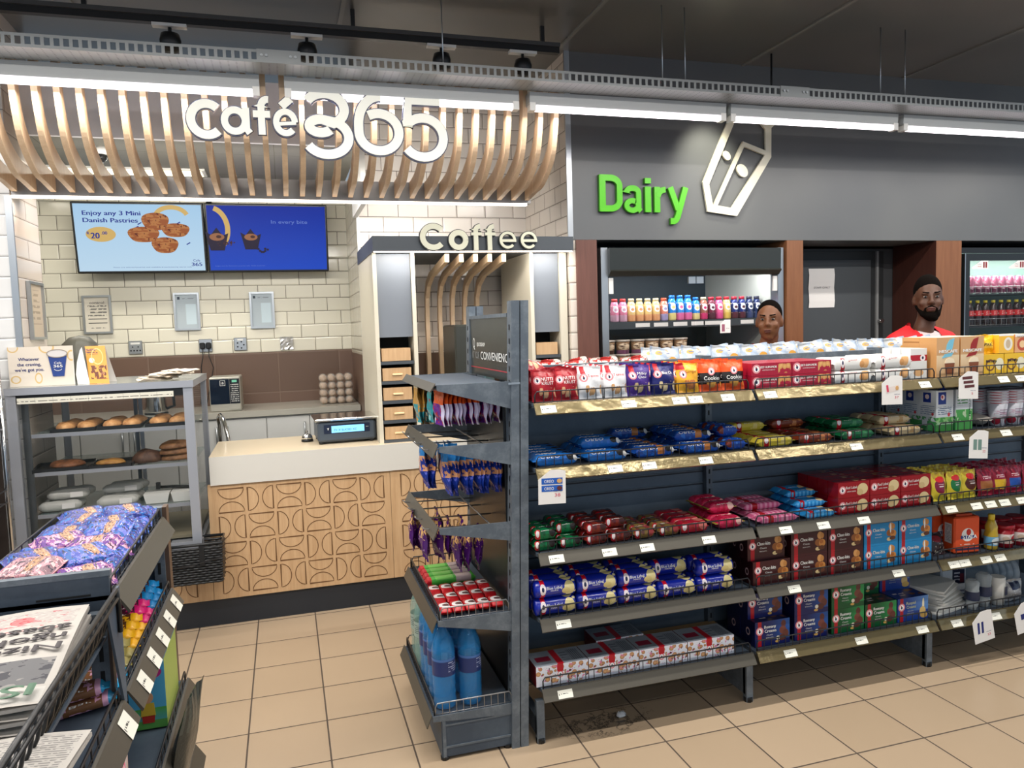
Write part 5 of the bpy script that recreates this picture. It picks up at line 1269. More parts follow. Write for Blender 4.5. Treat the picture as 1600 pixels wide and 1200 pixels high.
    bl=cylpack('blue_round_biscuit_roll',.164,.0325,(16,36,150),[('rect',.14,0,.24,1,(200,16,36)),('ell',.19,.28,.07,.11,(240,230,232)),('ell',.19,.28,.03,.045,NAVY),('ell',.19,.60,.07,.11,(240,230,232)),('ell',.82,.26,.12,.15,(226,212,150)),('ell',.74,.22,.10,.06,(214,196,130)),('ell',.80,.52,.13,.10,(214,200,140)),('noise',.60,.10,.98,.42,9,8,(226,214,160),.62)],rough=.2,texts=[('Blue Label',.46,.30,.011,m_whiteink,.060),('MARIE',.46,.25,.005,m_whiteink,.03)])
    skip={(3,0,1),(3,2,1),(4,2,1),(4,2,0)}
    row_fill('blueroll',bl,(.916,1.083,1.252,1.420,1.590),2.611,.066,3,z,'shiny blue biscuit roll with red band','biscuit roll','blue biscuit rolls on the fourth shelf',zl=2,dz=.0655,skip=skip)
    def choc(nm,c,side,pics,title,tcol=m_whiteink,L2='Classic',w=.176,h=.096,d=.085,wt=.062):
        if L2=='Creams': return carton(nm,w,d,h,c,pics+emblem(.135,.62,.155,1.6,.052),[(title,.43,.77,.0135,tcol,wt,.0005),('Creams',.44,.60,.0135,tcol,wt,.0005),('Classic',.42,.43,.006,tcol,.03),('BISCUITS',.42,.32,.004,tcol,.035)],side=[('ell',.5,.5,.14,.16,(200,170,170)),('ell',.5,.5,.09,.10,side)],sidec=side,topc=side,top=[('vor',.6,.1,.95,.9,3,3,(120,80,50),(70,40,30),.4),('lines',.15,.3,.5,.7,4,6,(200,190,190))])
        return carton(nm,w,d,h,c,pics+emblem(.135,.62,.155,1.83,.052),[(title,.43,.70,.0145,tcol,wt,.0005),(L2,.42,.50,.007,tcol,.032),('BISCUITS',.42,.36,.004,tcol,.035)],side=[('ell',.5,.5,.14,.16,(200,170,170)),('ell',.5,.5,.09,.10,side)],sidec=side,topc=side,top=[('vor',.6,.1,.95,.9,3,3,(120,80,50),(70,40,30),.4),('lines',.15,.3,.5,.7,4,6,(200,190,190))])
    ck=[('ell',.80,.80,.075,.16,(206,150,90)),('ell',.86,.78,.05,.13,(190,130,70)),('ell',.76,.50,.10,.16,(150,90,46)),('ell',.86,.46,.09,.17,(206,140,70)),('ell',.84,.52,.05,.09,(176,104,50)),('ell',.74,.22,.07,.08,(230,206,150)),('ell',.84,.26,.09,.09,(100,56,36))]
    f=choc('chocolate_biscuit_carton',(62,22,26),(44,16,20),ck,'Choc-kits')
    row_fill('choc',f,(1.850,2.031,2.212),2.586,.088,2,z,'dark brown chocolate biscuit carton on the fourth shelf','biscuit carton','chocolate biscuit cartons',zl=2,dz=.0965,skip={(0,0,1)})
    place('choc',f,(1.838,2.605,z+.0965),0,'dark brown chocolate biscuit carton set back on the upper layer at the bay joint','biscuit carton','chocolate biscuit cartons')
    f=choc('sky_blue_biscuit_carton',(22,132,190),(16,104,160),ck+[('ell',.78,.72,.02,.22,(240,240,236))],'Choc-kits')
    row_fill('chocb',f,(2.394,2.576),2.586,.088,2,z,'sky blue chocolate biscuit carton on the fourth shelf','biscuit carton','sky blue biscuit cartons',zl=2,dz=.0965)
    def flour():
        a=art('flour_front',(222,82,36),[('rect',0,.05,1,.12,(50,40,80)),('ell',.52,.52,.26,.20,(236,236,232)),('ell',.56,.60,.10,.10,(200,40,30)),('rect',.22,.40,.86,.50,(36,60,130)),('lines',.2,.2,.8,.28,14,8,(240,200,190))],.5); sd=art('flour_side',(222,82,36),[('rect',.15,.25,.85,.85,(214,214,210)),('lines',.22,.3,.78,.8,22,6,(140,140,150))],.5)
        b=MB(); b.bbox(-.064,0,0,.064,.075,.165,mat('flour_paper',(222,82,36),.55),.006)
        b.quad([(-.058,-.0008,.006),(.058,-.0008,.006),(.058,-.0008,.155),(-.058,-.0008,.155)],a); b.quad([(-.0648,.069,.006),(-.0648,.006,.006),(-.0648,.006,.155),(-.0648,.069,.155)],sd)
        b.text('STALA',(.012,-.002,.075),(1,.0,0),(0,0,1),.016,m_whiteink,w=.07,bold=.0008); b.box(-.04,.02,.165,.04,.05,.174,mat('flour_paper',(222,82,36),.55)); return b.build('flour_packet')
    place('flour',flour,(2.878,2.60,z),radians(-8),'orange flour packet with a white eagle-shaped badge at the shelf edge','flour packet','orange flour packets')
    place('flour',flour,(2.845,2.70,z),0,'orange flour packet half hidden behind the front flour packet','flour packet','orange flour packets')
    place('flour',flour,(2.745,2.80,z),0,'orange flour packet nearest the sky blue cartons','flour packet','orange flour packets')
    f=pouch('dark_bean_bag',.10,.10,.05,(50,36,40),[('vor',0,0,1,.5,8,6,(200,190,170),(40,30,30),.3),('ell',.5,.7,.3,.16,(130,40,50))],seed=41,rough=.15)
    for j in range(3): place('bean',f,(2.740,2.625+.056*j,z),(radians(-20),0,.1),'dark clear-windowed bean bag slumped beside the flour, %s from the edge'%ORD[j],'bag','dark bean bags')
    clear=mat('clear_plastic',(176,190,182),.08,0,alpha=.5,coat=.5); oil=mat('golden_oil',(200,170,50),.08,0,alpha=.9,coat=.5)
    prof=[(.030,0),(.033,.01),(.033,.07),(.030,.085),(.033,.10),(.030,.135),(.014,.160)]
    lb=art('bottle_label_white',(216,206,200),[('rect',0,0,1,.25,(150,40,40)),('ell',.5,.6,.08,.28,(60,60,80)),('ell',.30,.6,.08,.28,(60,60,80))],.4)
    row_fill('spray',bottle('clear_bottle',prof,clear,mat('green_grey_cap',(70,90,80),.4),.014,(.03,.09,.0338,lb)),(2.985,),2.68,.075,2,z,'clear bottle with white and red label behind the flour packet','bottle','clear bottles')
    prof=[(.026,0),(.029,.008),(.029,.062),(.025,.085),(.026,.105),(.016,.130),(.012,.138)]
    ob=art('oil_label',(110,180,220),[('ell',.5,.5,.12,.4,(220,230,230))],.4)
    place('oil',bottle('oil_bottle',prof,oil,mat('yellow_cap',(222,196,60),.4),.020,(.02,.060,.0296,ob)),(3.030,2.612,z),0,'golden cooking oil bottle with yellow cap and blue label','bottle')
    def rtub():
        o=empty('red_tub'); a=art('red_tub_art',(160,20,36),[('rect',.28,.22,.72,.72,(226,214,206)),('ell',.58,.48,.09,.2,(180,30,40)),('ell',.4,.48,.06,.14,(200,180,160))],.3)
        b=MB(); b.lathe([(.038,0),(.041,.085)],a,(0,0,0),22); b.build('tub_body',o); b=MB(); b.lathe([(.044,.085),(.044,.098),(.040,.102)],mat('red_lid',(150,20,34),.35),(0,0,0),22); b.build('lid',o); return o
    row_fill('rtub',rtub,(3.120,3.210,3.300),2.625,.09,2,z,'red spread tub with cream label on the fourth shelf','tub','red spread tubs')

    # ---------- bottom shelf
    z=LZ[4]+.001
    asst=[('vor',0,.02,1,.98,9,3.6,(214,170,120),(150,96,64),.44),('noise',0,.02,1,.98,14,6,(214,120,160),.62),('noise',0,0,1,.9,13,5.5,(90,44,60),.64),('rect',.40,.62,.52,1,RED),('rect',.38,.25,.54,.62,(230,232,240)),('ell',.46,.48,.055,.17,(214,40,60)),('ell',.46,.48,.043,.13,(240,240,244)),('ell',.46,.46,.018,.06,NAVY)]
    f=carton('assorted_biscuit_carton',.208,.125,.077,(222,226,236),asst,sidec=(110,18,34),topc=(134,142,152),top=[('rect',.08,.3,.36,.62,(134,24,50)),('rect',.42,0,.54,1,RED),('bars',.74,.15,.94,.85,26,.5,(70,76,86)),('lines',.57,.2,.72,.8,6,6,(90,96,106))])
    row_fill('asst',f,(.935,1.146,1.357,1.568),2.588,.13,1,z,'white assorted biscuit carton printed with biscuits','biscuit carton','assorted biscuit cartons')
    place('asst',f,(1.235,2.725,z),0,'white assorted biscuit carton standing alone behind the front four','biscuit carton','assorted biscuit cartons')
    for i in range(2):
        b=MB(); b.box(-.22,-.02,0,.22,.02,.012,mat('kraft_card',(196,160,112),.7)); o=b.build('cardboard_strip',None,(1.085+.455*i,2.868,z+.0)); tag(o,'tan cardboard strip lying along the back of the bottom shelf, '+('by the end post' if i==0 else 'by the bay joint'),'cardboard','cardboard strips')
    rc=[('grad',.35,.2,1,1,(26,84,160),'u'),('ell',.82,.80,.07,.15,(96,50,46)),('ell',.80,.55,.10,.16,(120,66,56)),('ell',.88,.40,.09,.16,(104,56,46)),('ell',.78,.25,.10,.13,(90,46,40)),('ell',.66,.26,.05,.08,(236,232,210)),('ell',.64,.12,.06,.05,(214,170,90))]
    f=choc('navy_cream_biscuit_carton',(18,28,90),(14,20,62),rc,'Romany',L2='Creams',w=.166,h=.104,d=.1,wt=.055)
    row_fill('rom',f,(1.862,2.052),2.60,.104,2,z,'navy cream biscuit carton with chocolate biscuit tower','biscuit carton','navy biscuit cartons on the bottom shelf',zl=2,dz=.1045,skip={(0,0,1)})
    place('rom',f,(1.855,2.64,z+.1045),0,'navy cream biscuit carton set back on the upper layer beside the bay joint','biscuit carton','navy biscuit cartons on the bottom shelf')
    f=choc('green_cream_biscuit_carton',(10,84,44),(10,52,30),[('grad',.35,.2,1,1,(40,150,80),'u')]+rc[1:],'Romany',L2='Creams',w=.166,h=.104,d=.1,wt=.055)
    row_fill('romg',f,(2.236,2.408),2.60,.104,2,z,'green cream biscuit carton with chocolate biscuit tower','biscuit carton','green biscuit cartons on the bottom shelf',zl=2,dz=.1045,skip={(1,0,1)})
    f=choc('blue_shortbread_carton',(22,60,140),(18,44,110),[('grad',.3,.4,1,1,(90,140,200),'u'),('ell',.84,.60,.035,.30,(236,226,190)),('ell',.82,.34,.10,.20,(222,190,120)),('ell',.86,.16,.12,.12,(206,166,90)),('ell',.135,.15,.04,.10,(190,90,40))],'Royal',mat('pale_gold_print',(190,196,170),.4),L2='Creams',w=.166,h=.104,d=.1,wt=.05)
    row_fill('sbc',f,(2.58,),2.60,.104,2,z,'blue shortbread carton with pale biscuit tower','biscuit carton','blue shortbread cartons',zl=2,dz=.1045,skip={(0,0,1)})
    # disposables in bay three
    fo=mat('white_foam',(214,214,208),.5)
    for i in range(8):
        b=MB(); k=1-.0*i; b.prism([(-.085,-.085),(.085,-.085),(.095,-.06),(.095,.06),(.085,.085),(-.085,.085),(-.095,.06),(-.095,-.06)],0,.010,fo,'XY')
        o=b.build('foam_plate',None,(2.80+.006*((i*3)%5)-.004*i*0,2.70-.008*(7-i)*0+.005*i,z+.0130*i)); o.rotation_euler=(radians(2),radians(-3),radians(8+3*i)); tag(o,'white foam plate beside the shortbread cartons, %s from the bottom of the fanned stack'%ORD[i],'plate','fanned foam plates')
    def wpack(txt,w,h):
        def f():
            a=art('roller_towel_art_%s'%txt.split()[0].lower(),(216,220,224),[('rect',.42,.25,.96,.80,(30,34,60)),('lines',.5,.3,.75,.55,12,4,(190,190,200)),('rect',.75,.28,.92,.5,(90,24,40)),('lines',.5,.04,.95,.16,5,6,(120,120,140))],.35)
            b=MB(); b.bbox(-w/2,0,0,w/2,.08,h,mat('towel_wrap',(216,220,224),.35),.008); b.quad([(-w/2+.006,-.001,.006),(w/2-.006,-.001,.006),(w/2-.006,-.001,h-.006),(-w/2+.006,-.001,h-.006)],a)
            for i,t in enumerate(txt.split()): b.text(t,(w*.19,-.002,h*.72-i*.018),(1,0,0),(0,0,1),.011,m_whiteink,w=w*.42,bold=.0005)
            return b.build('towel_pack')
        return f
    place('towel',wpack('ROLLER TOWEL',.135,.205),(2.99,2.77,z),radians(-6),'tall white roller towel pack with a navy label','paper towels')
    place('towel2',wpack('PAPER',.09,.19),(2.73,2.83,z),0,'white paper pack with navy label behind the foam plates','paper towels')
    cl=mat('clear_cup_plastic',(196,204,206),.08,0,alpha=.45); nb=mat('navy_band',(36,44,70),.4)
    def cups():
        o=empty('clear_cup_sleeve'); b=MB(); b.lathe([(.020,0),(.027,.03),(.024,.032),(.028,.06),(.0255,.062),(.029,.09),(.0265,.092),(.030,.125),(.020,.135)],cl,(0,0,0),20); b.build('cup_stack',o)
        b=MB(); b.lathe([(.0305,.045),(.0305,.085)],nb,(0,0,0),20,caps=False); b.build('band',o); return o
    place('cups',cups,(2.925,2.612,z),0,'clear plastic cup sleeve with navy band in front of the roller towel','plastic cups','clear cup sleeves'); place('cups',cups,(3.005,2.625,z),0,'clear plastic cup sleeve with navy band between the other sleeve and the white cups','plastic cups','clear cup sleeves',scale=1.12)
    def wc():
        o=empty('white_cup_sleeve'); b=MB(); b.lathe([(.029,0),(.032,.125),(.03,.128)],fo,(0,0,0),22); b.build('cup_stack',o); b=MB(); b.quad([(.008,-.032,.045),(.030,-.026,.045),(.030,-.026,.085),(.008,-.032,.085)],mat('navy_band',(36,44,70),.4)); b.build('barcode_label',o); return o
    place('wcup',wc,(3.082,2.62,z),0,'sleeve of white foam cups with a small dark label','foam cups')
    gr=mat('pale_blue_grey_plate',(150,166,180),.35)
    for i in range(5):
        b=MB(); b.lathe([(.0,0),(.07,.002),(.095,.014),(.098,.016),(.07,.006),(.0,.004)],gr,(0,0,0),30); o=b.build('round_plate',None,(3.12+.028*i,2.80-.012*i,z+.10)); o.rotation_euler=(radians(90),0,radians(62)); o.rotation_euler=(radians(84),0,radians(-62)); tag(o,'pale blue-grey round plate standing on edge behind the cups, %s of the row'%ORD[i],'plate','round plates on edge')
    f=pouch('clear_cutlery_bag',.12,.10,.06,(150,150,150),[('vor',0,0,1,1,12,9,(214,214,214),(70,76,90),.34),('rect',.3,.6,.8,.9,(34,40,66))],seed=51,rough=.12)
    place('cutlery',f,(3.17,2.625,z),0,'glossy clear bag of plastic cutlery with navy label at the shelf edge','bag')
    # rear side of the gondola: big white and red snack bags that show over the top rail
    z=LZ[0]+.001
    f=pouch('white_chip_bag',.158,.165,.055,(190,194,196),[('noise',0,.3,1,1,4,4,(160,176,196),.5),('noise',0,.5,1,1,6,5,(206,160,80),.66),('ell',.7,.62,.14,.12,(206,150,60)),('ell',.25,.82,.10,.06,(214,170,90)),('lines',.2,.78,.6,.86,16,6,(110,120,150))],seed=61,wav=.004)
    k=0
    for i in range(10):
        for j in range(2):
            if i==0 and j==0: pass
            place('chip',f,(1.62+.162*i+.02*j,3.03+.09*j,z),(radians(-12-6*j),radians(random.uniform(-8,8)),random.uniform(-.12,.12)),'white and gold snack bag seen over the top rail, %s along, %s row'%(ORD[i],('near','far')[j]),'snack bag','snack bags on the far side of the gondola')
    f=pouch('red_white_snack_bag',.15,.135,.06,(206,196,186),[('noise',0,.4,1,1,5,5,(170,40,34),.5),('noise',0,.6,1,.9,5,4,(240,236,230),.55)],seed=63,wav=.004)
    for i in range(5):
        place('rsn',f,(.93+.145*i,3.05+.03*(i%2),z),(radians(-18),radians(random.uniform(-10,10)),random.uniform(-.3,.3)),'red and white snack bag over the rail nearest the end rack, %s along'%ORD[i],'snack bag','snack bags on the far side of the gondola')
products()

def price_cards():
    def card(key,x,z,w,h,pic,lab,ry=0,flip=False,y=2.526):
        def f():
            b=MB(); poly=[(-w/2,-h),(w/2,-h),(w/2,-.005),(w*.30,0),(-w*.05,0),(-w/2,-h*.27)]
            b.prism(poly,-.0008,0,m_paper); pic(b,w,h); return b.build('price_card')
        o=place('card'+key,f,(x,y,z),(radians(-3),radians(ry),0),lab,'price card','hanging price cards')
    u,v=(1,0,0),(0,0,1)
    bl=mat('card_blue',(30,90,180),.5); rd=mat('card_red',(206,60,90),.5); tn=mat('card_tan',(206,160,100),.5); br=mat('card_brown',(90,40,40),.5); gy=mat('card_grey_green',(110,140,130),.5)
    def oreo(b,w,h):
        for k in (0,1):
            z=-.040-.026*k; b.quad([(-.04,-.0012,z-.011),(.040,-.0012,z-.011),(.040,-.0012,z+.011),(-.04,-.0012,z+.011)],bl); b.text('OREO',(-.012,-.0018,z),u,v,.011,m_whiteink,w=.036); b.prism([(.028+.010*cos(t),z+.008*sin(t)) for t in [2*pi*i/14 for i in range(14)]],-.0020,-.0013,(tn,br)[k])
        b.text('UNBEATABLE',(.022,-.0016,-.076),u,v,.005,m_navyink,w=.034); b.text('38',(.020,-.0016,-.090),u,v,.013,rd,w=.022)
    card('o',.893,1.046,.104,.122,oreo,'white hanging price card with two blue packets and red 38',2)
    def tennis(b,w,h):
        b.quad([(-.03,-.0012,-.075),(.035,-.0012,-.060),(.035,-.0012,-.038),(-.03,-.0012,-.052)],mat('card_pale',(226,214,206),.5)); b.ribbon([(-.022,-.068),(-.026,-.040)],.010,(0,-.0014,0),u,v,rd,.0004); b.prism([(.024+.008*cos(t),-.052+.009*sin(t)) for t in [2*pi*i/14 for i in range(14)]],-.0020,-.0013,tn); b.text('UNBEATABLE',(.024,-.0016,-.078),u,v,.004,m_navyink,w=.03); b.text('37',(.022,-.0016,-.090),u,v,.010,rd,w=.02)
    card('t',2.388,1.312,.104,.120,tennis,'white hanging price card with a pale biscuit pack picture under the tennis packets',2)
    def bars(b,w,h):
        for k in range(3): b.quad([(-.034+.006*k,-.0012,-.036-.018*k),(.020+.006*k,-.0012,-.032-.018*k),(.020+.006*k,-.0012,-.020-.018*k),(-.034+.006*k,-.0012,-.024-.018*k)],br)
        b.text('UNBEATABLE',(.024,-.0016,-.082),u,v,.004,m_navyink,w=.03); b.text('5',(.020,-.0016,-.094),u,v,.010,rd,w=.008)
    card('b',2.790,1.310,.106,.118,bars,'white hanging price card with three brown bars under the coffee cartons',3)
    def cans(b,w,h):
        for k in (-.02,.006): b.quad([(k-.010,-.0012,-.085),(k+.010,-.0012,-.085),(k+.010,-.0012,-.040),(k-.010,-.0012,-.040)],gy)
        b.text('UNBEATABLE',(.030,-.0016,-.076),u,v,.004,m_navyink,w=.028); b.text('22',(.030,-.0016,-.090),u,v,.010,rd,w=.016)
    card('c',2.853,1.052,.104,.122,cans,'white hanging price card with two grey cans under the milk cartons',5)
    def tubes(b,w,h):
        for k in (-.026,-.004): b.quad([(k-.008,-.0012,-.095),(k+.004,-.0012,-.095),(k+.008,-.0012,-.045),(k-.004,-.0012,-.045)],m_navyink)
        b.text('UNBEATABLE',(.026,-.0016,-.095),u,v,.004,m_navyink,w=.028); b.text('23',(.026,-.0016,-.108),u,v,.010,rd,w=.018)
    card('d',2.880,.242,.112,.135,tubes,'white hanging price card with two navy tubes below the plastic cups',-8)
    def one(b,w,h):
        b.quad([(-.022,-.0012,-.075),(.0,-.0012,-.075),(.0,-.0012,-.050),(-.022,-.0012,-.050)],m_navyink); b.text('22',(.026,-.0016,-.092),u,v,.010,rd,w=.018)
    card('e',3.118,.250,.112,.135,one,'white hanging price card with one dark square below the cutlery bag',-10)
price_cards()

# ------------------------------------------------------------------ END RACK
def end_rack():
    o=empty('end_rack',(.62,2.94,0)); tag(o,'worn blue-grey end rack of hanging sweets and water bottles closing the gondola','rack')
    def fin(ob,par=None): 
        ob.parent=par or o
        if par is None: ob.location=(-.62,-2.94,0)
        return ob
    for y0,nm in ((2.592,'post'),(3.235,'post')):
        b=MB(); H=1.655
        for dx in (0,.034):
            n=len(b.v); lean=.050
            for z,l in ((0,0),(H,lean)):
                for (x,y) in ((.731+dx,y0),(.731+dx+.030,y0),(.731+dx+.030,y0+.055),(.731+dx,y0+.055)): b.v.append((x+l,y,z))
            for q in ((0,1,5,4),(1,2,6,5),(2,3,7,6),(3,0,4,7),(4,5,6,7),(3,2,1,0)): b.face([n+i for i in q],m_gondpost)
            if dx==0 or True:
                for i in range(30):
                    z=.1+i*.05; xx=.731+dx+lean*z/H-.001
                    b.box(xx-.0008,y0+.02,z,xx,y0+.028,z+.02,m_dark)
        b.box(.760,y0-.001,1.355,.804,y0+.001,1.362,m_alu); fin(b.build(nm))
    b=MB(); b.box(.752,2.65,.10,.760,3.235,1.35,mat('end_back_sheet',(34,38,42),.35,.2)); fin(b.build('back_sheet'))
    sg=mat('header_charcoal',(52,56,54),.3)
    b=MB(); b.box(.783,2.65,1.362,.790,3.235,1.60,sg); b.box(.778,2.65,1.598,.795,3.235,1.612,m_gondpost)
    U,V=(0,-1,0),(0,0,1)
    b.text('Q',(.7815,3.17,1.498),U,V,.045,m_whiteink,w=.035); b.text('QUICKSHOP',(.7815,3.055,1.492),U,V,.016,m_whiteink,w=.13,bold=.0006)
    b.text('AT YOUR',(.7815,3.145,1.447),U,V,.030,mat('faint_white',(150,152,150),.5),w=.12,bold=.001); b.text('CONVENIENCE',(.7815,2.845,1.447),U,V,.034,m_whiteink,w=.43,bold=.0022)
    b.box(.7815,2.65,1.392,.783,3.235,1.396,mat('red_rule',(170,50,60),.4)); fin(b.build('header_sign'))
    # shelves: (top z, front x, rear depth, board?, side height at post, wire basket?)
    SH=((1.366,.500,.095,True,False),(1.148,.500,.080,False,False),(.855,.490,.066,False,False),(.521,.472,.070,True,True),(.172,.440,.035,True,True))
    for k,(z,xf,hp,board,basket) in enumerate(SH):
        s=empty('shelf'); s.parent=o; s.location=(-.62,-2.94,0)
        xp=.742+.030*z
        for y in (2.600,3.245):
            b=MB(); b.prism([(xf,z),(xf+.002,z-.020),(xp,z-hp-.008),(xp,z)][::-1],y,y+.004,m_gondpost); b.build('shelf_bracket',s)
        b=MB(); t=.040 if k else .024
        b.prism([(xf-.004,z+.006),(xf-.002,z+.006),(xf-.020,z-t),(xf-.024,z-t+.002)][::-1],2.598,3.25,m_lip); b.build('front_edge',s)
        if board:
            b=MB(); b.box(xf,2.604,z-.010,.745,3.245,z-.002,m_gond); b.build('shelf_board',s)
        else:
            b=MB()
            for y in (2.70,2.86,3.02,3.16): b.tube([(.75,y,z-.03),(xf-.035,y,z-.022),(xf-.045,y,z-.012)],.003,m_dirtywire,6)
            b.tube([(.70,2.66,z-.026),(.70,3.22,z-.026)],.003,m_dirtywire,6); b.build('hook_bar',s)
        if basket:
            wire_guard(xf+.012,.738,2.606,z-.002,.046,m_dirtywire,.026,s); wire_guard(2.61,3.24,xf+.008,z-.002,.046,m_wire,.026,s,axis='Y'); wire_guard(xf+.012,.738,3.24,z-.002,.05,m_wire,.03,s)
    b=MB()
    for z in (): pass
    s_=o
    b=MB(); b.box(.470,2.604,.012,.735,3.24,.160,m_gond); b.box(.480,2.601,.045,.730,2.604,.052,m_gondpost); b.box(.478,2.601,.128,.732,2.604,.134,m_gondpost); b.box(.474,2.600,.012,.486,2.606,.150,m_gondpost); fin(b.build('base_box'))
    for x,y in ((.482,2.615),(.72,2.615),(.482,3.22)):
        b=MB(); b.lathe([(.016,0),(.016,.014)],m_black,(x,y,0),10); fin(b.build('foot'))
    # hooks on the top shelf
    s=empty('hook_bar'); s.parent=o; s.location=(-.62,-2.94,0); b=MB()
    for y in (2.70,2.86,3.02): b.tube([(.765,y,1.338),(.50,y,1.343),(.485,y,1.352)],.003,m_dirtywire,6)
    b.build('hook_wires',s)
    # hanging bags: thin side towards the aisle
    def hang(name,w,h,d,layers,base,seed):
        f0=pouch(name,w,h,d,base,layers,seed=seed,rough=.22,wav=.0025,crimp=.02)
        def f():
            ob=f0()
            for v in ob.data.vertices: v.co=Vector((v.co.y,-v.co.x,v.co.z-h))   # face turned to -X, top edge at z = 0
            return ob
        return f
    top=LZ
    f=hang('orange_and_purple_sweet_bag',.118,.130,.024,[('rect',0,.62,1,1,(226,96,40)),('noise',0,.05,1,.6,4,5,(170,24,60),.55),('rect',.0,.0,.12,.62,(220,214,230)),('rect',.88,.0,1,.62,(206,200,226))],(96,36,130),71)
    for i in range(13): place('hp',f,(.738-.0178*i,2.70,1.3415),(radians(random.uniform(-2,2)),radians(random.uniform(-5,5)),radians(random.uniform(-9,9))),'orange topped purple sweet bag on the front hook, %s from the backboard'%ORD[i],'sweet bag','orange and purple sweet bags')
    f=hang('teal_sweet_bag',.118,.137,.024,[('noise',0,.05,1,.7,4,5,(150,40,60),.6),('rect',0,.7,1,1,(60,160,160)),('rect',0,0,.1,1,(130,190,190))],(40,140,150),72)
    for i in range(12): place('ht',f,(.735-.0195*i,2.86,1.3425),(0,radians(random.uniform(-5,5)),radians(random.uniform(-9,9))),'teal sweet bag on the middle hook, %s from the backboard'%ORD[i],'sweet bag','teal sweet bags')
    f=hang('tan_sweet_bag',.13,.158,.030,[('noise',0,.0,1,.5,3,4,(50,140,150),.45),('rect',0,.9,1,1,(220,200,160))],(186,140,70),73)
    for i in range(4): place('htan',f,(.56-.021*i,3.02,1.344),(0,radians(random.uniform(-6,6)),radians(random.uniform(-12,12))),'tan and teal sweet bag on the far hook, %s from the backboard'%ORD[i],'sweet bag','tan sweet bags')
    f=hang('blue_nut_bag',.125,.165,.034,[('rect',0,.72,1,1,(40,110,170)),('noise',0,.42,1,.78,7,6,(206,150,110),.48),('noise',0,.05,1,.5,6,6,(90,100,200),.60),('noise',0,.1,1,.5,6,6,(220,210,220),.68),],(24,50,140),74)
    for i in range(10): place('hb',f,(.735-.0225*i,2.70,1.121),(radians(random.uniform(-3,3)),radians(random.uniform(-7,7)),radians(random.uniform(-10,10))),'blue nut bag on the second level front hook, %s from the backboard'%ORD[i],'nut bag','blue nut bags')
    for i in range(6): place('hb',f,(.60-.024*i,2.86,1.122),(0,radians(random.uniform(-8,8)),radians(random.uniform(-12,12))),'blue nut bag on the second level rear hook, %s from the backboard'%ORD[i],'nut bag','blue nut bags')
    f=hang('purple_nut_bag',.110,.155,.034,[('noise',0,.55,1,.95,7,6,(214,170,110),.50),('noise',0,.05,1,.6,8,8,(190,160,200),.64)],(70,24,100),75)
    for i,x in enumerate((.660,.615,.565)): place('hn',f,(x,2.70,.826),(0,radians(random.uniform(-6,6)),radians(random.uniform(-10,10))),'purple nut bag on the third level front hook, %s from the backboard'%ORD[i],'nut bag','purple nut bags')
    for i,x in enumerate((.625,.575,.525,.480)): place('hn',f,(x,2.86+.0*i,.828),(0,radians(random.uniform(-8,8)),radians(random.uniform(-12,12))),'purple nut bag on the third level middle hook, %s from the backboard'%ORD[i],'nut bag','purple nut bags')
    for i,x in enumerate((.56,.50,.462)): place('hn',f,(x,3.02,.829),(0,radians(random.uniform(-8,8)),radians(random.uniform(-12,12))),'purple nut bag on the third level far hook, %s from the backboard'%ORD[i],'nut bag','purple nut bags')
    # sweets lying in the basket shelf
    z=.521
    f=flowpack('red_chocolate_bar',.092,.046,.026,(176,22,30),[('rect',.22,.22,.8,.46,(70,50,50)),('ell',.5,.46,.24,.16,(224,220,220)),('ell',.5,.45,.13,.08,(90,60,60)),('rect',0,0,1,.18,(222,60,30))],fin=.008)
    for j in range(3):
        for i in range(5):
            place('redbar',f,(.510+.049*i,2.672+.100*j,z+.004),(0,0,radians(90)),'red chocolate bar in the wire basket shelf, %s row, %s from the outer edge'%(ORD[j],ORD[i]),'chocolate bar','red chocolate bars')
    f=flowpack('bright_green_sweet_box',.21,.045,.028,(70,170,60),[('rect',.6,.2,.9,.8,(190,170,170)),('rect',0,0,.12,1,(190,30,40)),('rect',.2,.3,.55,.6,(120,200,90))],sq=.35,fin=.006)
    for i in range(4): place('greenp',f,(.600,2.985+.052*i,z+.004),0,'bright green sweet packet in the wire basket shelf, %s behind the red bars'%ORD[i],'sweet packet','green sweet packets')
    # water bottles
    z=.172
    wb=mat('blue_water_bottle',(50,140,206),.05,0,alpha=.50,coat=.6)
    g=NG(wb)
    wc=mat('clear_water_bottle',(150,190,178),.05,0,alpha=.42,coat=.6)
    lb=art('water_label_art',(36,52,104),[('lines',.50,.2,.85,.85,8,14,(160,170,200)),('rect',.88,.2,.97,.85,(214,218,224)),('rect',0,.86,1,1,(70,110,170))],.35)
    prof=[(.028,0),(.040,.006),(.043,.03),(.040,.045),(.043,.06),(.0405,.075),(.043,.09),(.041,.105),(.043,.120),(.0425,.195),(.0435,.205),(.0425,.222),(.037,.248),(.027,.272),(.017,.290),(.014,.305)]
    f=bottle('water_bottle',prof,wb,mat('blue_cap2',(30,80,160),.35),.016,(.128,.192,.0434,lb),capr=.016)
    f2=bottle('clear_bottle_large',prof,wc,mat('green_cap',(60,130,100),.35),.016,(.128,.192,.0434,art('pale_label',(150,170,160),[('lines',.2,.2,.8,.8,8,10,(80,100,100))],.35)),capr=.016)
    for j in range(6):
        for i,x in enumerate((.500,.598)):
            if j>=4: place('wbt2',f2,(x-.005,2.668+.0925*j,z),0,'clear green-tinted bottle behind the blue water bottles, %s column, %s row'%(('outer','inner')[i],('nearer','farther')[j-4]),'bottle','clear bottles on the end rack')
            else: place('wbt',f,(x,2.668+.0925*j,z),random.uniform(0,.5),'blue water bottle on the lowest end rack shelf, %s column, %s from the front'%(('outer','inner')[i],ORD[j]),'bottle','blue water bottles')
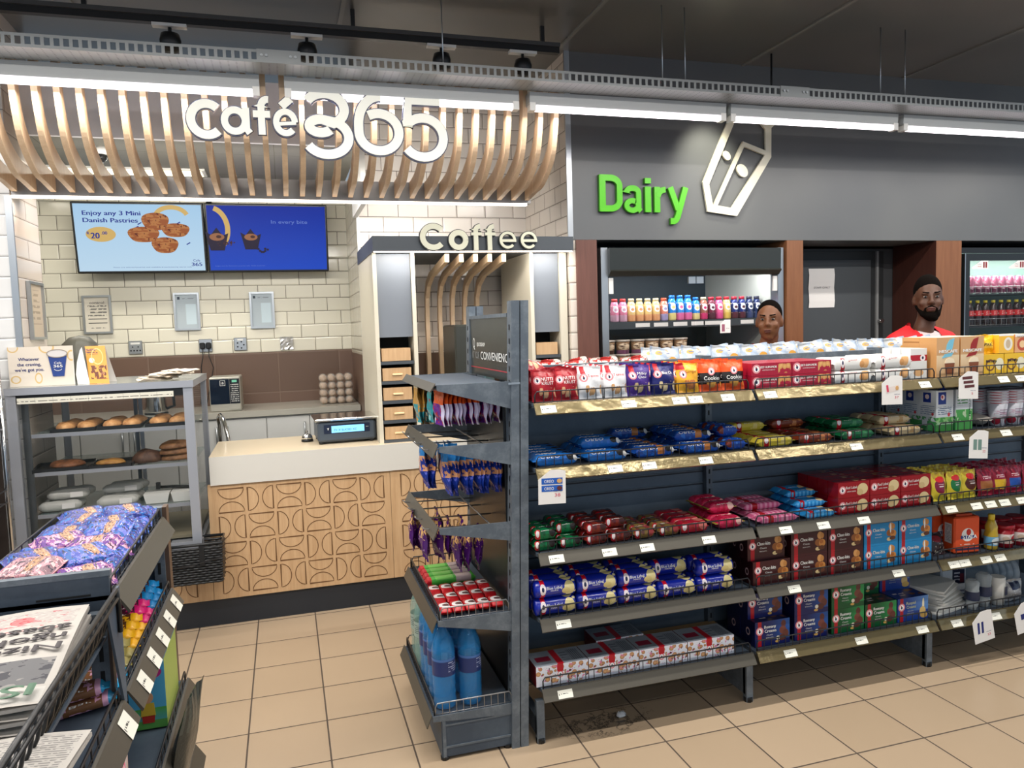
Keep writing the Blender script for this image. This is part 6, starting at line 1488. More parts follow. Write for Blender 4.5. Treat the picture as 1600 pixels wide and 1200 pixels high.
end_rack()

# ------------------------------------------------------------------ LEFT GONDOLA AND NEWSPAPERS
def left_unit():
    o=empty('low_shelf_unit',(-.50,1.9,0)); tag(o,'low dark shelf unit of sweets and chocolate running towards the counter','shelf')
    def fin(ob): ob.location=(.50,-1.9,0); ob.parent=o; return ob
    XR,XL,YF,YN=-.375,-.640,2.44,.70
    b=MB(); b.box(XL,YF,0,XR-.004,YF+.02,1.045,m_gond); b.box(XL-.004,YF-.006,1.030,XR,YF+.03,1.052,m_gondpost); fin(b.build('end_panel'))
    b=MB(); b.box(XR-.030,YF-.022,0,XR,YF+.012,1.06,m_gondpost); b.box(XR,YF-.016,0,XR+.012,YF+.03,1.06,mat('brown_edge_trim',(84,66,54),.45))
    for i in range(16): b.box(XR-.020,YF-.0235,.08+i*.06,XR-.012,YF-.0215,.115+i*.06,m_dark)
    fin(b.build('slotted_post'))
    b=MB(); b.box(XR-.040,1.70,0,XR-.006,1.725,1.0,m_gondpost)
    for i in range(16): b.box(XR-.024,1.6985,.06+i*.06,XR-.016,1.7005,.10+i*.06,m_dark)
    b.box(XR-.006,1.70,0,XR,1.725,1.0,mat('brown_edge_trim',(84,66,54),.45)); fin(b.build('slotted_post'))
    b=MB(); b.box(XL-.02,YN,0,XL,1.70,.945,m_gond); b.box(XL-.02,1.70,0,XL,YF,1.02,m_gond); fin(b.build('back_panel'))
    for k,(z,xo) in enumerate(((1.030,0),(.812,.012),(.530,.040),(.320,.045))):
        for (ya,yb) in ((1.735,YF-.024),(YN,1.695)):
            if k==0 and ya==YN: continue
            s=empty('shelf'); s.parent=o; s.location=(.50,-1.9,0)
            b=MB(); b.box(XL,ya,z-.012,XR+xo,yb,z-.003,m_gond); b.build('shelf_board',s)
            b=MB(); b.prism([(XR+xo,z+.004),(XR+xo+.006,z+.002),(XR+xo+.034,z-.042),(XR+xo+.030,z-.048)][::-1],ya,yb,m_lip,'XZ'); b.build('price_edge',s)
            wire_guard(ya+.01,yb-.01,XR+xo-.004,z,.030,m_wire,.05,s,axis='Y')
            if k==0:
                wire_guard(ya+.01,yb-.01,XL+.006,z,.045,m_wire,.08,s,axis='Y')
                b=MB(); b.box(XL,ya,z-.05,XR-.004,ya+.012,z+.045,m_gond); b.box(XL,ya-.004,z+.040,XR,ya+.014,z+.052,m_gondpost); b.box(XR-.14,ya-.002,z+.0,XR-.04,ya,z+.004,m_dark); b.build('end_divider',s)
            if k==1 and ya>1.7:
                for q in (1.80,1.93,2.06,2.19,2.32):
                    b=MB(); x0_,z0_,x1_,z1_=XR+xo+.0355,z-.040,XR+xo+.010,z-.002
                    b.quad([(x0_,q,z0_),(x0_,q+.055,z0_),(x1_,q+.055,z1_),(x1_,q,z1_)],tag_art); b.build('price_label',s)
            if k==1 and ya<1.7:
                b=MB(); b.quad([(XR+xo+.0355,1.60,z-.040),(XR+xo+.0355,1.66,z-.040),(XR+xo+.010,1.66,z-.002),(XR+xo+.010,1.60,z-.002)],tag_art); b.build('price_label',s)
    b=MB(); b.box(XL,YN,0,XR-.02,YF,.10,m_gond); fin(b.build('base_box'))
    # sweet bags on the top
    z=1.031
    def L(seed,base,c1,c2): return [('noise',.0,.02,.98,.98,8,14,c1,.50),('noise',.0,.02,1,.98,12,16,c2,.56),('ell',.60,.52,.09,.10,(176,130,98)),('noise',.48,.38,.74,.66,26,30,(110,76,60),.56),('noise',0,0,1,1,30,36,(210,196,206),.66),('noise',0,0,1,1,20,24,(34,26,50),.60)]
    fs=[flowpack('blue_sweet_bag',.124,.092,.036,(24,46,124),L(1,0,(60,64,140),(26,96,170)),fin=.010,seed=1,crinkle=.8),
        flowpack('bright_blue_sweet_bag',.124,.092,.036,(20,84,156),L(2,0,(100,110,200),(40,60,150)),fin=.010,seed=2,crinkle=.8),
        flowpack('violet_sweet_bag',.124,.092,.036,(84,36,120),L(3,0,(206,150,170),(120,60,130)),fin=.010,seed=3,crinkle=.8),
        flowpack('pink_brown_sweet_bag',.124,.092,.036,(190,130,140),L(4,0,(120,90,100),(214,170,170)),fin=.010,seed=4,crinkle=.8)]
    k=0
    nm=('blue','bright blue','violet','pink-brown')
    for l in range(2):
        for j in range(9-l):
            for i in range(2):
                if l and (j*2+i)%3==1: continue
                t=(0,1,0,1,2,0,1,0,1)[(j*1+i+l)%9] if j>0 else (2 if i else 3)
                if j==7 and l==1: t=0
                place('sw%d'%t,fs[t],(-.571+.126*i+random.uniform(-.004,.004)+(.05-.02*j%.03 if l else 0)*(1-2*i)*.5,1.800+.071*j+.03*l,z+.001+.022*l),(radians(11+random.uniform(-3,5)),radians(random.uniform(-4,4)),random.uniform(-.30,.30)+(.35 if l and j%2 else 0)),'%s sweet bag topping the low unit, %s row from papers, %s column, %s'%(nm[t],ORD[j],('outer','inner')[1-i],('beneath','on top')[l]),'sweet bag','sweet bags on the low unit'); k+=1
    # chocolate bars on the second shelf: from the far post to the newspapers
    z=.812
    bars=[('blue_cookie_bar',(20,120,180),(70,40,34),3,'bright blue cookie bar with brown picture'),('magenta_bar',(206,30,110),(80,30,50),2,'magenta chocolate bar'),('yellow_wafer_bar',(226,170,24),(96,56,24),3,'yellow wafer bar with chocolate picture'),('olive_mint_bar',(150,140,80),(90,90,50),2,'olive mint chocolate bar'),('pale_pink_bar',(224,170,200),(130,90,60),3,'pale pink chocolate bar with blue end')]
    y=2.33; 
    for nm_,c,c2,n,lab in bars:
        f=flowpack(nm_,.130,.052,.024,c,[('noise',.25,.1,.8,.6,4,4,c2,.45),('rect',.3,.2,.7,.45,c2),('rect',.88,0,1,1,(30,150,200) if 'pink' in nm_ else c)],fin=.010,texts=[('Bar One'[:3],.5,.34,.011,m_whiteink,.04)],crinkle=.4)
        for i in range(n):
            for l in range(2):
                place(nm_,f,(-.432-.012*l,y,z+.001+.025*l),(0,radians(-6),.16),'%s, %s from the far post, %s'%(lab,ORD[i],('under','on top')[l]),'chocolate bar','chocolate bars on the low unit')
            y-=.054
    # lower things
    z=.530
    f=pouch('red_orange_snack_bag',.10,.19,.05,(200,50,24),[('rect',0,.6,1,.8,(226,130,40)),('noise',0,0,1,.5,4,4,(110,20,20),.5)],seed=81)
    place('rob',f,(-.41,2.30,z),radians(60),'red and orange snack bag near the far post of the low unit','snack bag')
    def toy():
        a=art('toy_box_front',(90,180,224),[('grad',0,0,1,.3,(90,180,70),'v'),('rect',0,0,1,.12,(96,170,80)),('ell',.5,.82,.42,.11,(206,50,140))],.35); g_=mat('box_green_side',(150,168,80),.45)
        b=MB(); b.box(-.045,0,0,.045,.22,.185,g_,front=a,top=mat('box_blue_top',(60,140,190),.4)); b.text('TOYI',(.0,-.001,.150),(1,0,0),(0,0,1),.012,m_whiteink,w=.05,bold=.0006)
        b.prism([(.0+.014*cos(t),.085+.016*sin(t)) for t in [2*pi*i/18 for i in range(18)]],-.0012,-.0003,mat('picture_skin',(226,170,130),.5)); b.prism([(-.018,.035),(.018,.035),(.015,.070),(-.015,.070)],-.0012,-.0003,mat('picture_yellow',(226,190,60),.5)); b.prism([(-.014,.016),(.014,.016),(.016,.036),(-.016,.036)],-.0012,-.0003,mat('picture_red',(190,50,40),.5))
        return b.build('toy_sweet_box')
    place('toy',toy,(-.395,2.13,z+.002),radians(0),'blue fronted green sided sweet box standing on the third shelf of the low unit','box')
    f=pouch('pink_red_puffed_pack',.15,.255,.055,(214,200,196),[('rect',.2,0,.5,.9,(206,30,30)),('ell',.6,.5,.1,.3,(230,90,140)),('ell',.6,.5,.06,.24,(226,206,206)),('rect',0,0,.2,.6,(190,214,224)),('noise',.5,.6,1,1,4,5,(206,180,170),.5)],seed=82)
    for j in range(2): place('prp',f,(-.372,1.60-.16*j,z),radians(82),'white pack with red stripe and pink oval, %s from the sweet box'%ORD[j],'snack bag','red striped packs')
    f=pouch('dark_fringed_bag',.14,.37,.045,(44,48,44),[('bars',0,.75,1,1,9,.5,(70,76,70))],seed=83)
    place('dfb',f,(-.348,2.02,.322),(radians(14),0,radians(80)),'dark ragged-topped bag sticking out of the lowest shelf','bag')
    f=pouch('dark_blue_bag',.14,.16,.05,(30,56,96),[('noise',0,0,1,1,5,5,(60,90,140),.55)],seed=84)
    place('dbb',f,(-.40,1.83,.322),(0,0,radians(75)),'dark blue bag on the lowest shelf of the low unit','bag')
    # newspapers in a wire rack on the near bay
    r=empty('newspaper_rack',(-.52,1.3,.95)); tag(r,'black wire newspaper rack sitting on the near end of the low unit','rack')
    b=MB()
    for zz in (1.040,1.058): b.tube([(-.352,.75,zz),(-.352,1.665,zz)],.005,m_black,6)
    b.tube([(-.352,1.665,1.058),(-.352,1.68,1.02),(-.352,1.68,.965)],.005,m_black,6)
    b.tube([(-.385,.75,.965),(-.385,1.68,.965)],.004,m_black,6)
    y=.76
    while y<1.66: b.tube([(-.352,y,1.055),(-.366,y+.01,1.0),(-.385,y+.01,.962)],.0032,m_black,5); y+=.035
    ob=b.build('wire_front',r); ob.location=(.52,-1.3,-.95)
    b=MB(); b.prism([(1.60,1.05),(1.72,1.05),(1.72,.80),(1.70,.80)][::-1],-.362,-.357,m_gond,'YZ'); ob=b.build('side_wing',r); ob.location=(.52,-1.3,-.95)
    b=MB(); b.box(-.80,.75,.952,-.38,1.69,.958,m_gond); ob=b.build('rack_floor',r); ob.location=(.52,-1.3,-.95)
    def paper(k):
        W,H=.40,.44
        pn=art('newsprint_%d'%k,(172,168,162),[('rect',.02,.86,.98,.98,(182,180,175)),('rect',.03,.60,.97,.84,(128,126,124)),('noise',.03,.60,.97,.84,5,9,(96,96,98),.46),('noise',.03,.60,.97,.84,12,20,(60,60,66),.58),('lines',.03,.26,.97,.29,60,40,(170,90,96)),('noise',.05,.04,.95,.25,16,26,(170,90,96),.60),('noise',.5,.05,.95,.24,12,18,(70,66,68),.60),('ell',.26,.15,.05,.05,(190,70,76)),('lines',.03,.04,.5,.24,60,40,(150,140,138))] if k==0 else [('lines',.02,.02,.98,.98,70,60,(120,118,116))],.75)
        def f():
            b=MB(); n=8
            P=[[(-W/2+W*i/n,-H/2+H*j/4,.010+.004*sin(i*.9)+.003*sin(j*1.3)) for i in range(n+1)] for j in range(5)]
            for j in range(4):
                for i in range(n): b.face([len(b.v)+q for q in range(4)],pn,[(i/n,j/4),((i+1)/n,j/4),((i+1)/n,(j+1)/4),(i/n,(j+1)/4)],True); b.v+=[P[j][i],P[j][i+1],P[j+1][i+1],P[j+1][i]]
            b.box(-W/2,-H/2,0,W/2,H/2,.006,mat('newsprint_edge',(168,164,158),.8))
            if k==0:
                ink=mat('headline_ink',(70,66,68),.7)
                for i,t in enumerate(('Nizozisola','ngokusixo','abaseMala')): b.text(t,(-W/2+.012,.012-.046*i,.0188),(1,0,0),(0,1,0),.034,ink,w=(.27,.255,.24)[i],align='l',bold=.0014)
                b.text('ISOLEZWE',(-W/2+.02,.187,.0185),(1,0,0),(0,1,0),.045,mat('masthead_green',(80,110,90),.7),w=.34,align='l',bold=.002)
            return b.build('newspaper')
        return f
    # the front page lies upside down as seen from the aisle end
    def flip(k):
        f=paper(k)
        return f
    random.seed(3)
    for i in range(4): place('news%d'%(0),flip(0),(-.598+.002*i,1.455+.003*i,.959+.0185*i),(0,0,radians(180+1.5*i)),'newspaper lying upside down in the black wire rack, %s from the bottom of the pile'%ORD[i],'newspaper','newspapers in the wire rack')
    place('news1',flip(1),(-.52,1.02,.975),(0,0,radians(176)),'folded newspaper with dense small print at the near end of the wire rack','newspaper')
left_unit()

# ------------------------------------------------------------------ COOLERS
def milk_cooler():
    o=empty('dairy_cooler',(2.50,4.30,0)); tag(o,'tall open fronted dairy cooler with glass doors and a dark canopy under the green sign','refrigerator')
    b=MB(); X0,X1=-.63,.66; gy=mat('cooler_side_white',(196,196,188),.4); di=mat('cooler_interior',(44,54,64),.5)
    b.box(X0,.06,0,X0+.03,.92,2.02,gy); b.box(X1-.03,.06,0,X1,.92,2.02,gy); b.box(X0+.03,.89,.12,X1-.03,.92,1.95,di); b.box(X0+.03,.06,0,X1-.03,.92,.12,m_black); b.box(X0+.03,.06,1.95,X1-.03,.92,2.02,m_black); b.build('cabinet_body',o)
    for x in (X0-.004,X1-.040):
        b=MB(); b.box(x,-.02,0,x+.044,.06,2.02,m_alu); b.build('front_post',o)
    b=MB(); dk=mat('cooler_canopy',(40,43,40),.25,0,coat=.3); b.prism([(-.055,2.015),(.05,2.015),(.05,1.845),(-.03,1.845),(-.062,1.875),(-.05,1.885)][::-1],X0+.04,X1-.04,dk,'YZ'); b.build('canopy',o)
    for k,(a,c) in enumerate(((X0+.045,.012),(.018,X1-.045))):
        b=MB(); b.box(a,-.012,.16,c,-.006,1.842,m_glass); d=b.build('glass_door',o)
        b=MB(); b.box(a if k else c-.05,-.022,1.795,(a+.05) if k else c,-.004,1.838,m_alu); b.build('hinge_clamp',d)
        b=MB(); b.box((c-.03) if k else a,-.02,1.74,c if k else a+.03,-.004,1.836,m_white); b.build('top_clamp',d)
    for z in (1.565,1.27,.95,.6,.3):
        s=MB(); s.box(X0+.035,.12,z-.02,X1-.035,.86,z-.001,m_black); sh=s.build('shelf',o)
        s=MB(); s.box(X0+.035,.105,z-.045,X1-.035,.12,z+.002,mat('shelf_price_rail',(60,64,68),.4)); 
        for q in (-.35,-.22,-.08,.05,.14,.24,.42): s.box(q,.103,z-.035,q+.10,.105,z-.010,m_paper)
        s.build('price_rail',sh)
    area('cooler_light',(2.50,4.40,1.93),(radians(15),0,0),1.15,.03,12,(.92,.97,1))
    z=1.566
    def sb(nm,c1,c2,cap,h=.135,r=.0285,full=False):
        a=art(nm+'_sleeve',c1,[('rect',0,0,1,.34,c2),('noise',.1,.3,.9,.8,7,6,(230,226,226),.58),('ell',.5,.62,.12,.16,(236,236,240)),('ell',.5,.60,.07,.07,c2)],.25)
        return bottle(nm,[(r*.9,0),(r,.008),(r,h*.55),(r*.93,h*.66),(r,h*.78),(r*.62,h)],a,mat(nm+'_cap',cap,.35),.016,None,16,r*.66)
    seq=[('pale_pink_shake_bottle',(214,120,150),(206,160,180),(200,60,60),2,'pale pink milkshake bottle'),('peach_shake_bottle',(226,190,120),(226,160,110),(206,190,150),4,'peach and yellow juice bottle'),('orange_shake_bottle',(206,120,100),(160,150,190),(200,80,50),1,'orange capped milkshake bottle'),
      ('blue_yellow_shake_bottle',(30,120,200),(226,206,130),(30,110,190),1,'blue topped vanilla milk bottle'),('blue_pink_shake_bottle',(40,130,206),(226,110,160),(30,110,190),2,'blue topped strawberry milk bottle'),('blue_cream_shake_bottle',(40,130,206),(226,206,140),(30,110,190),1,'small blue topped vanilla milk bottle'),
      ('brown_shake_bottle',(150,90,70),(206,60,110),(200,180,150),1,'brown and pink milkshake bottle'),('maroon_shake_bottle',(110,40,60),(90,50,60),(180,30,50),1,'maroon milkshake bottle with red cap'),('hot_pink_shake_bottle',(226,90,140),(220,80,140),(190,24,44),1,'hot pink milkshake bottle with red cap'),('custard_shake_bottle',(226,200,120),(226,190,90),(190,24,44),1,'custard yellow milkshake bottle with red cap'),
      ('navy_shake_bottle',(22,40,110),(90,40,50),(190,40,60),2,'navy milkshake bottle'),('navy_white_shake_bottle',(30,44,90),(60,70,110),(60,60,80),3,'navy and white milkshake bottle'),('golden_shake_bottle',(226,196,90),(214,180,80),(190,24,44),1,'golden milkshake bottle at the cooler post')]
    x=2.035; n=0
    for nm,c1,c2,cap,cnt,lab in seq:
        f=sb(nm,c1,c2,cap,.145 if 'blue_yellow' in nm or 'blue_pink' in nm else .130)
        for i in range(cnt):
            if x>3.10: break
            place(nm,f,(x,4.47,z),0,lab+' in the cooler'+('' if cnt==1 else ', %s of its kind along the shelf'%ORD[i]),'bottle','milkshake bottles in the cooler'); x+=.0585
    def tub(nm,c):
        def f():
            o=empty(nm); a=art(nm+'_art',(150,116,84),[('rect',0,0,1,.30,c),('ell',.5,.60,.18,.28,(214,190,160)),('noise',.2,.3,.8,.9,8,7,(96,66,46),.58)],.35)
            b=MB(); b.lathe([(.040,0),(.046,.078)],a,(0,0,0),22); b.build('tub_body',o); b=MB(); b.lathe([(.049,.078),(.049,.088),(.045,.090)],mat('tub_lid',(206,196,184),.35),(0,0,0),22); b.build('lid',o); return o
        return f
    z=1.271
    cs=(('cocoa_yoghurt_tub',(90,50,36),'brown'),('lilac_yoghurt_tub',(150,90,130),'lilac'),('cream_yoghurt_tub',(190,160,120),'cream'))
    order=(0,1,1,0,2,0)
    for l in range(2):
        for i in range(6 if l else 8):
            t=(order+(0,2))[i] if l else (0,0,2,0,2,0,0,2)[i]
            place('tub%d'%t,tub(cs[t][0],cs[t][1]),(1.985+.104*i,4.475,z+.0915*l),0,'yoghurt tub with %s band in the cooler, %s along, %s layer'%(cs[t][2],ORD[i],('lower','upper')[l]),'yoghurt tub','yoghurt tubs in the cooler')
    def tagc():
        b=MB(); b.prism([(-.038,-.085),(.038,-.085),(.038,0),(-.005,0),(-.038,-.030)],-.0008,0,m_paper); b.quad([(-.026,-.0012,-.075),(-.004,-.0012,-.075),(-.004,-.0012,-.028),(-.026,-.0012,-.028)],mat('card_maroon',(150,90,110),.5)); b.text('2 for',(.018,-.0014,-.055),(1,0,0),(0,0,1),.007,m_ink,w=.026); return b.build('price_card')
    place('cooltag',tagc,(2.725,4.283,1.560),(0,0,0),'white price card hanging on the dairy cooler glass beside the man','price card')
    # drink fridge at the far right
    o=empty('drinks_fridge',(5.32,4.30,0)); tag(o,'black framed glass door drinks fridge past the last wood column','refrigerator')
    b=MB(); X0,X1=-.68,.80; bi=mat('fridge_interior',(150,176,164),.4)
    b.box(X0,.0,0,X0+.03,.355,2.02,m_black); b.box(X1-.03,0,0,X1,.355,2.02,m_black); b.box(X0+.03,.33,.1,X1-.03,.355,1.98,bi); b.box(X0+.03,0,0,X1-.03,.355,.1,m_black); b.box(X0+.03,0,1.98,X1-.03,.355,2.02,m_black); b.build('cabinet_body',o)
    for k,(a,c) in enumerate(((X0+.03,.045),(.055,X1-.03))):
        d=MB(); fr=mat('fridge_door_frame',(30,34,36),.3)
        for q in ((a,.1,a+.045,1.975),(c-.045,.1,c,1.975),(a+.045,.1,c-.045,.16),(a+.045,1.925,c-.045,1.975)): d.box(q[0],-.03,q[1],q[2],0,q[3],fr)
        d.box(a-.004,-.034,.1,a+.002,-.028,1.975,m_alu); d=d.build('glass_door',o)
        b=MB(); b.box(a+.045,-.018,.16,c-.045,-.012,1.925,m_glass); b.build('door_glass',d)
    for z in (1.690,1.455,1.20,.9,.6):
        b=MB(); b.box(X0+.035,.03,z-.012,X1-.035,.32,z-.001,m_wire); sh=b.build('shelf',o)
        wire_guard(X0+.04,X1-.04,.026,z,.05,m_dirtywire,.05,sh)
    area('fridge_light',(5.36,4.36,1.95),(radians(20),0,0),1.2,.03,10,(.9,1,.97))
    def can():
        o=empty('pink_can'); b=MB(); b.lathe([(.020,0),(.026,.006),(.026,.118),(.021,.128)],art('pink_can_art',(214,120,150),[('rect',0,0,1,.3,(120,60,90)),('noise',0,.2,1,.9,5,5,(230,190,206),.56)],.2,.3),(0,0,0),18); b.build('can_body',o); b=MB(); b.lathe([(.021,.128),(.020,.131)],m_alu,(0,0,0),18); b.build('can_lid',o); return o
    for i in range(14): place('pcan',can,(4.76+.075*i,4.375,1.691),0,'pink drink can on the top fridge shelf, %s from the wood column'%ORD[i],'can','pink drink cans')
    cola=mat('dark_cola',(40,20,16),.06,0,coat=.5); cb=art('red_cola_label',(190,30,34),[('noise',.1,.2,.9,.8,8,4,(236,220,214),.56)],.3)
    f=bottle('cola_bottle',[(.026,0),(.029,.01),(.029,.06),(.0265,.075),(.029,.11),(.024,.14),(.012,.170)],cola,mat('yellow_bottle_cap',(226,210,60),.35),.014,(.072,.112,.0298,cb))
    for i in range(14):
        place('cola',f,(4.755+.075*i,4.375,1.456),0,'dark cola bottle with yellow cap on the second fridge shelf, %s from the wood column'%ORD[i],'bottle','cola bottles in the fridge')
    for i in range(14):
        place('cola',f,(4.755+.075*i,4.375,1.201),0,'dark cola bottle with yellow cap on the third fridge shelf, %s from the wood column'%ORD[i],'bottle','cola bottles in the fridge')
    def ftag():
        b=MB(); b.prism([(-.075,0),(.075,0),(.075,.058),(.01,.058),(-.075,.012)],-.0008,0,m_paper)
        for q in (.035,.056): b.quad([(q-.008,-.0012,.008),(q+.007,-.0012,.008),(q+.007,-.0012,.05),(q-.008,-.0012,.05)],mat('card_maroon2',(130,40,44),.5))
        b.text('2 for',(-.005,-.0014,.034),(1,0,0),(0,0,1),.007,m_ink,w=.036); b.text('R28',(-.005,-.0014,.018),(1,0,0),(0,0,1),.007,m_red,w=.03); return b.build('price_card')
    place('ftag',ftag,(4.80,4.264,1.865),0,'white price tag at the top of the drinks fridge, nearer the wood column','price card','fridge price tags'); place('ftag',ftag,(5.145,4.264,1.865),0,'white price tag at the top of the drinks fridge, farther from the wood column','price card','fridge price tags')
    # notice on the staff door
    b=MB(); n=6; P=[[(-.11+.22*i/2+.003*sin(j*1.7),-.0015-.004*abs(sin(j*.9)),-.28*j/n) for i in range(3)] for j in range(n+1)]
    for j in range(n):
        for i in range(2): b.quad([P[j+1][i],P[j+1][i+1],P[j][i+1],P[j][i]],m_paper)
    b.text('STAFF ONLY',(0,-.0075,-.135),(1,0,0),(0,0,1),.014,mat('grey_print',(120,120,124),.6),w=.14)
    o=b.build('door_notice',None,(3.735,4.621,1.905)); tag(o,'white paper notice reading staff only on the charcoal door','notice')
milk_cooler()

# ------------------------------------------------------------------ PEOPLE
def capsule(b,p,q,r0,r1,m,n=14):
    p,q=Vector(p),Vector(q); d=q-p; L=d.length; t=d.normalized(); a=Vector((0,0,1)) if abs(t.z)<.9 else Vector((1,0,0)); x=a.cross(t).normalized(); y=t.cross(x)
    pr=[(-r0*cos(radians(k*15)) if False else -r0*cos(radians(90*k/5)),r0*sin(radians(90*k/5))) for k in range(6)]+[(L+r1*sin(radians(90*k/5)),r1*cos(radians(90*k/5))) for k in range(6)]
    rings=[]
    for h,r in pr:
        r=max(r,.0005); st=len(b.v); b.v+=[tuple(p+t*h+x*(r*cos(2*pi*k/n))+y*(r*sin(2*pi*k/n))) for k in range(n)]; rings.append(st)
    for i in range(len(rings)-1):
        for k in range(n): b.face([rings[i]+k,rings[i]+(k+1)%n,rings[i+1]+(k+1)%n,rings[i+1]+k],m,None,True)
    b.face([rings[0]+k for k in reversed(range(n))],m); b.face([rings[-1]+k for k in range(n)],m)
def ellip(b,c,r,m,rx=0,n=20,mm=14):
    rot=Matrix.Rotation(rx,3,'X'); rings=[]
    for j in range(mm+1):
        t=-pi/2+pi*j/mm; st=len(b.v); rr=max(cos(t),.004)
        for k in range(n):
            p=rot@Vector((r[0]*rr*cos(2*pi*k/n),r[1]*rr*sin(2*pi*k/n),r[2]*sin(t))); b.v.append((p.x+c[0],p.y+c[1],p.z+c[2]))
        rings.append(st)
    for j in range(mm):
        for k in range(n): b.face([rings[j]+k,rings[j]+(k+1)%n,rings[j+1]+(k+1)%n,rings[j+1]+k],m,None,True)
    b.face([rings[0]+k for k in reversed(range(n))],m); b.face([rings[-1]+k for k in range(n)],m)
def fuse(b,name,parent,voxel,m,smooth=4):
    """join overlapping solids into one continuous skin"""
    o=b.build(name); md=o.modifiers.new('r','REMESH'); md.mode='VOXEL'; md.voxel_size=voxel; md.use_smooth_shade=True
    sm=o.modifiers.new('s','SMOOTH'); sm.factor=.5; sm.iterations=smooth
    bpy.context.view_layer.update(); dg=bpy.context.evaluated_depsgraph_get(); me=bpy.data.meshes.new_from_object(o.evaluated_get(dg))
    old=o.data; o.modifiers.clear(); o.data=me; bpy.data.meshes.remove(old); me.name=name
    me.materials.clear(); me.materials.append(m)
    for p in me.polygons: p.use_smooth=True; p.material_index=0
    o.parent=parent; return o
def person(loc,rz,H,label,skin,hair,beard,lean,headturn,hairh):
    o=empty('person',loc,rz); tag(o,label,'person')
    s=H/1.75
    sk=mat('skin_%d'%int(skin[0]),skin,.48); hm=mat('hair_black',hair,1.0,spec=.08); sh=mat('red_work_shirt',(206,26,34),.7); wt=mat('white_undershirt',(206,190,190),.7); tr=mat('charcoal_trousers',(40,42,48),.8)
    b=MB(); P=lambda x,y,z:(x*s,y*s,z*s)
    hy=-.02+lean
    # head (faces -Y)
    hz=1.635
    ellip(b,P(0,hy+.010,hz+.035),(.076*s,.094*s,.098*s),sk); ellip(b,P(0,hy-.018,hz-.030),(.064*s,.070*s,.082*s),sk); ellip(b,P(0,hy-.045,hz-.088),(.034*s,.030*s,.026*s),sk)
    for sx in (-1,1):
        ellip(b,P(sx*.040,hy-.060,hz-.018),(.024*s,.020*s,.022*s),sk)            # cheeks
        ellip(b,P(sx*.078,hy+.010,hz-.004),(.010*s,.020*s,.032*s),sk)            # ears
        ellip(b,P(sx*.030,hy-.078,hz+.040),(.026*s,.012*s,.009*s),sk)            # brow
    capsule(b,P(0,hy-.084,hz+.028),P(0,hy-.102,hz-.012),.009*s,.013*s,sk); 
    for sx in (-1,1): ellip(b,P(sx*.014,hy-.094,hz-.018),(.010*s,.010*s,.009*s),sk)
    ellip(b,P(0,hy-.084,hz-.048),(.026*s,.012*s,.008*s),sk); ellip(b,P(0,hy-.080,hz-.062),(.022*s,.012*s,.008*s),sk)
    capsule(b,P(0,hy+.020,hz-.06),P(0,.01+lean*.6,1.43),.054*s,.060*s,sk)
    # torso, arms, legs in one skin
    capsule(b,P(-.10,.01,1.36),P(.10,.01,1.36),.085*s,.085*s,sk); capsule(b,P(0,0,1.30),P(0,0,1.02),.135*s,.118*s,sk); capsule(b,P(-.06,0,.96),P(.06,0,.96),.11*s,.11*s,sk)
    for sx in (-1,1):
        A,B_,C_=P(sx*.185,.01,1.37),P(sx*.225,.02,1.09),P(sx*.215,-.06,.86)
        capsule(b,A,B_,.055*s,.042*s,sk); capsule(b,B_,C_,.041*s,.028*s,sk)
        w=Vector(C_); capsule(b,w,w+Vector((0,-.02,-.07))*s,.028*s,.034*s,sk)
        for k,(dx,L) in enumerate(((-.024,.060),(-.008,.070),(.008,.066),(.024,.052))):
            q=w+Vector((dx,-.022,-.085))*s; q2=q+Vector((0,-.004,-L*.5))*s; q3=q2+Vector((0,.010,-L*.45))*s; capsule(b,q,q2,.0085*s,.008*s,sk,8); capsule(b,q2,q3,.008*s,.007*s,sk,8)
        q=w+Vector((-sx*.026,-.025,-.05))*s; q2=q+Vector((-sx*.016,-.018,-.03))*s; capsule(b,q,q2,.010*s,.009*s,sk,8); capsule(b,q2,q2+Vector((0,-.006,-.024))*s,.009*s,.008*s,sk,8)
        capsule(b,P(sx*.085,0,.93),P(sx*.095,-.01,.50),.088*s,.058*s,sk); capsule(b,P(sx*.095,-.01,.50),P(sx*.10,.02,.09),.054*s,.038*s,sk); capsule(b,P(sx*.10,.03,.045),P(sx*.11,-.13,.035),.040*s,.034*s,sk)
    body=fuse(b,'body',o,.0075,sk,5)
    for v in body.data.vertices: v.co.z=max(v.co.z,.004)
    # turn the head on the neck
    def turn(me):
        for v in me.vertices:
            z=v.co.z/s; t=max(0,min(1,(z-1.47)/.07)); a=headturn*t
            if t>0:
                x,y=v.co.x,v.co.y-hy*s; v.co.x=x*cos(a)-y*sin(a); v.co.y=x*sin(a)+y*cos(a)+hy*s
    turn(body.data)
    # hair shell, eyes, lips, beard
    b=MB(); ellip(b,P(0,hy+.022,hz+.050+hairh*.4),(.0785*s,.093*s,(.090+hairh)*s),hm); hb=fuse(b,'hair',o,.008,hm,2)
    for v in hb.data.vertices:
        z=v.co.z/s-hz; y=v.co.y/s-hy
        if y<-.030 and z<.085: v.co.y=max(v.co.y,(hy-.030-(max(0,z-.052))*1.5)*s)
        if z<.0 : v.co.z=(hz+.0)*s+ (v.co.z-hz*s)*.25
    turn(hb.data)
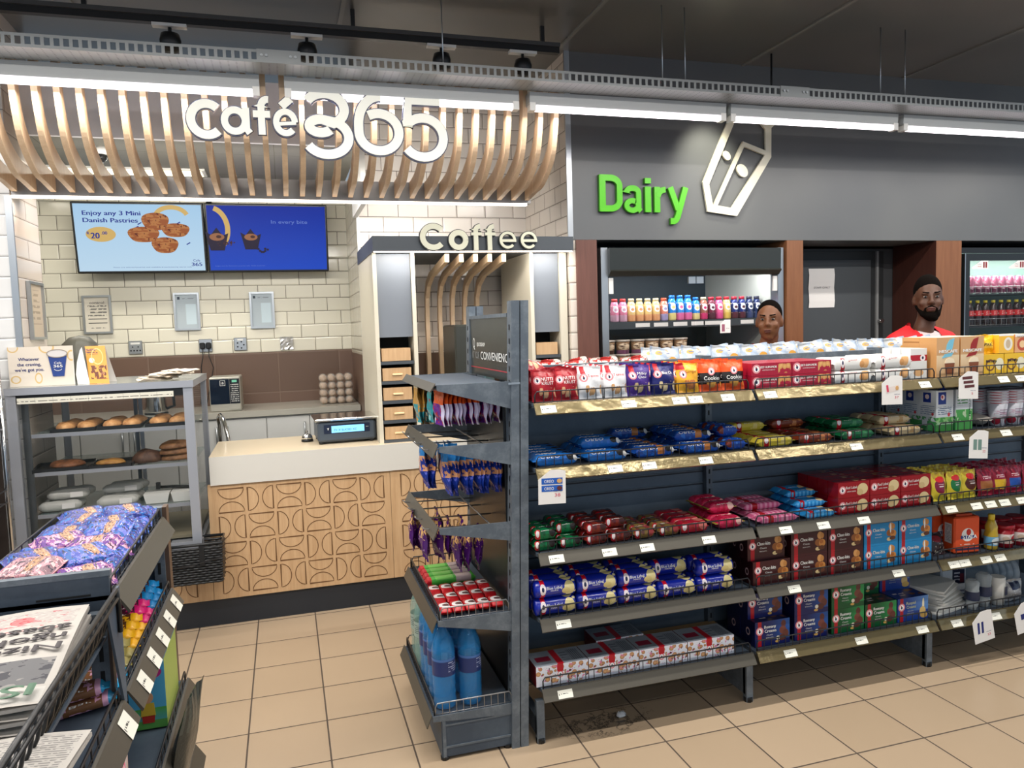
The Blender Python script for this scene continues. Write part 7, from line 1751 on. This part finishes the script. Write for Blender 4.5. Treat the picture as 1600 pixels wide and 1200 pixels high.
    for sx in (-1,1):
        b=MB(); ellip(b,P(sx*.031,hy-.0745,hz+.020),(.0120*s,.008*s,.0058*s),mat('eye_white',(150,138,128),.3)); e=b.build('eye',o); turn(e.data)
        b=MB(); ellip(b,P(sx*.031,hy-.0815,hz+.020),(.0062*s,.003*s,.0062*s),m_black); e2=b.build('iris',e); turn(e2.data)
        b=MB(); capsule(b,P(sx*.016,hy-.093,hz+.044),P(sx*.046,hy-.082,hz+.048),.004*s,.003*s,hm,8); e=b.build('eyebrow',o); turn(e.data)
    b=MB(); ellip(b,P(0,hy-.0935,hz-.049),(.023*s,.005*s,.0045*s),mat('lips',(96,52,46),.5)); ellip(b,P(0,hy-.0885,hz-.060),(.020*s,.006*s,.005*s),mat('lips',(96,52,46),.5)); e=b.build('lips',o); turn(e.data)
    if beard:
        b=MB(); ellip(b,P(0,hy-.052,hz-.096),(.042*s,.044*s,.034*s),hm)
        for sx in (-1,1): capsule(b,P(sx*.036,hy-.058,hz-.085),P(sx*.066,hy-.005,hz-.035),.020*s,.011*s,hm); capsule(b,P(sx*.004,hy-.094,hz-.035),P(sx*.030,hy-.080,hz-.048),.0055*s,.005*s,hm,8); capsule(b,P(sx*.032,hy-.078,hz-.050),P(sx*.032,hy-.068,hz-.085),.0065*s,.012*s,hm,8)
        e=fuse(b,'beard',o,.006,hm,2); turn(e.data)
    # shirt, undershirt, trousers, shoes
    b=MB(); capsule(b,P(-.11,.01,1.365),P(.11,.01,1.365),.098*s,.098*s,sh); capsule(b,P(0,0,1.31),P(0,0,1.0),.155*s,.142*s,sh)
    for sx in (-1,1): capsule(b,P(sx*.075,.035,1.455),P(sx*.19,.01,1.385),.036*s,.064*s,sh); capsule(b,P(sx*.190,.01,1.375),P(sx*.224,.02,1.14),.070*s,.062*s,sh); capsule(b,P(sx*.062,.045+lean*.3,1.490),P(sx*.055,-.075,1.40),.018*s,.022*s,sh)
    e=fuse(b,'shirt',o,.010,sh,4)
    for v in e.data.vertices:   # open V at the throat
        x,y,z=v.co.x/s,v.co.y/s,v.co.z/s
        pass
    bm=bmesh.new(); bm.from_mesh(e.data)
    bmesh.ops.delete(bm,geom=[f for f in bm.faces if (lambda c:c.y/s<.045 and c.z/s>1.27 and abs(c.x/s)<.012+(c.z/s-1.27)*.36)(f.calc_center_median())],context='FACES'); bm.to_mesh(e.data); bm.free()
    b=MB(); capsule(b,P(-.05,-.010,1.37),P(.05,-.010,1.37),.084*s,.084*s,wt); ellip(b,P(0,-.03,1.33),(.07*s,.075*s,.09*s),wt); fuse(b,'undershirt',o,.010,wt,3)
    b=MB(); capsule(b,P(-.06,0,.97),P(.06,0,.97),.125*s,.125*s,tr)
    for sx in (-1,1): capsule(b,P(sx*.085,0,.93),P(sx*.095,-.01,.50),.102*s,.074*s,tr); capsule(b,P(sx*.095,-.01,.50),P(sx*.10,.02,.12),.072*s,.062*s,tr)
    fuse(b,'trousers',o,.012,tr,3)
    for sx in (-1,1):
        b=MB(); capsule(b,P(sx*.10,.035,.05),P(sx*.11,-.15,.042),.048*s,.040*s,m_black); e=b.build('shoe',o)
        for v in e.data.vertices: v.co.z=max(v.co.z,.001)
    return o
person((2.790,3.95,0),radians(0),1.645,'clean-shaven man in a red shirt standing in front of the dairy cooler glass',(116,74,48),(14,10,8),False,-.02,radians(-42),.004)
person((3.775,3.75,0),radians(0),1.755,'bearded man in a red shirt over white standing before the dark wood column',(88,57,41),(14,10,8),True,-.02,radians(-34),.014)

def litter():
    b=MB(); rnd=random.Random(4); m=mat('clear_crumpled_film',(206,210,214),.12,0,coat=.8)
    ellip(b,(0,0,.010),(.022,.016,.010),m,0,9,6)
    b.v=[(x+rnd.uniform(-.004,.004),y+rnd.uniform(-.004,.004),max(.0005,z+rnd.uniform(-.003,.004))) for x,y,z in b.v]
    o=b.build('crumpled_wrapper',None,(1.205,2.665,0.0)); tag(o,'small crumpled clear wrapper on the floor under the first shelf bay','wrapper')
litter()
